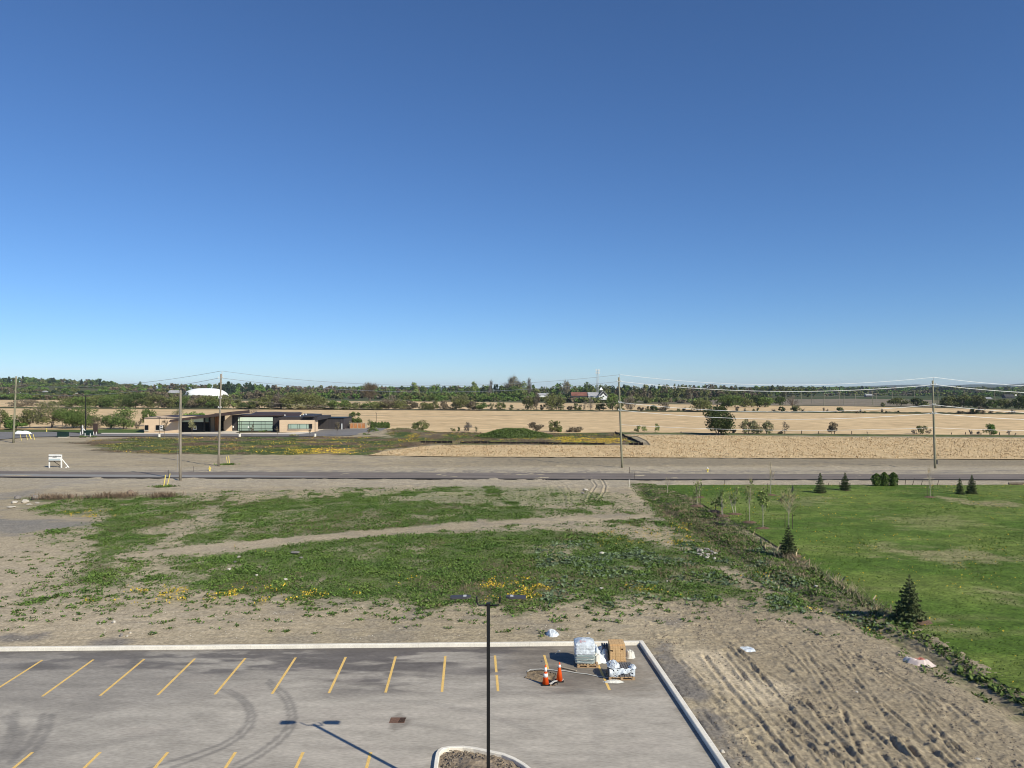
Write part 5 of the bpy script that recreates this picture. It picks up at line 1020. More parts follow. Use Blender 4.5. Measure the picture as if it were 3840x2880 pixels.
_, UP['M'] = upole(2333, 1754, 1415, 'greenish utility pole beyond the road near the picture centre', M['pole'], 0.20, ((1431, 0.7), (1509, 0.4), (1538, 0.6)), 1405, lean=-0.6)
_, UP['L'] = upole(819.5, 1749, 1402, 'tall weathered utility pole beyond the road before the clinic entrance', M['gpole'], 0.20, ((1418, 0.9), (1493, 0.5), (1529, 0.5)), 1391, lean=0.45)
_, UP['G'] = upole(676, 1802, 1463, 'shorter weathered utility pole on the near side of the road, carrying no arms', M['gpole'], 0.205, (), None, lean=0.05)
_, UP['F'] = upole(50, 1661, 1411, 'utility pole at the far left edge with one wide crossarm', M['pole'], 0.26, ((1474, 2.9),), None, lean=0.75)
# wires, each its own
def wire(p, q, sag, r, mat, label, n=28):
    p = Vector(p); q = Vector(q); mb = MB(); pts = []
    for i in range(n + 1):
        t_ = i / n; a = p.lerp(q, t_); a.z -= sag * 4 * t_ * (1 - t_); pts.append(a)
    mb.tube(pts, r, 6); return tag(mb.build('power_line', mat), label, 'power line', 'power lines strung between the utility poles')
def PT(k, py, dx=0.0, dy=0.0):
    X, Y, h = UP[k]; return (X + dx + {'R': -0.4, 'M': -0.5, 'L': 0.4, 'F': 0.5, 'G': 0}[k], Y + dy, H - (py - HY) * Y / F)
rw = 0.034
wire(PT('M', 1405, 0.2), PT('R', 1415, 0.2), 1.55, rw, M['wire'], 'topmost bright wire between the centre and right utility poles')
wire(PT('M', 1431, 0.35, -0.2), PT('R', 1442, 0.4, -0.2), 1.45, rw * 1.3, M['wire'], 'second bright wire between the centre and right utility poles')
wire(PT('M', 1509), PT('R', 1518), 1.45, rw, M['wire'], 'third bright wire between the centre and right poles, crossing the far field')
wire(PT('M', 1538), PT('R', 1550), 1.3, rw, M['wire'], 'fourth bright wire between the centre and right poles, over the corn field')
wire(PT('M', 1592), PT('R', 1604), 0.7, rw * 0.7, M['wire'], 'lowest thin wire between the centre and right utility poles')
RR = (UP['R'][0] + 54, UP['R'][1] - 1.0)
for py, s_, lab, k in ((1415, 1.5, 'topmost bright wire running off the picture from the right pole', 1), (1442, 1.4, 'second bright wire running off the picture from the right pole', 1.25), (1518, 1.3, 'third wire running off the picture from the right pole', 1), (1550, 1.0, 'fourth wire running off the picture from the right pole', 1), (1604, 0.3, 'lowest thin wire running off the picture from the right pole', .7)):
    z_ = H - (py - HY) * UP['R'][1] / F; wire(PT('R', py, 0.2), (RR[0], RR[1], z_ + 0.3), s_ + 0.4, rw * k, M['wire'], lab)
wire(PT('L', 1391, 0.15), PT('M', 1405, 0.1), 2.25, 0.026, M['wire_dark'], 'topmost grey wire between the clinic pole and the centre pole')
wire(PT('L', 1418, 0.35), PT('M', 1431, -0.3), 2.15, 0.030, M['wire_dark'], 'second grey wire between the clinic pole and the centre pole')
wire(PT('L', 1493), PT('M', 1509), 1.7, 0.026, M['gpole'], 'third wire between the clinic pole and the centre pole, over the hedgerow')
wire(PT('L', 1529), PT('M', 1538), 1.3, 0.026, M['gpole'], 'fourth wire between the clinic pole and the centre pole')
wire(PT('F', 1440, 0.0), PT('L', 1391, 0.1), 1.6, 0.030, M['wire_dark'], 'topmost grey wire between the far left pole and the clinic pole')
wire(PT('F', 1474, 1.2), PT('L', 1418, -0.4), 1.6, 0.034, M['wire_dark'], 'second grey wire between the far left pole and the clinic pole')
wire(PT('F', 1500, 0.0), PT('L', 1529, 0.0), 1.0, 0.026, M['gpole'], 'lower wire between the far left pole and the clinic pole')
wire(PT('F', 1474, -1.3), (UP['F'][0] - 30, UP['F'][1] + 26, 12.0), 1.0, 0.03, M['wire_dark'], 'wire leaving the picture from the far left crossarm')
X, Y, h = UP['G']; wire((X - 0.1, Y, h - 1.2), (X - 4.4, Y + 9, 0.0), 0.0, 0.02, M['steel'], 'thin guy wire from the near weathered pole down to the verge')
# guy guards, stakes
def stake(px, base, top, dx, mat, label, name='guy_marker', cat='marker', r=0.06, group='yellow guy markers by the poles'):
    X, Y = G(px, base); h = (base - top) * Y / F; mb = MB(); mb.tube([(0, 0, 0), (dx * Y / F, 0, h)], r, 7); o = mb.build(name, mat); o.location = (X, Y, 0); return tag(o, label, cat, group)
stake(613, 1828, 1781, 8, M['yellow'], 'left one of two yellow guy markers in the weed tuft by the near pole', r=0.07)
stake(628, 1818, 1776, 10, M['yellow'], 'right one of two yellow guy markers in the weed tuft by the near pole', r=0.06)
stake(854, 1741, 1712, -6, M['yellow'], 'left one of two yellow guy markers right of the clinic pole', r=0.05)
stake(861, 1740, 1709, -4, M['yellow'], 'right one of two yellow guy markers right of the clinic pole', r=0.06)
stake(81, 1652, 1628, -6, M['yellow'], 'leftmost yellow guy marker under the white sheeting', r=0.05); stake(104, 1650, 1630, -6, M['yellow'], 'second yellow guy marker under the white sheeting', r=0.05)
stake(117, 1647, 1627, -8, M['yellow'], 'thick yellow guy marker at the right end of the white sheeting', r=0.13); stake(130, 1649, 1628, -6, M['yellow'], 'yellow guy marker standing clear, right of the white sheeting', r=0.06)
X, Y = G(86, 1636); o = crumple('white_sheeting', X, Y, 0.75, 66 * Y / F, 1.0, 0.75, M['dome'], 'white plastic sheeting bunched over the yellow markers at the far left pole', 'plastic sheet', 71)
stake(726.5, 1769, 1748, 0, M['post'], 'dark thin stake left of the yellow hydrant', 'survey_stake', 'stake', 0.035, 'stakes along the road'); stake(631, 1794, 1762, 0, M['post'], 'bent dark rod beside the two yellow markers', 'survey_stake', 'stake', 0.03, 'stakes along the road')
stake(2360, 1778, 1751, 0, M['post'], 'dark thin stake beyond the road right of the centre pole', 'survey_stake', 'stake', 0.04, 'stakes along the road'); stake(2378, 1801, 1768, 3, M['post'], 'dark rod standing at the near road edge', 'survey_stake', 'stake', 0.03, 'stakes along the road')
stake(2359.5, 1828, 1797, 0, M['kerb'], 'pale survey stake at the corner of the lawn', 'survey_stake', 'stake', 0.04, 'stakes along the road')
for i, (px, b, tp, dx) in enumerate([(3393, 1826, 1795, 4), (3420, 1824, 1794, 10), (3454, 1822, 1803, 5), (3513, 1825, 1800, 8), (2718, 1822, 1800, 0), (3107, 1825, 1812, 0), (3147, 1826, 1808, 0)]):
    stake(px, b, tp, dx, M['post'], ['leftmost crooked stick behind the lawn, right of the cedars', 'long leaning stick behind the lawn, right of the cedars', 'short leaning stick behind the lawn, under the right pole', 'leaning stick just right of the staked bare tree', 'thin stick behind the staked saplings', 'short dark stake right of the left back spruce', 'short dark stake left of the second back spruce'][i], 'fence_stick', 'stick', 0.035, 'sticks along the back of the lawn')
# log
X, Y = G(3815, 1820); mb = MB(); mb.tube([(-0.6 - 0.6, 0.1, 0.2), (0.0, 0, 0.22), (1.4, -0.1, 0.25)], [0.17, 0.2, 0.16], 9); o = mb.build('log', M['bark']); o.location = (X, Y, 0.05); tag(o, 'grey log lying behind the lawn at the right edge', 'log')
# fence posts along the field line
for i, (px, b, tp, dx) in enumerate([(2554, 1626, 1618, 0), (3006, 1629, 1615, 0), (3070, 1630, 1617, 0), (3129, 1630, 1616, 0), (3194, 1630, 1616, 0), (3253, 1628, 1618, -2), (3439, 1629, 1622, -2), (3568, 1631, 1622, 0), (3621, 1631, 1621, 0), (3678, 1633, 1624, 1), (3748, 1634, 1621, 0), (3804, 1634, 1624, 6), (3715, 1634, 1621, 2)]):
    wh = ['alone at the left', 'left of the round lone tree', 'just left of the round lone tree', 'just right of the round lone tree', 'right of the round lone tree', 'midway between the lone tree and the right pole', 'tilted, left of the small shrubs by the right pole', 'right of the right utility pole', 'second one right of the right utility pole', 'left of the bright shrub at the right', 'just right of the bright shrub at the right', 'leaning hard at the right edge', 'inside the bright shrub at the right'][i]
    stake(px, b, tp, dx, M['post'], 'dark fence post, ' + wh, 'fence_post', 'fence post', 0.11, 'old posts along the field line')
# silt fences: sagging black cloth with stakes
def silt(pts, h, label, seed, n_st):
    P_ = [Vector((*G(a, b), 0)) for a, b in pts]; rng = np.random.default_rng(seed); t = thing('silt_fence', P_[0], label, 'silt fence'); L_ = [0]
    for a, b in zip(P_[:-1], P_[1:]): L_.append(L_[-1] + (b - a).length)
    def at_(s):
        for i in range(len(P_) - 1):
            if s <= L_[i + 1] + 1e-6: return P_[i].lerp(P_[i + 1], (s - L_[i]) / (L_[i + 1] - L_[i]))
        return P_[-1]
    n = int(L_[-1] / 0.5); V = []; 
    for i in range(n + 1):
        s = L_[-1] * i / n; p = at_(s) - P_[0]; zt = h * (0.75 + 0.35 * vnoise(np.array([s / 3.0]), np.array([seed * 1.0]), 5)[0]) - 0.12 * abs(math.sin(s * math.pi * n_st / L_[-1])); V += [(p.x, p.y, 0), (p.x, p.y + 0.06 * math.sin(s * 2), zt * 0.5), (p.x, p.y + 0.1, zt)]
    fc = [f for i in range(n) for f in ((i * 3, i * 3 + 3, i * 3 + 4, i * 3 + 1), (i * 3 + 1, i * 3 + 4, i * 3 + 5, i * 3 + 2))]; mesh_np('cloth', V, np.array(fc), M['fabric'], t)
    for i in range(n_st + 1):
        p = at_(L_[-1] * i / n_st) - P_[0]; mb = MB(); mb.bar((p.x, p.y - 0.07, 0), (p.x, p.y - 0.07, h * 1.15), 0.06); mb.build('stake', M['stake'], t)
silt([(1576, 1662), (1610, 1661), (1697, 1662)], 0.62, 'short black silt fence at the left of the weedy pit', 1, 6)
silt([(1724, 1664), (1745, 1663), (1900, 1664), (2080, 1666), (2268, 1668)], 0.66, 'long sagging black silt fence in front of the green mound', 2, 20)
silt([(2358, 1668.5), (2412, 1670)], 0.62, 'short black silt fence at the pointed corner of the pit', 3, 3)
silt([(2410, 1669.5), (2370, 1650), (2330, 1634), (2306, 1626)], 0.75, 'black silt fence running away diagonally at the right of the pit', 4, 10)
silt([(1598, 1624), (1700, 1624.5), (1805, 1625.5)], 0.42, 'low black silt fence along the field edge behind the pit', 5, 9)
# the green mound
x, y, fc = grid(np.arange(-14.5, 14.6, 0.45), np.arange(-11, 11.1, 0.45)); mx, my = G(1930, 1641)
r2 = np.hypot((x + 1.0) / 13.2, y / 9.5); prof = (1 - sstep(0.05, 1.0, r2)) * 2.35 * (1 - 0.25 * sstep(0, -12, x)) + 0.4 * np.exp(-((x - 8) / 3) ** 2 - ((y + 1) / 4) ** 2)
z = prof * (0.82 + 0.4 * fbm(x / 3 + 5, y / 3, 210, 4)) - 0.12 + 0.35 * (fbm(x / 0.9, y / 0.9, 211, 3) - 0.5) * (prof > 0.3)
o = mesh_np('grassy_mound', np.stack([x, y, z], 1), fc, M['mound'], smooth=True); o.location = (mx, my + 2.5, 0.02); tag(o, kind='structure')
rng = np.random.default_rng(77); n = 5200; xx = rng.uniform(-13, 13, n); yy = rng.uniform(-9.5, 9.5, n); r2 = np.hypot((xx + 1.0) / 13.2, yy / 9.5); zz = (1 - sstep(0.05, 1.0, r2)) * 2.35 * (1 - 0.25 * sstep(0, -12, xx)) + 0.4 * np.exp(-((xx - 8) / 3) ** 2 - ((yy + 1) / 4) ** 2); zz = zz * (0.82 + 0.4 * fbm(xx / 3 + 5, yy / 3, 210, 4)) - 0.12; k = zz > 0.1
scatter('mound_grass', np.stack([xx[k] + mx, yy[k] + my + 2.5, zz[k]], 1), np.full(k.sum(), 0.55), M['leaf_green'], 'dark green grass growing over the mound behind the silt fence', rng, tall=1.2, nl=4, cat='grass', wd=0.16)
# weeds between the road and the clinic
n = 52000; xx = rng.uniform(-130, 42, n); yy = rng.uniform(158, 236, n)
wfp = poly([(240,1662),(500,1641),(1420,1640),(1580,1655),(1620,1668),(1440,1690),(1390,1708),(900,1706),(500,1702),(330,1690),(420,1680)]); pitp = poly([(1420,1612),(1500,1606),(1560,1622),(2000,1626),(2330,1624),(2415,1668),(2300,1668),(1600,1668),(1500,1660)])
k = ((sd(xx, yy, wfp) > 0) | (sd(xx, yy, pitp) > 0)) & (fbm(xx / 3.5, yy / 5, 220, 3) > 0.42); xx, yy = xx[k], yy[k]; zz = gheight(xx, yy)
kk = fbm(xx / 8, yy / 8, 91, 4) < 0.5
Pt = np.stack([xx, yy, zz], 1)
scatter('rough_weeds', Pt[kk][::2], np.full(len(Pt[kk][::2]), 0.32), M['leaf_olive'], 'rough green weeds in the field before the clinic', rng, tall=1.1, nl=4, wd=0.2)
scatter('brown_weeds', Pt[~kk], np.full((~kk).sum(), 0.4), M['redweed'], 'brown dead weeds in the field before the clinic', rng, tall=1.2, nl=4, wd=0.07)
n = 90000; fx = rng.uniform(-110, 42, n); fy = rng.uniform(158, 232, n); fk = np.zeros(n)
for p_ in ([(2070,1640),(2200,1644),(2330,1645),(2330,1664),(2080,1662)], [(1490,1650),(1560,1636),(1570,1652),(1520,1660)], [(1080,1686),(1250,1682),(1320,1690),(1300,1702),(1080,1702)]): fk = np.maximum(fk, sstep(-1, 1.5, sd(fx, fy, poly(p_)) + (fbm(fx / 3, fy / 5, 240, 3) - 0.5) * 9))
fk = fk * 0.8 + 0.13 * ((sd(fx, fy, wfp) > 0) | (sd(fx, fy, pitp) > 0)) * (fbm(fx / 7, fy / 4, 242, 3) > 0.52); k = rng.random(n) < fk * (fbm(fx / 1.5, fy / 2, 241, 3) > 0.42); fx, fy = fx[k], fy[k]
V, Fq = leaves(rng, np.stack([fx, fy, gheight(fx, fy) + 0.22], 1), 0.15, 0.3, 1.5)
tag(mesh_np('mustard_flowers', V, Fq, M['flower']), 'yellow flowers drifting through the rough field and pit before the clinic', 'flowers', kind='stuff')
n = 120000; fx = rng.uniform(-95, 190, n); fy = rng.uniform(150, 240, n); k = (sd(fx, fy, f1) > 0.5) & (rng.random(n) < 0.35 + 0.65 * (fbm(fx / 2, fy / 4, 250, 3) > 0.5)); fx, fy = fx[k], fy[k]; m_ = len(fx) // 2
for a_, nm, lb in ((slice(0, m_), nmat('bleached_straw', (0.76,0.60,0.38), 0.9, 0.12, 1, island=0.2), 'bleached corn straw strewn over the near stubble field'), (slice(m_, None), nmat('shadow_toned_stubble', (0.42,0.30,0.17), 0.9, 0.2, 1, island=0.3), 'short corn stubs coloured dark as shadow specks across the near stubble field')):  # second half coloured darker to stand in for shadow tufts
    scatter('corn_stubble', np.stack([fx[a_], fy[a_], np.full(len(fx[a_]), ZF)], 1), np.full(len(fx[a_]), 0.36), nm, lb, rng, tall=0.7 if m_ and a_.start == 0 else 1.2, nl=1, cat='stubble', wd=0.25)
# ------------------------------------------------------------------ boulders, stones, rubble
def rock(px, base, wpx, hpx, mat, label, name='boulder', cat='boulder', seed=0, group=None, z0=0.0):
    X, Y = G(px, base); w_ = wpx * Y / F; h = hpx * Y / F; r = np.random.default_rng(seed + int(px)); n = 26
    d = r.normal(size=(n, 3)); d /= np.linalg.norm(d, axis=1)[:, None]; d *= r.uniform(0.85, 1.1, (n, 1))
    import bmesh
    bm = bmesh.new()
    for p in d: bm.verts.new((p[0] * w_ / 2, p[1] * w_ * 0.42, p[2] * h * 0.5 + h * 0.38))
    bmesh.ops.convex_hull(bm, input=bm.verts); me = bpy.data.meshes.new(name); bm.to_mesh(me); bm.free(); me.materials.append(mat)
    o = link(name, me); o.location = (X, Y, z0); return tag(o, label, cat, group)
rock(490, 1862, 34, 30, M['boulder'], 'large brown boulder at the right end of the dry stalks', seed=1)
rock(606, 1862, 26, 15, M['boulder'], 'low reddish brown boulder right of the large brown one', seed=2)
rock(130, 1874, 28, 22, M['greystone'], 'dark grey boulder at the left end of the dry stalks', seed=3)
rock(264, 1867, 22, 16, M['boulder'], 'brown boulder half hidden among the dry stalks', seed=4)
for i, (px, b, w_, h_, lab) in enumerate([(66, 1873, 26, 20, 'pointed grey stone standing at the back of the left rubble'), (92, 1886, 34, 16, 'broad pale stone in the left rubble'), (55, 1888, 26, 13, 'pale stone at the left of the rubble'), (112, 1894, 28, 8, 'flat pale slab at the front of the left rubble'), (163, 1867, 12, 7, 'small white stone right of the grey boulder'), (40, 1905, 36, 9, 'flat cream stone at the left edge'), (140, 1888, 20, 5, 'thin flat slab right of the left rubble')]):
    rock(px, b, w_, h_, M['stone'] if i else M['greystone'], lab, 'stone', 'stone', seed=10 + i, group='rubble stones at the left')
for i, (px, b, w_, h_, lab) in enumerate([(859, 2143, 17, 10, 'square white block in the left of the weeds'), (896, 2096, 16, 9, 'curved pale fragment in the weeds above the white block'), (962, 2165, 12, 9, 'small white stone right of the white block'), (1071, 2180, 18, 8, 'white stone low in the weeds, right of centre left'), (1106, 2080, 36, 12, 'broad pale grey stone in the weeds'), (1130, 2097, 16, 6, 'small pale stone just below the broad grey one'), (2257, 2080, 20, 8, 'white fragment in the weeds right of centre'), (2194, 1842, 26, 9, 'white sheet-like scrap near the wheel tracks'), (2185, 1855, 16, 8, 'grey stone below the white scrap'), (2255, 2215, 18, 8, 'tan stone at the front of the weeds'), (426, 2343, 16, 12, 'pale block on the bare soil at the left'), (488, 2383, 13, 9, 'upper pale stone near the left kerb'), (477, 2395, 12, 7, 'lower pale stone near the left kerb'), (373, 2348, 12, 5, 'flat pale stone left of the pale block'), (2208, 2384, 14, 8, 'pinkish stone behind the far kerb near the pallets'), (882, 2114, 13, 8, 'grey stone above the square white block'), (2502, 2187, 8, 7, 'small white stone in the reddish weeds'), (3060, 2206, 16, 9, 'white scrap in the ditch grass'), (3212, 2606, 13, 8, 'white stone in the churned soil'), (2711, 2832, 22, 14, 'tan boulder beside the right kerb'), (3668, 2858, 22, 6, 'white splinter at the lower right'), (455, 2395, 14, 16, 'dark scrap beside the pale stones near the left kerb')]):
    rock(px, b, w_, h_, M['greystone'] if 'dark' in lab or 'grey' in lab else M['stone'], lab, 'stone', 'stone', seed=40 + i, z0=0.1)
rng = np.random.default_rng(9)
for i in range(40):
    a = rng.uniform(0, 6.28); r_ = rng.random() ** 0.45; px = 2650 + 42 * r_ * math.cos(a) + 12 * (rng.random() - .5); b = 2084 + 20 * r_ * math.sin(a) + (px - 2650) * 0.25
    rock(px, b, rng.uniform(6, 14), rng.uniform(3.5, 8), M['stone'] if i % 3 else M['greystone'], 'one of the broken pale stones heaped in the rubble pile by the ditch', 'rubble_stone', 'stone', seed=100 + i, group='broken stones heaped by the ditch', z0=0.16 + 0.2 * (1 - r_))
# soil spoil tufts near the guy markers
for (px, b, lab) in ((620, 1826, 'green weed tuft around the near yellow guy markers'), (848, 1743, 'green weed tuft around the yellow markers by the clinic pole')):
    X, Y = G(px, b); n = 160; scatter('weed_tuft', np.stack([X + rng.normal(size=n) * 0.75, Y + rng.normal(size=n) * 0.6, np.zeros(n)], 1), np.full(n, 0.3), M['weed'], lab, rng, nl=4)
# ------------------------------------------------------------------ lawn trees
def mulch(X, Y, r, label):
    rg = np.random.default_rng(int(X * 10)); n = 22; mb = MB(); V = [(0, 0, 0.16)]; 
    for k, (q, z_) in enumerate(((0.5, 0.13), (1.0, 0.0))):
        for i in range(n): a = 2 * math.pi * i / n; rr = r * q * rg.uniform(0.88, 1.12); V.append((rr * math.cos(a), rr * math.sin(a), z_ * rg.uniform(0.6, 1.3)))
    fs = [(0, 1 + i, 1 + (i + 1) % n) for i in range(n)] + [(1 + i, 1 + n + i, 1 + n + (i + 1) % n, 1 + (i + 1) % n) for i in range(n)]
    mb.add(V, fs); o = mb.build('mulch_ring', M['mulch'], None, True); o.location = (X, Y, 0.17); return tag(o, label, 'mulch')
def spruce(px, base, top, wpx, label, col='spruce', mulch_label=None, size=None, mo=0.0):
    X, Y = G(px, base, 0.2); h = (base - top) * Y / F; w_ = wpx * Y / F; rg = np.random.default_rng(int(px))
    t = emit(spruce_parts(rg, h, w_, size or max(0.10, Y / 771 * 0.9), col=col), 'spruce_tree', (X, Y, 0.2), label, 'tree', 'young spruces on the lawn')
    if mulch_label: mulch(X + mo, Y - 0.1, w_ * 0.42, mulch_label)
spruce(3410, 2325, 2160, 116, 'largest young spruce on the lawn, standing in a wide mulch ring near the ditch', mulch_label='brown mulch ring under the largest spruce at the lower right', mo=0.45)
spruce(2956, 2082, 1972, 72, 'young spruce on the lawn below the bare staked sapling', mulch_label='mulch ring under the spruce by the ditch', mo=0.4)
spruce(3076, 1848, 1776, 44, 'leftmost spruce at the back edge of the lawn', mulch_label='mulch ring under the leftmost back spruce')
spruce(3169, 1839, 1775, 42, 'second spruce at the back edge of the lawn, left of the cedars', mulch_label='mulch ring under the second back spruce')
spruce(3599, 1853, 1797, 30, 'narrow small spruce at the back right of the lawn')
spruce(3644, 1850, 1784, 40, 'taller spruce just right of the narrow one at the back right of the lawn')
def cedar(px, base, top, wpx, label, group='cedar bushes at the back of the lawn', size=None, name='cedar_bush', z0=0.15, col='cedar'):
    X, Y = G(px, base, z0); h = (base - top) * Y / F; w_ = wpx * Y / F; rg = np.random.default_rng(int(px)); s = size or Y / 771 * 1.0; n = int(min(5000, w_ * h / s / s * 7))
    u = rg.random(n) ** 0.8; a = rg.uniform(0, 6.28, n); r_ = w_ / 2 * np.clip(np.sin(np.pi * np.clip(u * 0.88 + 0.12, 0, 1)) ** 0.6, 0.08, 1) * rg.uniform(0.6, 1.15, n) * (1 + 0.10 * np.sin(3 * a + px) + 0.12 * np.sin(7 * a + 9 * u))
    P_ = np.stack([np.cos(a) * r_, np.sin(a) * r_, u * h], 1); V, Fq = leaves(rg, P_, s, 1.6, 2.0); mb = MB(); mb.tube([(0, 0, -0.05), (0, 0, h * 0.8)], [h * 0.03, h * 0.01], 6)
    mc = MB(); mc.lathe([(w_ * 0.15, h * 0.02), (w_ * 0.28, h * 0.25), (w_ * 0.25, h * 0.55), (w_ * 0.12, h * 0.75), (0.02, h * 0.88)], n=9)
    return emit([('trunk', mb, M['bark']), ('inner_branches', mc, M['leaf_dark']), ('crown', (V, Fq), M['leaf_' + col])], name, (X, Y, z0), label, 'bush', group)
cedar(3287, 1823, 1776, 36, 'left darkest of the three round cedar bushes behind the lawn'); cedar(3316, 1824, 1771, 32, 'middle cedar bush of the three behind the lawn'); cedar(3350, 1824, 1772, 34, 'right yellowish cedar bush of the three behind the lawn')
def sapling(px, base, top, wpx, crown0, leafcol, label, dens=0.5, bare=0.5, stakes=1, trunks=1, bark='palebark', size=0.14, lean=0.0, ring=None, r0=0.032, twig='tan'):
    X, Y = G(px, base, 0.2); h = (base - top) * Y / F; w_ = wpx * Y / F; rg = np.random.default_rng(int(px) + 5); cb = crown0 * h
    parts = tree_parts(None, rg, w_, h, leafcol, size, dens, cb, 14, bark, bare, trunks, r0, lean, 0.8, twig)
    t = emit(parts, 'young_tree', (X, Y, 0.2), label, 'tree', 'young trees on the lawn')
    for s in range(stakes):
        mb = MB(); sxx = (-0.35, 0.38)[s]; mb.tube([(sxx, 0.05, 0), (sxx, 0.05, 1.5)], 0.03, 6); mb.build('support_stake', M['post'], t)
    if ring: mulch(X, Y, 0.75, ring)
sapling(2614, 1896, 1806, 34, 0.35, 'lime', 'staked sapling farthest left on the lawn, its crown very thin', 0.16, 0.5, 2, ring='mulch ring under the leftmost staked sapling')
sapling(2623, 1865, 1798, 22, 0.4, 'lime', 'faint thin sapling just behind the leftmost staked one', 0.1, 0.4, 1, ring='mulch ring behind the leftmost staked sapling')
sapling(2683, 1917, 1862, 42, 0.3, 'green', 'low spreading dark little tree left of the white birches', 0.35, 0.7, 0, bark='bark', ring='mulch ring under the low spreading tree', twig='grey')
sapling(2710, 1933, 1838, 42, 0.28, 'lime', 'white stemmed birch clump with sparse fresh leaves, left of its pair', 0.42, 0.4, 0, trunks=2, ring='mulch ring under the left birch clump', r0=0.04)
sapling(2757, 1927, 1828, 46, 0.35, 'lime', 'leaning white stemmed birch, right of its pair', 0.36, 0.4, 0, trunks=2, ring='mulch ring under the leaning birch', lean=-0.3, r0=0.04)
sapling(2811, 1958, 1793, 36, 0.3, 'lime', 'tall narrow staked sapling with pale feathery top', 0.13, 0.9, 1, ring='mulch ring under the tall narrow sapling')
sapling(2861, 1981, 1830, 48, 0.40, 'lime', 'fresh green leafy young tree with a straight pale trunk', 0.62, 0.2, 0, ring='mulch ring under the leafy young tree', r0=0.036, size=0.17)
sapling(2890, 1856, 1738, 22, 0.35, 'pale', 'tall thin bare sapling at the back of the lawn, by a dark stake', 0.02, 0.8, 1, ring='mulch ring under the thin bare sapling at the back')
sapling(2958, 1985, 1838, 62, 0.42, 'pale', 'bare fan shaped sapling rising behind the near ditch spruce', 0.03, 1.9, 2)
sapling(3488, 1864, 1756, 22, 0.3, 'pale', 'bare staked sapling between two dark stakes, below the right utility pole', 0.02, 0.6, 2, ring='mulch ring under the bare sapling below the right pole')
sapling(2503, 1846, 1790, 18, 0.3, 'pale', 'tiny bare sapling at the back left corner of the lawn', 0.02, 0.7, 0, ring=None)
# dry reeds leaning over the ditch edge: part of the ditch grass mass
def reedline(pts, n, h, label):
    P_ = poly(pts); rg = np.random.default_rng(n); out = []
    for a, b in zip(P_[:-1], P_[1:]):
        t = rg.random(n)[:, None]; q = np.array(a) + (np.array(b) - np.array(a)) * t + rg.normal(size=(n, 2)) * 0.35; out.append(np.c_[q, np.full(n, 0.1)])
    Q = np.vstack(out); d = rg.normal(size=Q.shape) * 0.6; d[:, 2] = 0.9; V, Ft = twigs(rg, Q, d, h, 0.018)
    tag(mesh_np('dry_reeds', V, Ft, M['drygrass']), label, 'grass', kind='stuff')
reedline([(2560,1860),(2700,1945),(2820,2020),(2930,2090),(3000,2110),(3120,2180),(3200,2230),(3280,2290),(3340,2330)], 150, 0.75, 'tall straw coloured reeds leaning along the lawn side of the ditch')
# ------------------------------------------------------------------ shrubs and trees by the clinic
PL = lambda *a, **k: plant(*a, **k)
g1 = 'trees left of the clinic'
for a in [
 (2,1609,60,1538,'olive','olive green tree cut by the left picture edge',0.9,0.3,1), (62,1611,78,1572,'bright','low bright green bush beside the far left utility pole',1.1,0,1), (40,1608,60,1560,'green','dark green bush behind the far left utility pole',1.0,0,1),
 (112,1607,100,1532,'olive','rounded olive and grey tree right of the far left pole',0.95,0.5,1), (185,1607,120,1508,'olive','tall sparse tree whose thin crown shows the tan field through it',0.5,0.9,2), (240,1601,70,1530,'olive','sparse tree right of the tallest thin one',0.4,0.8,2),
 (292,1607,165,1526,'green','broad dense green tree behind the street light',1.3,0,3), (365,1606,62,1566,'brown','brown twiggy shrub behind the brown pylon sign',0.4,0.9,2), (408,1610,60,1555,'green','mixed green shrub right of the pylon sign',0.7,0.3,2),
 (462,1611,110,1529,'green','large half leafed green tree between the pylon sign and the clinic',0.85,0.4,2), (520,1610,30,1575,'brown','small brown shrub just left of the clinic wall',0.3,0.8,1), (556,1600,62,1532,'green','round green tree rising behind the left end of the clinic roof',0.9,0.1,2),
 (672,1592,62,1533,'pale','thin pale tree above the clinic roof beside the near pole',0.3,0.8,1), (733,1592,74,1537,'bright','bright green treetop above the clinic canopy',1.0,0,2), (945,1592,66,1536,'brown','sparse brown treetop above the raised clinic roof',0.22,0.7,2),
 (1333,1600,54,1544,'green','dense dark green tree behind the cedar waste enclosure',1.15,0.0,1), (1304,1607,26,1576,'pale','pale thin shrub between the clinic annex and the waste enclosure',0.4,0.6,2), (1388,1607,24,1572,'pale','pale wispy shrub left of the dark cedar hedge',0.4,0.6,2)]:
    px, b, w_, tp, col, lab, dn, br, tr = a
    plant(px, b, w_, tp, col, lab, group=g1 if px < 600 else 'trees round the clinic', dens=dn, bare=br, trunks=tr, name='shrub' if ('shrub' in lab or 'bush' in lab) else 'tree', cat='shrub' if ('shrub' in lab or 'bush' in lab) else 'tree', base=0.04 if ('shrub' in lab or 'bush' in lab) else 0.1, size=0.30)
for i, px in enumerate((1396, 1408, 1420, 1432, 1444, 1455)):
    cedar(px, 1606, 1581 + (i % 3), 15, ('first', 'second', 'third', 'fourth', 'fifth', 'sixth')[i] + ' cedar from the left in the dark hedge by the brown car park light', 'cedar hedge by the clinic car park', 0.28, z0=0.1, col='green')
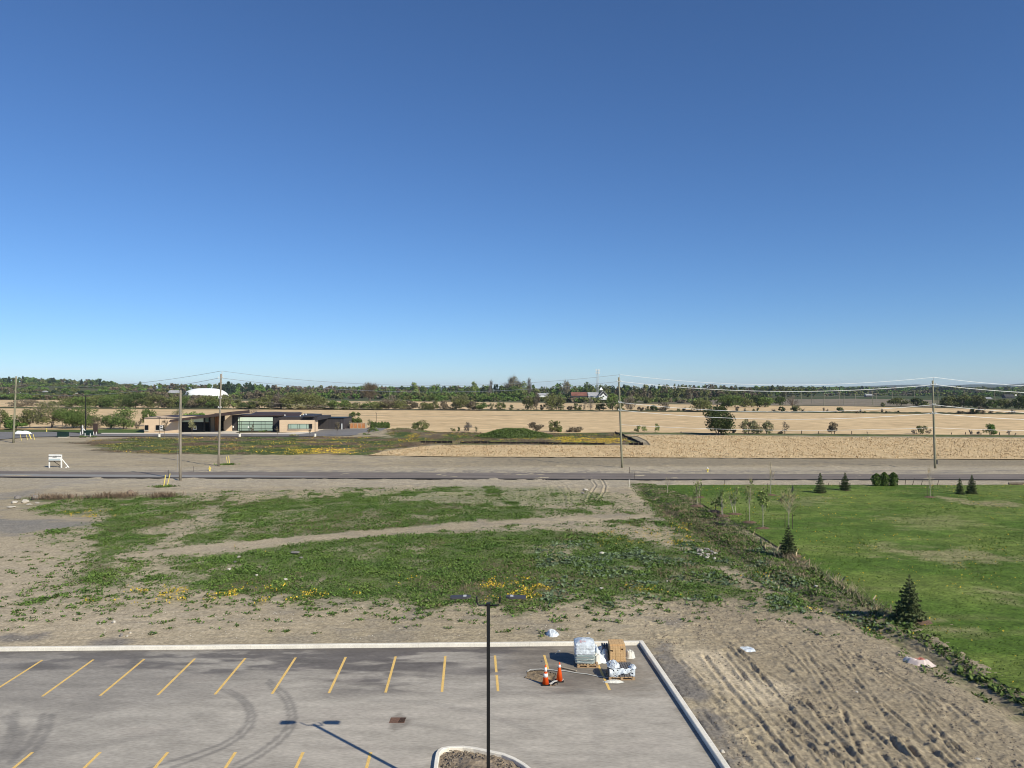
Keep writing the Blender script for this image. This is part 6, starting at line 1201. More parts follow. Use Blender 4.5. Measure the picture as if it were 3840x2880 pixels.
for px, b, tp, w_, lab in ((617, 1637, 1572, 24, 'sparse sapling in front of the left brick wall of the clinic'), (720, 1636, 1574, 30, 'leafy sapling before the dark entrance glass'), (945, 1637, 1590, 14, 'thin sapling before the mint glass wall'), (1040, 1637, 1597, 18, 'bare sapling at the dark cladding right of the mint glass'), (1162, 1637, 1605, 10, 'bare stick like sapling left of the clinic corner light'), (1264, 1634, 1580, 26, 'bare sapling in front of the dark annex'), (1382, 1632, 1602, 12, 'bare sapling at the right of the clinic car park')):
    X, Y = G(px, b, 0.15); h = (b - tp) * Y / F; w__ = w_ * Y / F; rg = np.random.default_rng(px); leafy = px == 720
    emit(tree_parts(None, rg, w__, h, 'pale' if leafy else 'brown', 0.2, 0.7 if leafy else 0.25, h * 0.3, 10, 'bark', 0.4, 1, 0.05, 0, 0.8, 'brown'), 'young_tree', (X, Y, 0.15), lab, 'tree', 'saplings in front of the clinic')
for px, b, w_, hp, lab in ((1105, 1637, 38, 10, 'grey green shrub on the kerb tip before the clinic brick wing'), (1398, 1622, 40, 18, 'leafy shrub on the bank at the right of the car park'), (1375, 1634, 36, 10, 'low plants at the corner of the car park'), (985, 1621, 34, 8, 'low green plants under the mint glass wall'), (1060, 1622, 14, 10, 'small round bush by the brick wing'), (315, 1641, 30, 8, 'low dark plants in front of the transformer'), (352, 1641, 26, 8, 'low dark plants right of the transformer')):
    plant(px, b, w_, b - hp, 'green' if px != 1105 else 'pale', lab, 'shrub', 'shrub', 'low shrubs round the clinic car park', 1.0, 0, base=0.02, size=0.25)
# ------------------------------------------------------------------ shrubs along the field line
g2 = 'shrubs and trees along the field line'
for a in [
 (1578,1621,74,1579,'olive','broad rounded olive shrub left of the pit, first on the field line',0.95,0.4,4,.04), (1700,1620,22,1603,'olive','tiny shrub between the broad olive shrub and the grey fan shaped one',0.5,0.5,2,.04), (1722,1620,16,1603,'green','tiny green shrub touching the grey fan shaped one',0.6,0.4,2,.04),
 (1752,1621,40,1583,'grey','grey fan shaped twiggy shrub behind the pit',0.45,1.2,2,.1), (1786,1621,14,1600,'pale','thin pale shoots right of the grey fan shaped shrub',0.3,0.6,2,.04), (2008,1618,66,1584,'brown','low brown shrub crowning the right slope of the mound',0.9,0.8,3,.03),
 (2078,1622,52,1575,'olive','upright olive shrub just right of the mound',0.95,0.4,3,.04), (2098,1622,24,1600,'bright','small pale green shrub at the foot of the upright olive one',0.8,0,1,.04), (2150,1622,74,1592,'brown','wide reddish brown shrub right of the mound',0.8,0.9,4,.03),
 (2391,1622,28,1592,'lime','left little pale green tree right of the centre pole',0.5,0.4,1,.1), (2416,1622,24,1597,'lime','second little pale green tree right of the centre pole',0.5,0.4,1,.1), (2464,1622,24,1588,'lime','third little pale green tree right of the centre pole, standing apart',0.45,0.4,1,.1),
 (2752,1627,20,1609,'brown','small brown bush at the right foot of the big dark tree',0.7,0.6,2,.04), (2803,1630,56,1572,'pale','left half of the pale leafy thicket right of the big dark tree',0.75,0.3,3,.05), (2838,1630,52,1566,'pale','tallest middle tree of the pale leafy thicket',0.7,0.3,3,.05), (2876,1630,46,1571,'pale','right tree of the pale leafy thicket',0.7,0.3,3,.05),
 (2945,1629,30,1584,'brown','crooked bare little tree right of the pale thicket',0.18,1.3,2,.2), (2926,1630,22,1617,'brown','low brown bush at the foot of the crooked bare tree',0.8,0.5,2,.03), (3118,1630,50,1585,'brown','round lone brownish tree on a short trunk in the stubble field line',1.0,0.3,1,.22),
 (3427,1630,20,1612,'grey','small bare bush left of the leafy one near the right pole',0.15,1.0,2,.05), (3457,1630,38,1587,'olive','open leafy small tree left of the right utility pole',0.6,0.6,3,.1), (3484,1630,24,1610,'brown','small brown bush right beside the right utility pole',0.3,0.9,2,.04),
 (3641,1632,12,1611,'grey','thin bare bush between fence posts right of the right pole',0.08,0.8,1,.1), (3668,1632,10,1618,'grey','tiny bare bush left of the bright shrub',0.08,0.8,1,.1), (3718,1634,56,1591,'bright','bright two toned shrub tree near the right picture edge',0.95,0.2,2,.08), (3786,1633,18,1617,'grey','faint bare bush right of the bright shrub tree',0.05,0.6,1,.05)]:
    px, b, w_, tp, col, lab, dn, br, tr, bs = a; isT = 'tree' in lab
    plant(px, b, w_, tp, col, lab, 'tree' if isT else 'shrub', 'tree' if isT else 'shrub', g2, dn, br, trunks=tr, base=bs, size=0.27)
plant(2692, 1631, 118, 1519, 'dark', 'the big dark green tree standing alone on the field line', 'tree', 'tree', g2, 1.35, 0, trunks=3, base=0.04, size=0.36, lumps=30)
# ------------------------------------------------------------------ the hedgerow beyond the big field
g3 = 'hedgerow between the far stubble fields'
HG = [(92,1529,92,1500,'brown',.8,.5),(205,1529,40,1506,'olive',1,0),(262,1529,70,1492,'olive',1,.2),(310,1529,110,1490,'green',1.15,0),(368,1529,80,1478,'olive',1,.1),(395,1530,50,1512,'dark',1.2,0),
 (430,1531,80,1480,'green',1.1,0),(470,1532,60,1498,'olive',1,.3),(505,1532,80,1476,'dark',1.2,0),(545,1532,55,1490,'olive',1,.3),(585,1533,75,1482,'olive',1.1,.2),(625,1533,55,1497,'brown',.8,.7),(660,1533,70,1488,'olive',1,.3),(700,1533,60,1490,'green',1,0),(735,1534,60,1492,'brown',.9,.5),
 (770,1534,66,1484,'olive',1.1,.2),(805,1534,50,1497,'green',1,0),(842,1534,56,1484,'olive',1,.3),(880,1534,28,1506,'lime',.6,.3),(900,1534,40,1496,'olive',.8,.3),(935,1535,50,1505,'dark',1.2,.1),(968,1535,60,1494,'olive',1,.3),(1000,1535,60,1482,'olive',1,.2),(1035,1535,55,1490,'grey',.4,1.2),(1062,1535,60,1476,'brown',.6,1.0),
 (1100,1536,80,1474,'olive',1.1,.1),(1150,1536,90,1478,'olive',1.1,.1),(1192,1536,60,1488,'olive',1,.2),(1130,1537,50,1512,'pale',.8,.2),(1180,1537,46,1514,'brown',.8,.6),(1225,1536,60,1510,'pale',.7,.4),(1268,1537,66,1497,'green',1.05,.1),(1310,1537,50,1508,'olive',.9,.3),(1345,1537,50,1510,'olive',.9,.4),(1395,1537,60,1508,'green',1,.1),(1430,1538,60,1506,'olive',1,.2),
 (1465,1538,60,1490,'brown',.9,.7),(1500,1538,66,1500,'olive',1,.4),(1537,1538,50,1505,'brown',.9,.7),(1600,1539,60,1508,'olive',1,.3),(1628,1539,40,1507,'olive',1,.3),(1667,1539,38,1502,'brown',.9,.6),(1700,1539,40,1512,'pale',.7,.4),(1735,1539,80,1484,'olive',1.05,.3),(1772,1540,40,1506,'brown',.9,.6),(1805,1540,58,1510,'green',1,.1),(1843,1540,18,1512,'pale',.6,.3),(1877,1540,40,1510,'olive',.95,.3),(1917,1540,20,1518,'olive',.7,.3),
 (1985,1540,50,1490,'olive',1,.3),(2013,1540,22,1476,'brown',.5,1.1),(2036,1540,22,1516,'olive',.7,.5),(2065,1541,52,1478,'olive',1.05,.4),(2100,1541,40,1482,'olive',1,.6),(2138,1541,26,1523,'brown',1,.5),(2166,1541,32,1513,'olive',1,.4),(2194,1541,16,1506,'brown',.1,1.2),(2214,1541,24,1494,'grey',.08,1.4),(2252,1541,46,1516,'olive',1,.2),(2292,1542,50,1478,'green',1,.1),(2325,1542,36,1515,'olive',1,.3),(2362,1542,40,1490,'brown',.35,1.6),(2402,1543,24,1524,'brown',.9,.6),(2427,1543,18,1525,'olive',.8,.4),(2455,1543,36,1520,'dark',1.1,.2),(2486,1543,42,1511,'brown',.7,1.1),
 (2544,1544,12,1534,'olive',1,.2),(2566,1544,14,1530,'olive',1,.2),(2630,1545,74,1497,'olive',1.1,.4),(2768,1546,20,1527,'brown',.6,.8),(2793,1546,6,1532,'brown',.3,.8),(2826,1546,9,1534,'green',.8,.2),(2843,1546,11,1530,'olive',.7,.4),(2900,1546,18,1538,'brown',.5,.6),(2930,1546,24,1526,'dark',1.2,0),(2985,1547,36,1521,'olive',1.0,.1),(3010,1547,9,1534,'brown',.5,.8),(3088,1548,8,1531,'brown',.4,.9),(3102,1548,8,1537,'brown',.5,.8),(3148,1549,24,1529,'green',1.1,0),(3162,1549,9,1534,'brown',.4,.8),
 (3212,1550,8,1543,'brown',.9,.3),(3227,1550,6,1538,'brown',.4,.6),(3243,1550,6,1543,'dark',1,0),(3309,1550,9,1535,'brown',.5,.8),(3322,1551,9,1543,'dark',1,.2),(3369,1551,12,1541,'dark',1.1,0),(3605,1553,26,1542,'brown',.9,.6),(3634,1553,14,1545,'brown',.6,.6),(3654,1553,32,1532,'dark',1.15,.1),(3682,1554,32,1527,'brown',.6,1.0),(3717,1554,16,1540,'brown',.6,.8),(3783,1554,10,1548,'brown',.8,.3),(3798,1554,18,1538,'grey',.15,1.0)]
HG.sort(key=lambda q: q[0])
CN = {'brown': 'brown twiggy', 'olive': 'olive green', 'green': 'green', 'dark': 'dark green', 'lime': 'fresh pale green', 'pale': 'pale green', 'grey': 'grey bare'}
LM = [(0, 'behind the far left pole'), (180, 'above the tall thin tree'), (330, 'right of the street light'), (480, 'left of the near weathered pole'), (676, 'below the white dome'), (820, 'right of the clinic pole'), (960, 'above the raised clinic roof'), (1140, 'above the clinic annex'), (1300, 'above the waste enclosure'), (1440, 'above the broad olive shrub'), (1650, 'left above the green mound'), (1850, 'above the green mound'), (2100, 'below the red roofed barn'), (2330, 'right of the centre pole'), (2600, 'by the big dark tree'), (2880, 'beside the dead tree'), (3060, 'above the round lone tree'), (3290, 'left of the right utility pole'), (3520, 'right of the right utility pole')]
ORD = ['first', 'second', 'third', 'fourth', 'fifth', 'sixth', 'seventh', 'eighth', 'ninth', 'tenth', 'eleventh', 'twelfth']
cnt = {}
for q in HG:
    px, b, w_, tp, col, dn, br = q; lm = [l for x0, l in LM if px >= x0][-1]; i = cnt.get(lm, 0); cnt[lm] = i + 1
    szw = 'tall' if b - tp > 45 else ('low' if b - tp < 18 else 'mid sized'); isT = b - tp > 20
    lab = f"{szw} {CN[col]} {'tree' if isT else 'bush'}, {ORD[i]} from left of the hedgerow {lm}"
    words = lab.split()
    if len(words) > 16: lab = f"{CN[col]} {'tree' if isT else 'bush'}, {ORD[i]} from left in hedgerow {lm}"
    if len(lab.split()) > 16: lab = f"{CN[col]} {'tree' if isT else 'bush'}, {ORD[i]} hedgerow one {lm}"
    plant(px, b, w_ * (1.35 if px < 1560 else 1.1), tp - 1, col, lab, 'tree' if isT else 'bush', 'tree' if isT else 'bush', g3, dn, br, trunks=2 if w_ > 25 else 1, base=0.06 if w_ > 25 else 0.12, size=0.5 if px < 2600 else 0.44)
# the dead tree and the willow cluster
plant(2973, 1536, 46, 1487, 'grey', 'black dead tree with bare twisted limbs in the far field', 'dead_tree', 'tree', None, 0.0, 2.2, base=0.35, lumps=16, size=0.5, r0=0.6)
plant(1385, 1512, 74, 1441, 'brown', 'huge bare spreading tree rising over the hedgerow left of centre', 'bare_tree', 'tree', None, 0.0, 3.6, base=0.3, lumps=24, size=0.9, r0=0.7, twigcol='brown', trunks=2)
W2 = [(2716,1527,70,1484,'green'),(2752,1528,70,1482,'green'),(2790,1528,50,1492,'olive'),(2815,1528,40,1498,'olive'),(2840,1527,70,1479,'dark'),(2872,1528,66,1486,'green'),(2926,1521,42,1486,'green'),(3310,1525,16,1510,'olive'),(3370,1524,72,1493,'olive'),(3440,1524,50,1492,'dark'),(3462,1525,40,1505,'olive'),(3543,1528,40,1489,'olive'),(3578,1529,56,1486,'olive'),(3615,1529,48,1478,'olive'),(3640,1530,40,1494,'green'),(3670,1531,50,1477,'olive'),(3695,1532,30,1510,'olive'),(3725,1533,44,1500,'green'),(3765,1533,50,1494,'olive'),(3818,1534,46,1488,'dark'),(3840,1534,40,1484,'green')]
for i, (px, b, w_, tp, col) in enumerate(W2):
    nm = ('above the big dark tree' if px < 2900 else 'left of the dead tree' if px < 3000 else 'left of the right utility pole' if px < 3500 else 'right of the right utility pole'); j = sum(1 for r_ in W2[:i] if (r_[0] < 2900) == (px < 2900) and (r_[0] < 3000) == (px < 3000) and (r_[0] < 3500) == (px < 3500))
    plant(px, b, w_ * 1.1, tp, col, f"{CN[col]} rounded tree, {ORD[j]} from left in the row {nm}", 'tree', 'tree', 'farther rows of rounded trees', 1.15, 0.15, base=0.05, trunks=2, size=0.62)
# ------------------------------------------------------------------ woods beyond, read as one mass each
def woods(name, rows, label, seed, mats, tri=1.0):
    """rows: (x0 px, x1 px, base py, [(px, top py)...], tree width m, colour index weights)"""
    rg = np.random.default_rng(seed); acc = {m: [] for m in mats}
    for (x0, x1, base, tops, tw, cols, conif) in rows:
        Y0 = (H) * F / (base - HY); step = tw * F / Y0 * 0.42; px = x0; tx = [t[0] for t in tops]; ty = [t[1] for t in tops]
        while px < x1:
            Y = Y0 * rg.uniform(0.97, 1.06); X = (px - 1920) / F * Y; top = np.interp(px, tx, ty); z1 = H - (top + rg.normal() * 0.9 - HY) / F * Y; g0 = float(gheight(np.array([X]), np.array([Y]))[0]); z0 = min(g0, 6 + g0)
            h = max(4, z1 - z0) * rg.uniform(0.86, 1.03); w_ = tw * rg.uniform(0.6, 1.25); m = mats[rg.choice(len(mats), p=np.array(cols) / sum(cols))]; s = max(0.8, Y / 771 * 0.95)
            n = int(np.clip(w_ * h / (s * s * 0.35) * 1.7, 40, 260)); con = rg.random() < conif * 0.35
            if con:
                u = rg.random(n); a = rg.uniform(0, 6.28, n); r_ = w_ * 0.36 * (1 - u) ** 0.9 + 0.3; P_ = np.stack([X + np.cos(a) * r_, Y + np.sin(a) * r_, z0 + h * (0.1 + 0.95 * u)], 1); m = mats[-1]
            else:
                w_ = w_ * 1.25; P_, _ = crown_points(rg, n, w_, h, h * 0.02, 8, 0.35); P_ = P_ + np.array([X, Y, z0])
            V, _ = leaves(rg, P_, s * 1.35); acc[m].append(V); px += step * rg.uniform(0.5, 1.5)
    V = []; mi = []
    for k, m in enumerate(mats):
        if acc[m]: v = np.vstack(acc[m]); V.append(v); mi.append(np.full(len(v) // 4, k))
    V = np.vstack(V); mi = np.concatenate(mi); o = mesh_np(name, V, np.arange(len(V)).reshape(-1, 4)); 
    for m in mats: o.data.materials.append(M['leaf_' + m])
    o.data.polygons.foreach_set('material_index', mi.astype(np.int32)); return tag(o, label, 'woods', kind='stuff')
MX = ['green', 'olive', 'brown', 'bright', 'pine']
woods('left_hill_wood', [
 (-500, 520, 1475, [(-500,1412),(0,1417),(100,1415),(200,1419),(300,1424),(340,1422),(385,1422),(420,1432),(470,1439),(520,1443)], 15, (5,3,1,3,1), 0.25),
 (-500, 560, 1480, [(-500,1430),(0,1432),(200,1436),(400,1446),(560,1456)], 14, (5,3,2,3,1), 0.15),
 (-500, 600, 1486, [(-500,1447),(0,1449),(200,1452),(400,1458),(600,1464)], 13, (4,3,3,3,1), 0.08),
 (-500, 560, 1493, [(-500,1457),(0,1459),(200,1462),(460,1470),(560,1472)], 12, (3,4,4,2,1), 0.02),
 (-500, 480, 1500, [(-500,1472),(0,1471),(180,1475),(300,1474),(480,1480)], 10, (5,4,2,2,0.1), 0)],
 'spring green wooded hill at the far left with a few pines on its crest', 31, MX)
woods('grey_wood', [
 (480, 1600, 1481, [(480,1440),(640,1438),(720,1441),(860,1437),(1000,1443),(1080,1447),(1250,1446),(1400,1448),(1480,1450),(1600,1450)], 13, (1.5,3,5,2,1), 0.06),
 (420, 1580, 1489, [(420,1452),(560,1454),(676,1462),(690,1484),(872,1485),(884,1470),(1000,1458),(1300,1458),(1580,1462)], 11, (1,3,6,1.5,.5), 0.03),
 (420, 1560, 1497, [(420,1466),(640,1470),(690,1484),(872,1486),(890,1478),(1000,1466),(1300,1474),(1560,1478)], 10, (2,4,5,2,.2), 0)],
 'grey brown leafless wood with sparse green behind the clinic and the hedgerow', 32, MX)
woods('pine_clump', [(828, 1010, 1484, [(828,1440),(850,1436),(880,1434),(905,1434),(940,1433),(960,1444),(1010,1446)], 10, (0.1,0.1,0.1,1,5), 0.8)], 'dark pine clump on the skyline right of the clinic pole', 33, MX)
woods('centre_wood', [
 (1560, 2360, 1493, [(1560,1444),(1600,1446),(1650,1443),(1700,1445),(1760,1446),(1800,1443),(1880,1440),(1920,1436),(1970,1440),(2050,1442),(2110,1440),(2160,1440),(2240,1443),(2360,1445)], 12, (4,3,2,4,2), 0.22),
 (1500, 2300, 1502, [(1500,1470),(1650,1468),(1800,1474),(1900,1470),(2050,1476),(2300,1480)], 11, (4,5,2,4,.5), 0),
 (1530, 2120, 1506, [(1530,1480),(1700,1484),(1900,1488),(2120,1486)], 9, (4,5,2,4,.2), 0)],
 'mixed green wood behind the centre of the hedgerow', 34, MX)
woods('scrub_hedge', [(2110, 2600, 1511, [(2110,1486),(2200,1489),(2300,1482),(2400,1488),(2480,1492),(2600,1498)], 9, (3,6,3,2,.2), 0), (2620, 2760, 1505, [(2620,1493),(2760,1494)], 8, (3,5,3,2,.1), 0)], 'olive scrub hedge in front of the church and barn', 37, MX)
woods('right_wood', [
 (2340, 3060, 1489, [(2340,1445),(2450,1443),(2600,1442),(2750,1445),(2900,1448),(3060,1451)], 12, (2,5,2.5,1.5,1), 0.08),
 (2340, 2860, 1498, [(2340,1458),(2600,1456),(2750,1462),(2860,1470)], 10, (2,6,4,1,.5), 0.02)],
 'dense olive wood right of the centre pole', 35, MX)
woods('distant_wood', [
 (2840, 4300, 1473, [(2840,1449),(3000,1449),(3200,1450),(3400,1451),(3600,1450),(3840,1451),(4300,1450)], 20, (2,4,1,3,2), 0.15),
 (2950, 4300, 1480, [(2950,1460),(3200,1462),(3500,1463),(3840,1462),(4300,1462)], 16, (2.5,4,2,2.5,1), 0.08),
 (3500, 4300, 1487, [(3500,1473),(3700,1472),(3840,1470),(4300,1470)], 14, (2,4,3,2,.5), 0.05),
 (3100, 3500, 1484, [(3100,1475),(3300,1476),(3500,1475)], 9, (1,4,3,2,.5), 0)],
 'hazy distant woodland along the right horizon', 36, MX)
# skyline trees one can tell apart
for px, b, w_, tp, col, lab, dn, br in [
 (1553,1500,32,1435,'lime','pale yellow green tree standing above the skyline left of centre',1.1,.1), (1775,1496,30,1431,'lime','pale yellow green domed tree above the skyline near the centre',1.1,.1),
 (1925,1494,60,1415,'pale','tall sparse tree cluster breaking the skyline over the green mound',.55,1.2), (1960,1494,44,1432,'lime','yellow green domed tree right of the tall sparse skyline cluster',1.0,.2), (1985,1494,16,1424,'grey','thin bare spire right of the skyline cluster',.05,1.4), (1838,1495,20,1431,'grey','bare treetop breaking the skyline left of the tall sparse cluster',.1,1.4),
 (2125,1495,26,1424,'pale','sparse treetop left of the communications tower',.4,1.1), (2203,1494,34,1436,'green','round green treetop just left of the communications tower',1.2,0), (1930,1496,60,1448,'green','bright green tree under the sparse skyline cluster',1.1,0), (532,1470,26,1431,'green','round green treetop at the right end of the wooded hill',1.3,0)]:
    plant(px, b, w_, tp, col, lab, 'tree', 'tree', 'trees breaking the skyline', dn, br, base=0.15, trunks=1, size=1.0, lumps=14)
# ------------------------------------------------------------------ distant buildings
Yd = 1180.0; X0, _ = XZ(778, 0, Yd); t = thing('white_dome', (X0, Yd, 0), 'large white inflated sports dome above the hedgerow left of the clinic pole', 'dome')
W_ = 172 * Yd / F; hD = XZ(0, 1455.5, Yd)[1]; mb = MB(); n, m = 40, 12; V = []
for j in range(m + 1):
    a = math.pi * j / m
    for i in range(n + 1):
        u = i / n * 2 - 1; s = (1 - abs(u + 0.08) ** 3.0) if u > -0.9 else (1 - abs(u) ** 2.2); s = max(s, 0.0) ** 0.62; V.append((u * W_ / 2, -math.cos(a) * 20 * s, max(0, math.sin(a)) ** 0.75 * hD * s))
fs = [(j * (n + 1) + i, j * (n + 1) + i + 1, (j + 1) * (n + 1) + i + 1, (j + 1) * (n + 1) + i) for j in range(m) for i in range(n)]; mb.add(V, fs); mb.build('fabric_shell', M['dome'], t, True)
def farhouse(px, base, wpx, wallh, roofh, Y, wallm, roofm, label, cat='house', name='house', depth=8, gable=False, win=0):
    X, zb = XZ(px, base, Y); z0 = zb; k = Y / F; w_ = wpx * k; hw = wallh * k; hr = roofh * k; t = thing(name, (X, Y, z0), label, cat)
    mb = MB(); mb.box(-w_ / 2, w_ / 2, 0, depth, 0, hw); mb.build('wall', wallm, t); mb = MB()
    if gable: mb.prismY([(-w_ / 2 * 1.12, hw + 0.002), (w_ / 2 * 1.12, hw + 0.002), (0, hw + hr)], -0.3, depth)
    else: mb.add([(-w_ / 2 - .3, -0.5, hw + .003), (w_ / 2 + .3, -0.5, hw + .003), (w_ / 2 + .3, depth, hw + .003), (-w_ / 2 - .3, depth, hw + .003), (-w_ / 2 - .3, depth / 2, hw + hr), (w_ / 2 + .3, depth / 2, hw + hr)], [(0, 1, 5, 4), (2, 3, 4, 5), (1, 2, 5), (3, 0, 4), (3, 2, 1, 0)])
    mb.build('roof', roofm, t)
    for i in range(win): mb = MB(); x0 = -w_ / 2 + w_ * (i + 0.6) / (win + 0.4); mb.box(x0 - 0.5, x0 + 0.5, -0.04, -0.01, hw * 0.4, hw * 0.75); mb.build('window', M['darkglass'], t)
    return t
farhouse(646, 1484, 34, 10, 11, 1120, M['greymetal'], M['greyroof'], 'grey roofed building at the left end of the white dome', 'building', 'building', 14, win=4)
farhouse(2176, 1497, 64, 13, 13, 740, M['greymetal'], M['rustroof'], 'long barn with a rusty red roof beside the church', 'barn', 'barn', 14, win=3)
farhouse(2226, 1497, 38, 11, 15, 738, M['whitewall'], M['greyroof'], 'grey metal roofed building between the red barn and the church', 'building', 'building', 14)
t = farhouse(2262, 1499, 30, 15, 17, 728, M['whitewall'], M['darkroof'], 'small white church with a pyramidal steeple', 'church', 'church', 16, gable=True)
k = 728 / F; mb = MB(); q = -3.2 * k * 2.2
mb.box(q - 1.1, q + 1.1, 0.5, 2.7, 27 * k, 36 * k); mb.build('steeple_base', M['darkroof'], t); mb = MB(); mb.add([(q - 1.7, 0, 36 * k), (q + 1.7, 0, 36 * k), (q + 1.7, 3.2, 36 * k), (q - 1.7, 3.2, 36 * k), (q, 1.6, 48.5 * k)], [(0, 1, 4), (1, 2, 4), (2, 3, 4), (3, 0, 4), (3, 2, 1, 0)]); mb.build('steeple', M['dome'], t)
mb = MB(); 
mb.prismY([(-10.5 * k, 12 * k), (0, 3 * k), (10.5 * k, 12 * k), (0, 24 * k)], -0.5, -0.35); fr = mb.build('gable_face', M['whitewall'], t)
mb = MB(); mb.prismY([(1.0 * math.cos(a * math.pi / 6) * 0.75, 12.5 * k + 0.75 * math.sin(a * math.pi / 6)) for a in range(12)], -0.56, -0.51); mb.build('round_window', M['darkglass'], t)
for s in (-1, 1): mb = MB(); mb.bar((s * 18 * k, -0.6, 14 * k), (s * 0.3, -0.6, 32.5 * k), 0.45, 0.2); mb.build('gable_trim', M['whitewall'], t)
farhouse(2036, 1489, 44, 8, 7, 820, M['whitewall'], M['greyroof'], 'low grey roofed house half hidden by trees left of the barn', win=2)
farhouse(3262, 1489, 26, 6, 6, 1150, M['greymetal'], M['greyroof'], 'grey house behind the far power lines left of the right pole', win=1)
farhouse(3788, 1496, 34, 8, 9, 1050, M['greymetal'], M['darkroof'], 'dark roofed house at the far right', win=2); farhouse(3816, 1484, 22, 7, 8, 1300, M['whitewall'], M['greyroof'], 'pale house among the distant trees at the far right', win=1); farhouse(3706, 1500, 30, 5, 5, 1000, M['greymetal'], M['greyroof'], 'long low house right of the tall distant pole', win=2)
farhouse(220, 1468, 8, 3, 4, 1100, M['rustroof'], M['greyroof'], 'tiny house on the wooded hill, red walled'); farhouse(163, 1470, 8, 2, 3, 1000, M['whitewall'], M['greyroof'], 'tiny pale house at the foot of the wooded hill')
farhouse(915, 1492, 26, 3, 3, 1000, M['whitewall'], M['greyroof'], 'low white building right of the dome', win=2)
# communications tower
Yt = 1000.0; X0, _ = XZ(2241, 0, Yt); hT = XZ(0, 1387, Yt)[1]; t = thing('communications_tower', (X0, Yt, 0), 'tall lattice communications tower beside the church', 'tower'); mb = MB(); w0 = 2.1; w1 = 1.0
def cr(z, i): w_ = w0 + (w1 - w0) * z / hT; a = 2 * math.pi * i / 3 + 0.5; return (w_ * math.cos(a), w_ * math.sin(a), z)
for i in range(3): mb.tube([cr(0, i), cr(hT, i)], 0.16, 5)
nl = 26
for j in range(nl):
    for i in range(3): mb.tube([cr(hT * j / nl, i), cr(hT * (j + 1) / nl, (i + 1) % 3)], 0.07, 4)
mb.build('lattice_mast', M['steel'], t)
for zf in (0.985, 0.90):
    for i in range(6):
        a = 2 * math.pi * i / 6; mb = MB(); cx_, cy_ = 2.2 * math.cos(a), 2.2 * math.sin(a); mb.box(cx_ - 0.3, cx_ + 0.3, cy_ - 0.2, cy_ + 0.2, hT * zf - 1.2, hT * zf + 1.2); mb.build('antenna_panel', M['insul'], t)
# distant power line along the right
DP = [(2593,1504,1479),(2433,1500,1473),(2947,1518,1470),(3005,1512,1471),(3044,1514,1467),(3090,1522,1472),(3147,1518,1469),(3165,1519,1474),(3207,1520,1476),(3272,1519,1465),(3286,1516,1474),(3346,1512,1468),(3429,1508,1463),(3517,1523,1466),(3617,1528,1463),(3730,1533,1462),(1461,1500,1459),(1513,1498,1460),(1628,1496,1460),(1962,1498,1457),(95,1480,1466),(336,1480,1462),(441,1485,1452),(401,1478,1448),(958,1492,1466)]
prev = None
for i, (px, b, tp) in enumerate(sorted(DP)):
    X, Y = G(px, max(b, 1478)); h = (max(b, 1478) - tp) * Y / F; t = thing('distant_pole', (X, Y, 0), f"thin distant pole, {(ORD + ['thirteenth','fourteenth','fifteenth','sixteenth','seventeenth','eighteenth','nineteenth','twentieth','twenty first','twenty second','twenty third','twenty fourth','twenty fifth'])[i]} from the left along the far tree line", 'utility pole', 'far utility poles')
    mb = MB(); mb.tube([(0, 0, 0), (0, 0, h)], [0.26, 0.2], 6); mb.build('shaft', M['gpole'] if i % 2 else M['pole'], t); mb = MB(); mb.bar((-1.2, 0, h - 0.6), (1.2, 0, h - 0.6), 0.15); mb.build('crossarm', M['gpole'], t)
    if prev and 2900 < px < 3760 and prev[3] > 2900:
        for dz, wn in ((-0.6, 'upper'), (-2.6, 'lower')):
            p = Vector((prev[0], prev[1], prev[2] + dz)); q2 = Vector((X, Y, h + dz)); mb = MB(); mb.tube([p, (p + q2) / 2 - Vector((0, 0, 0.8)), q2], 0.05, 4); tag(mb.build('power_line', M['wire_dark']), f"{wn} far wire ending at distant pole number {i + 1} from the left", 'power line', 'far power lines')
    prev = (X, Y, h, px)
# yellow road sign far right
X, Y = G(3612, 1527); t = thing('road_sign', (X, Y, 0), 'orange diamond road sign far off, right of the right utility pole', 'sign'); mb = MB(); mb.tube([(0, 0, 0), (0, 0, 2.2)], 0.08, 6); mb.build('post', M['greymetal'], t); mb = MB(); mb.prismY([(0, 1.6), (0.8, 2.4), (0, 3.2), (-0.8, 2.4)], -0.12, -0.09); mb.build('panel', M['orange'], t)
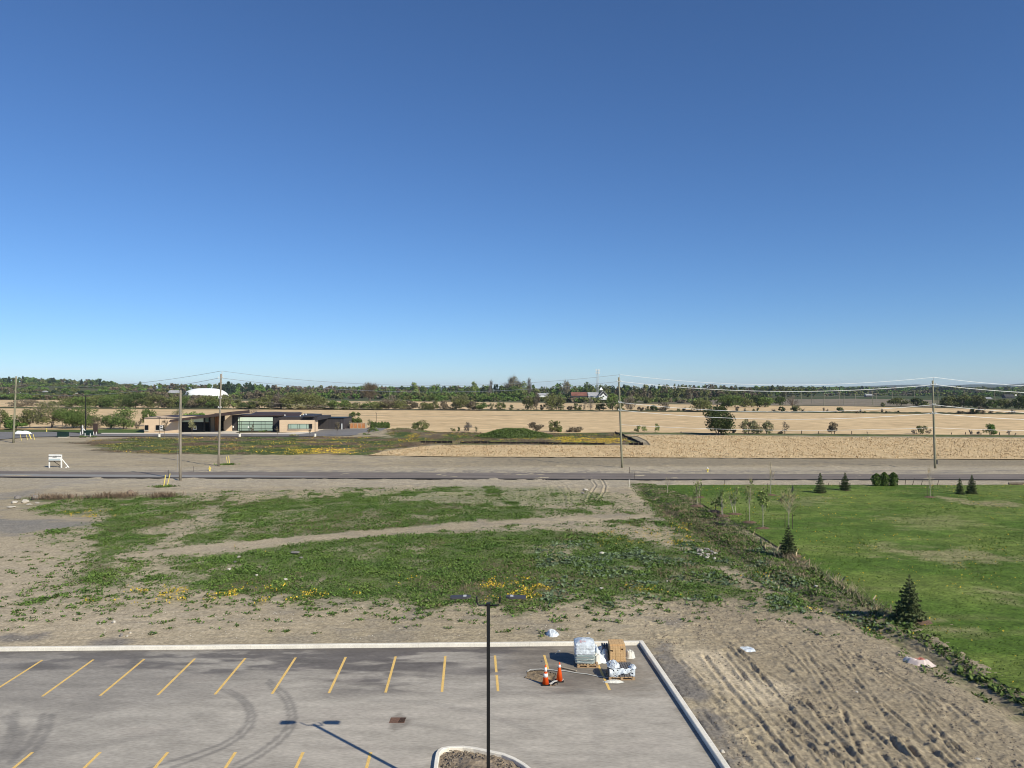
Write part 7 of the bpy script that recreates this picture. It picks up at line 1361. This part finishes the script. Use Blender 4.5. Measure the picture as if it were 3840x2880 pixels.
# blue hills on the horizon
hp = [(3000,1452),(3150,1450),(3280,1446),(3330,1444),(3390,1442),(3440,1441),(3490,1443),(3540,1446),(3590,1443),(3640,1441),(3700,1440),(3760,1442),(3800,1440),(3840,1438),(3950,1435),(4100,1438),(4400,1442),(4800,1450)]
def hills(name, prof, Y0, seed):
    xs = np.arange(prof[0][0], prof[-1][0], 8.0); tp = np.interp(xs, [p[0] for p in prof], [p[1] for p in prof]); X_ = (xs - 1920) / F * Y0; top = np.maximum(0, H - (tp - HY) / F * Y0); V = []; m = 7
    for j in range(m):
        u = j / (m - 1); V.append(np.stack([X_, np.full(len(xs), Y0 - 900 + 1800 * u), top * math.sin(math.pi * u) * (0.94 + 0.12 * fbm(X_ / 300, X_ * 0 + u * 4, seed, 3)) - 2], 1))
    V = np.vstack(V); n = len(xs); i = np.arange(n - 1); j = np.arange(m - 1); I, J = np.meshgrid(i, j); a = (J * n + I).ravel(); tag(mesh_np(name, V, np.stack([a, a + 1, a + n + 1, a + n], 1), M['hill'], smooth=True), kind='structure')
hills('hills', hp, 9500, 3); hills('hills', [(1380,1455),(1440,1450.5),(1500,1449.5),(1560,1450),(1700,1452),(1900,1456)], 5200, 4); hills('hills', [(2600,1456),(2750,1451),(3000,1449.5),(3300,1451),(3600,1450),(4200,1450),(4600,1456)], 5200, 5)
# haze
bm_ = MB(); bm_.box(-16000, 16000, -120, 14500, -4, 100); hz = bm_.build('haze', None)
hm = bpy.data.materials.new('air_haze'); hm.use_nodes = True; N = hm.node_tree; N.nodes.remove(N.nodes['Principled BSDF']); pv = N.nodes.new('ShaderNodeVolumePrincipled')
pv.inputs['Color'].default_value = (0.70, 0.82, 1.0, 1); pv.inputs['Density'].default_value = 0.000045; pv.inputs['Anisotropy'].default_value = 0.0
N.links.new(pv.outputs[0], N.nodes['Material Output'].inputs['Volume']); hz.data.materials.clear(); hz.data.materials.append(hm); tag(hz, kind='stuff')
hz['label'] = 'thin blue air haze over the far fields and hills'; hz['category'] = 'haze'
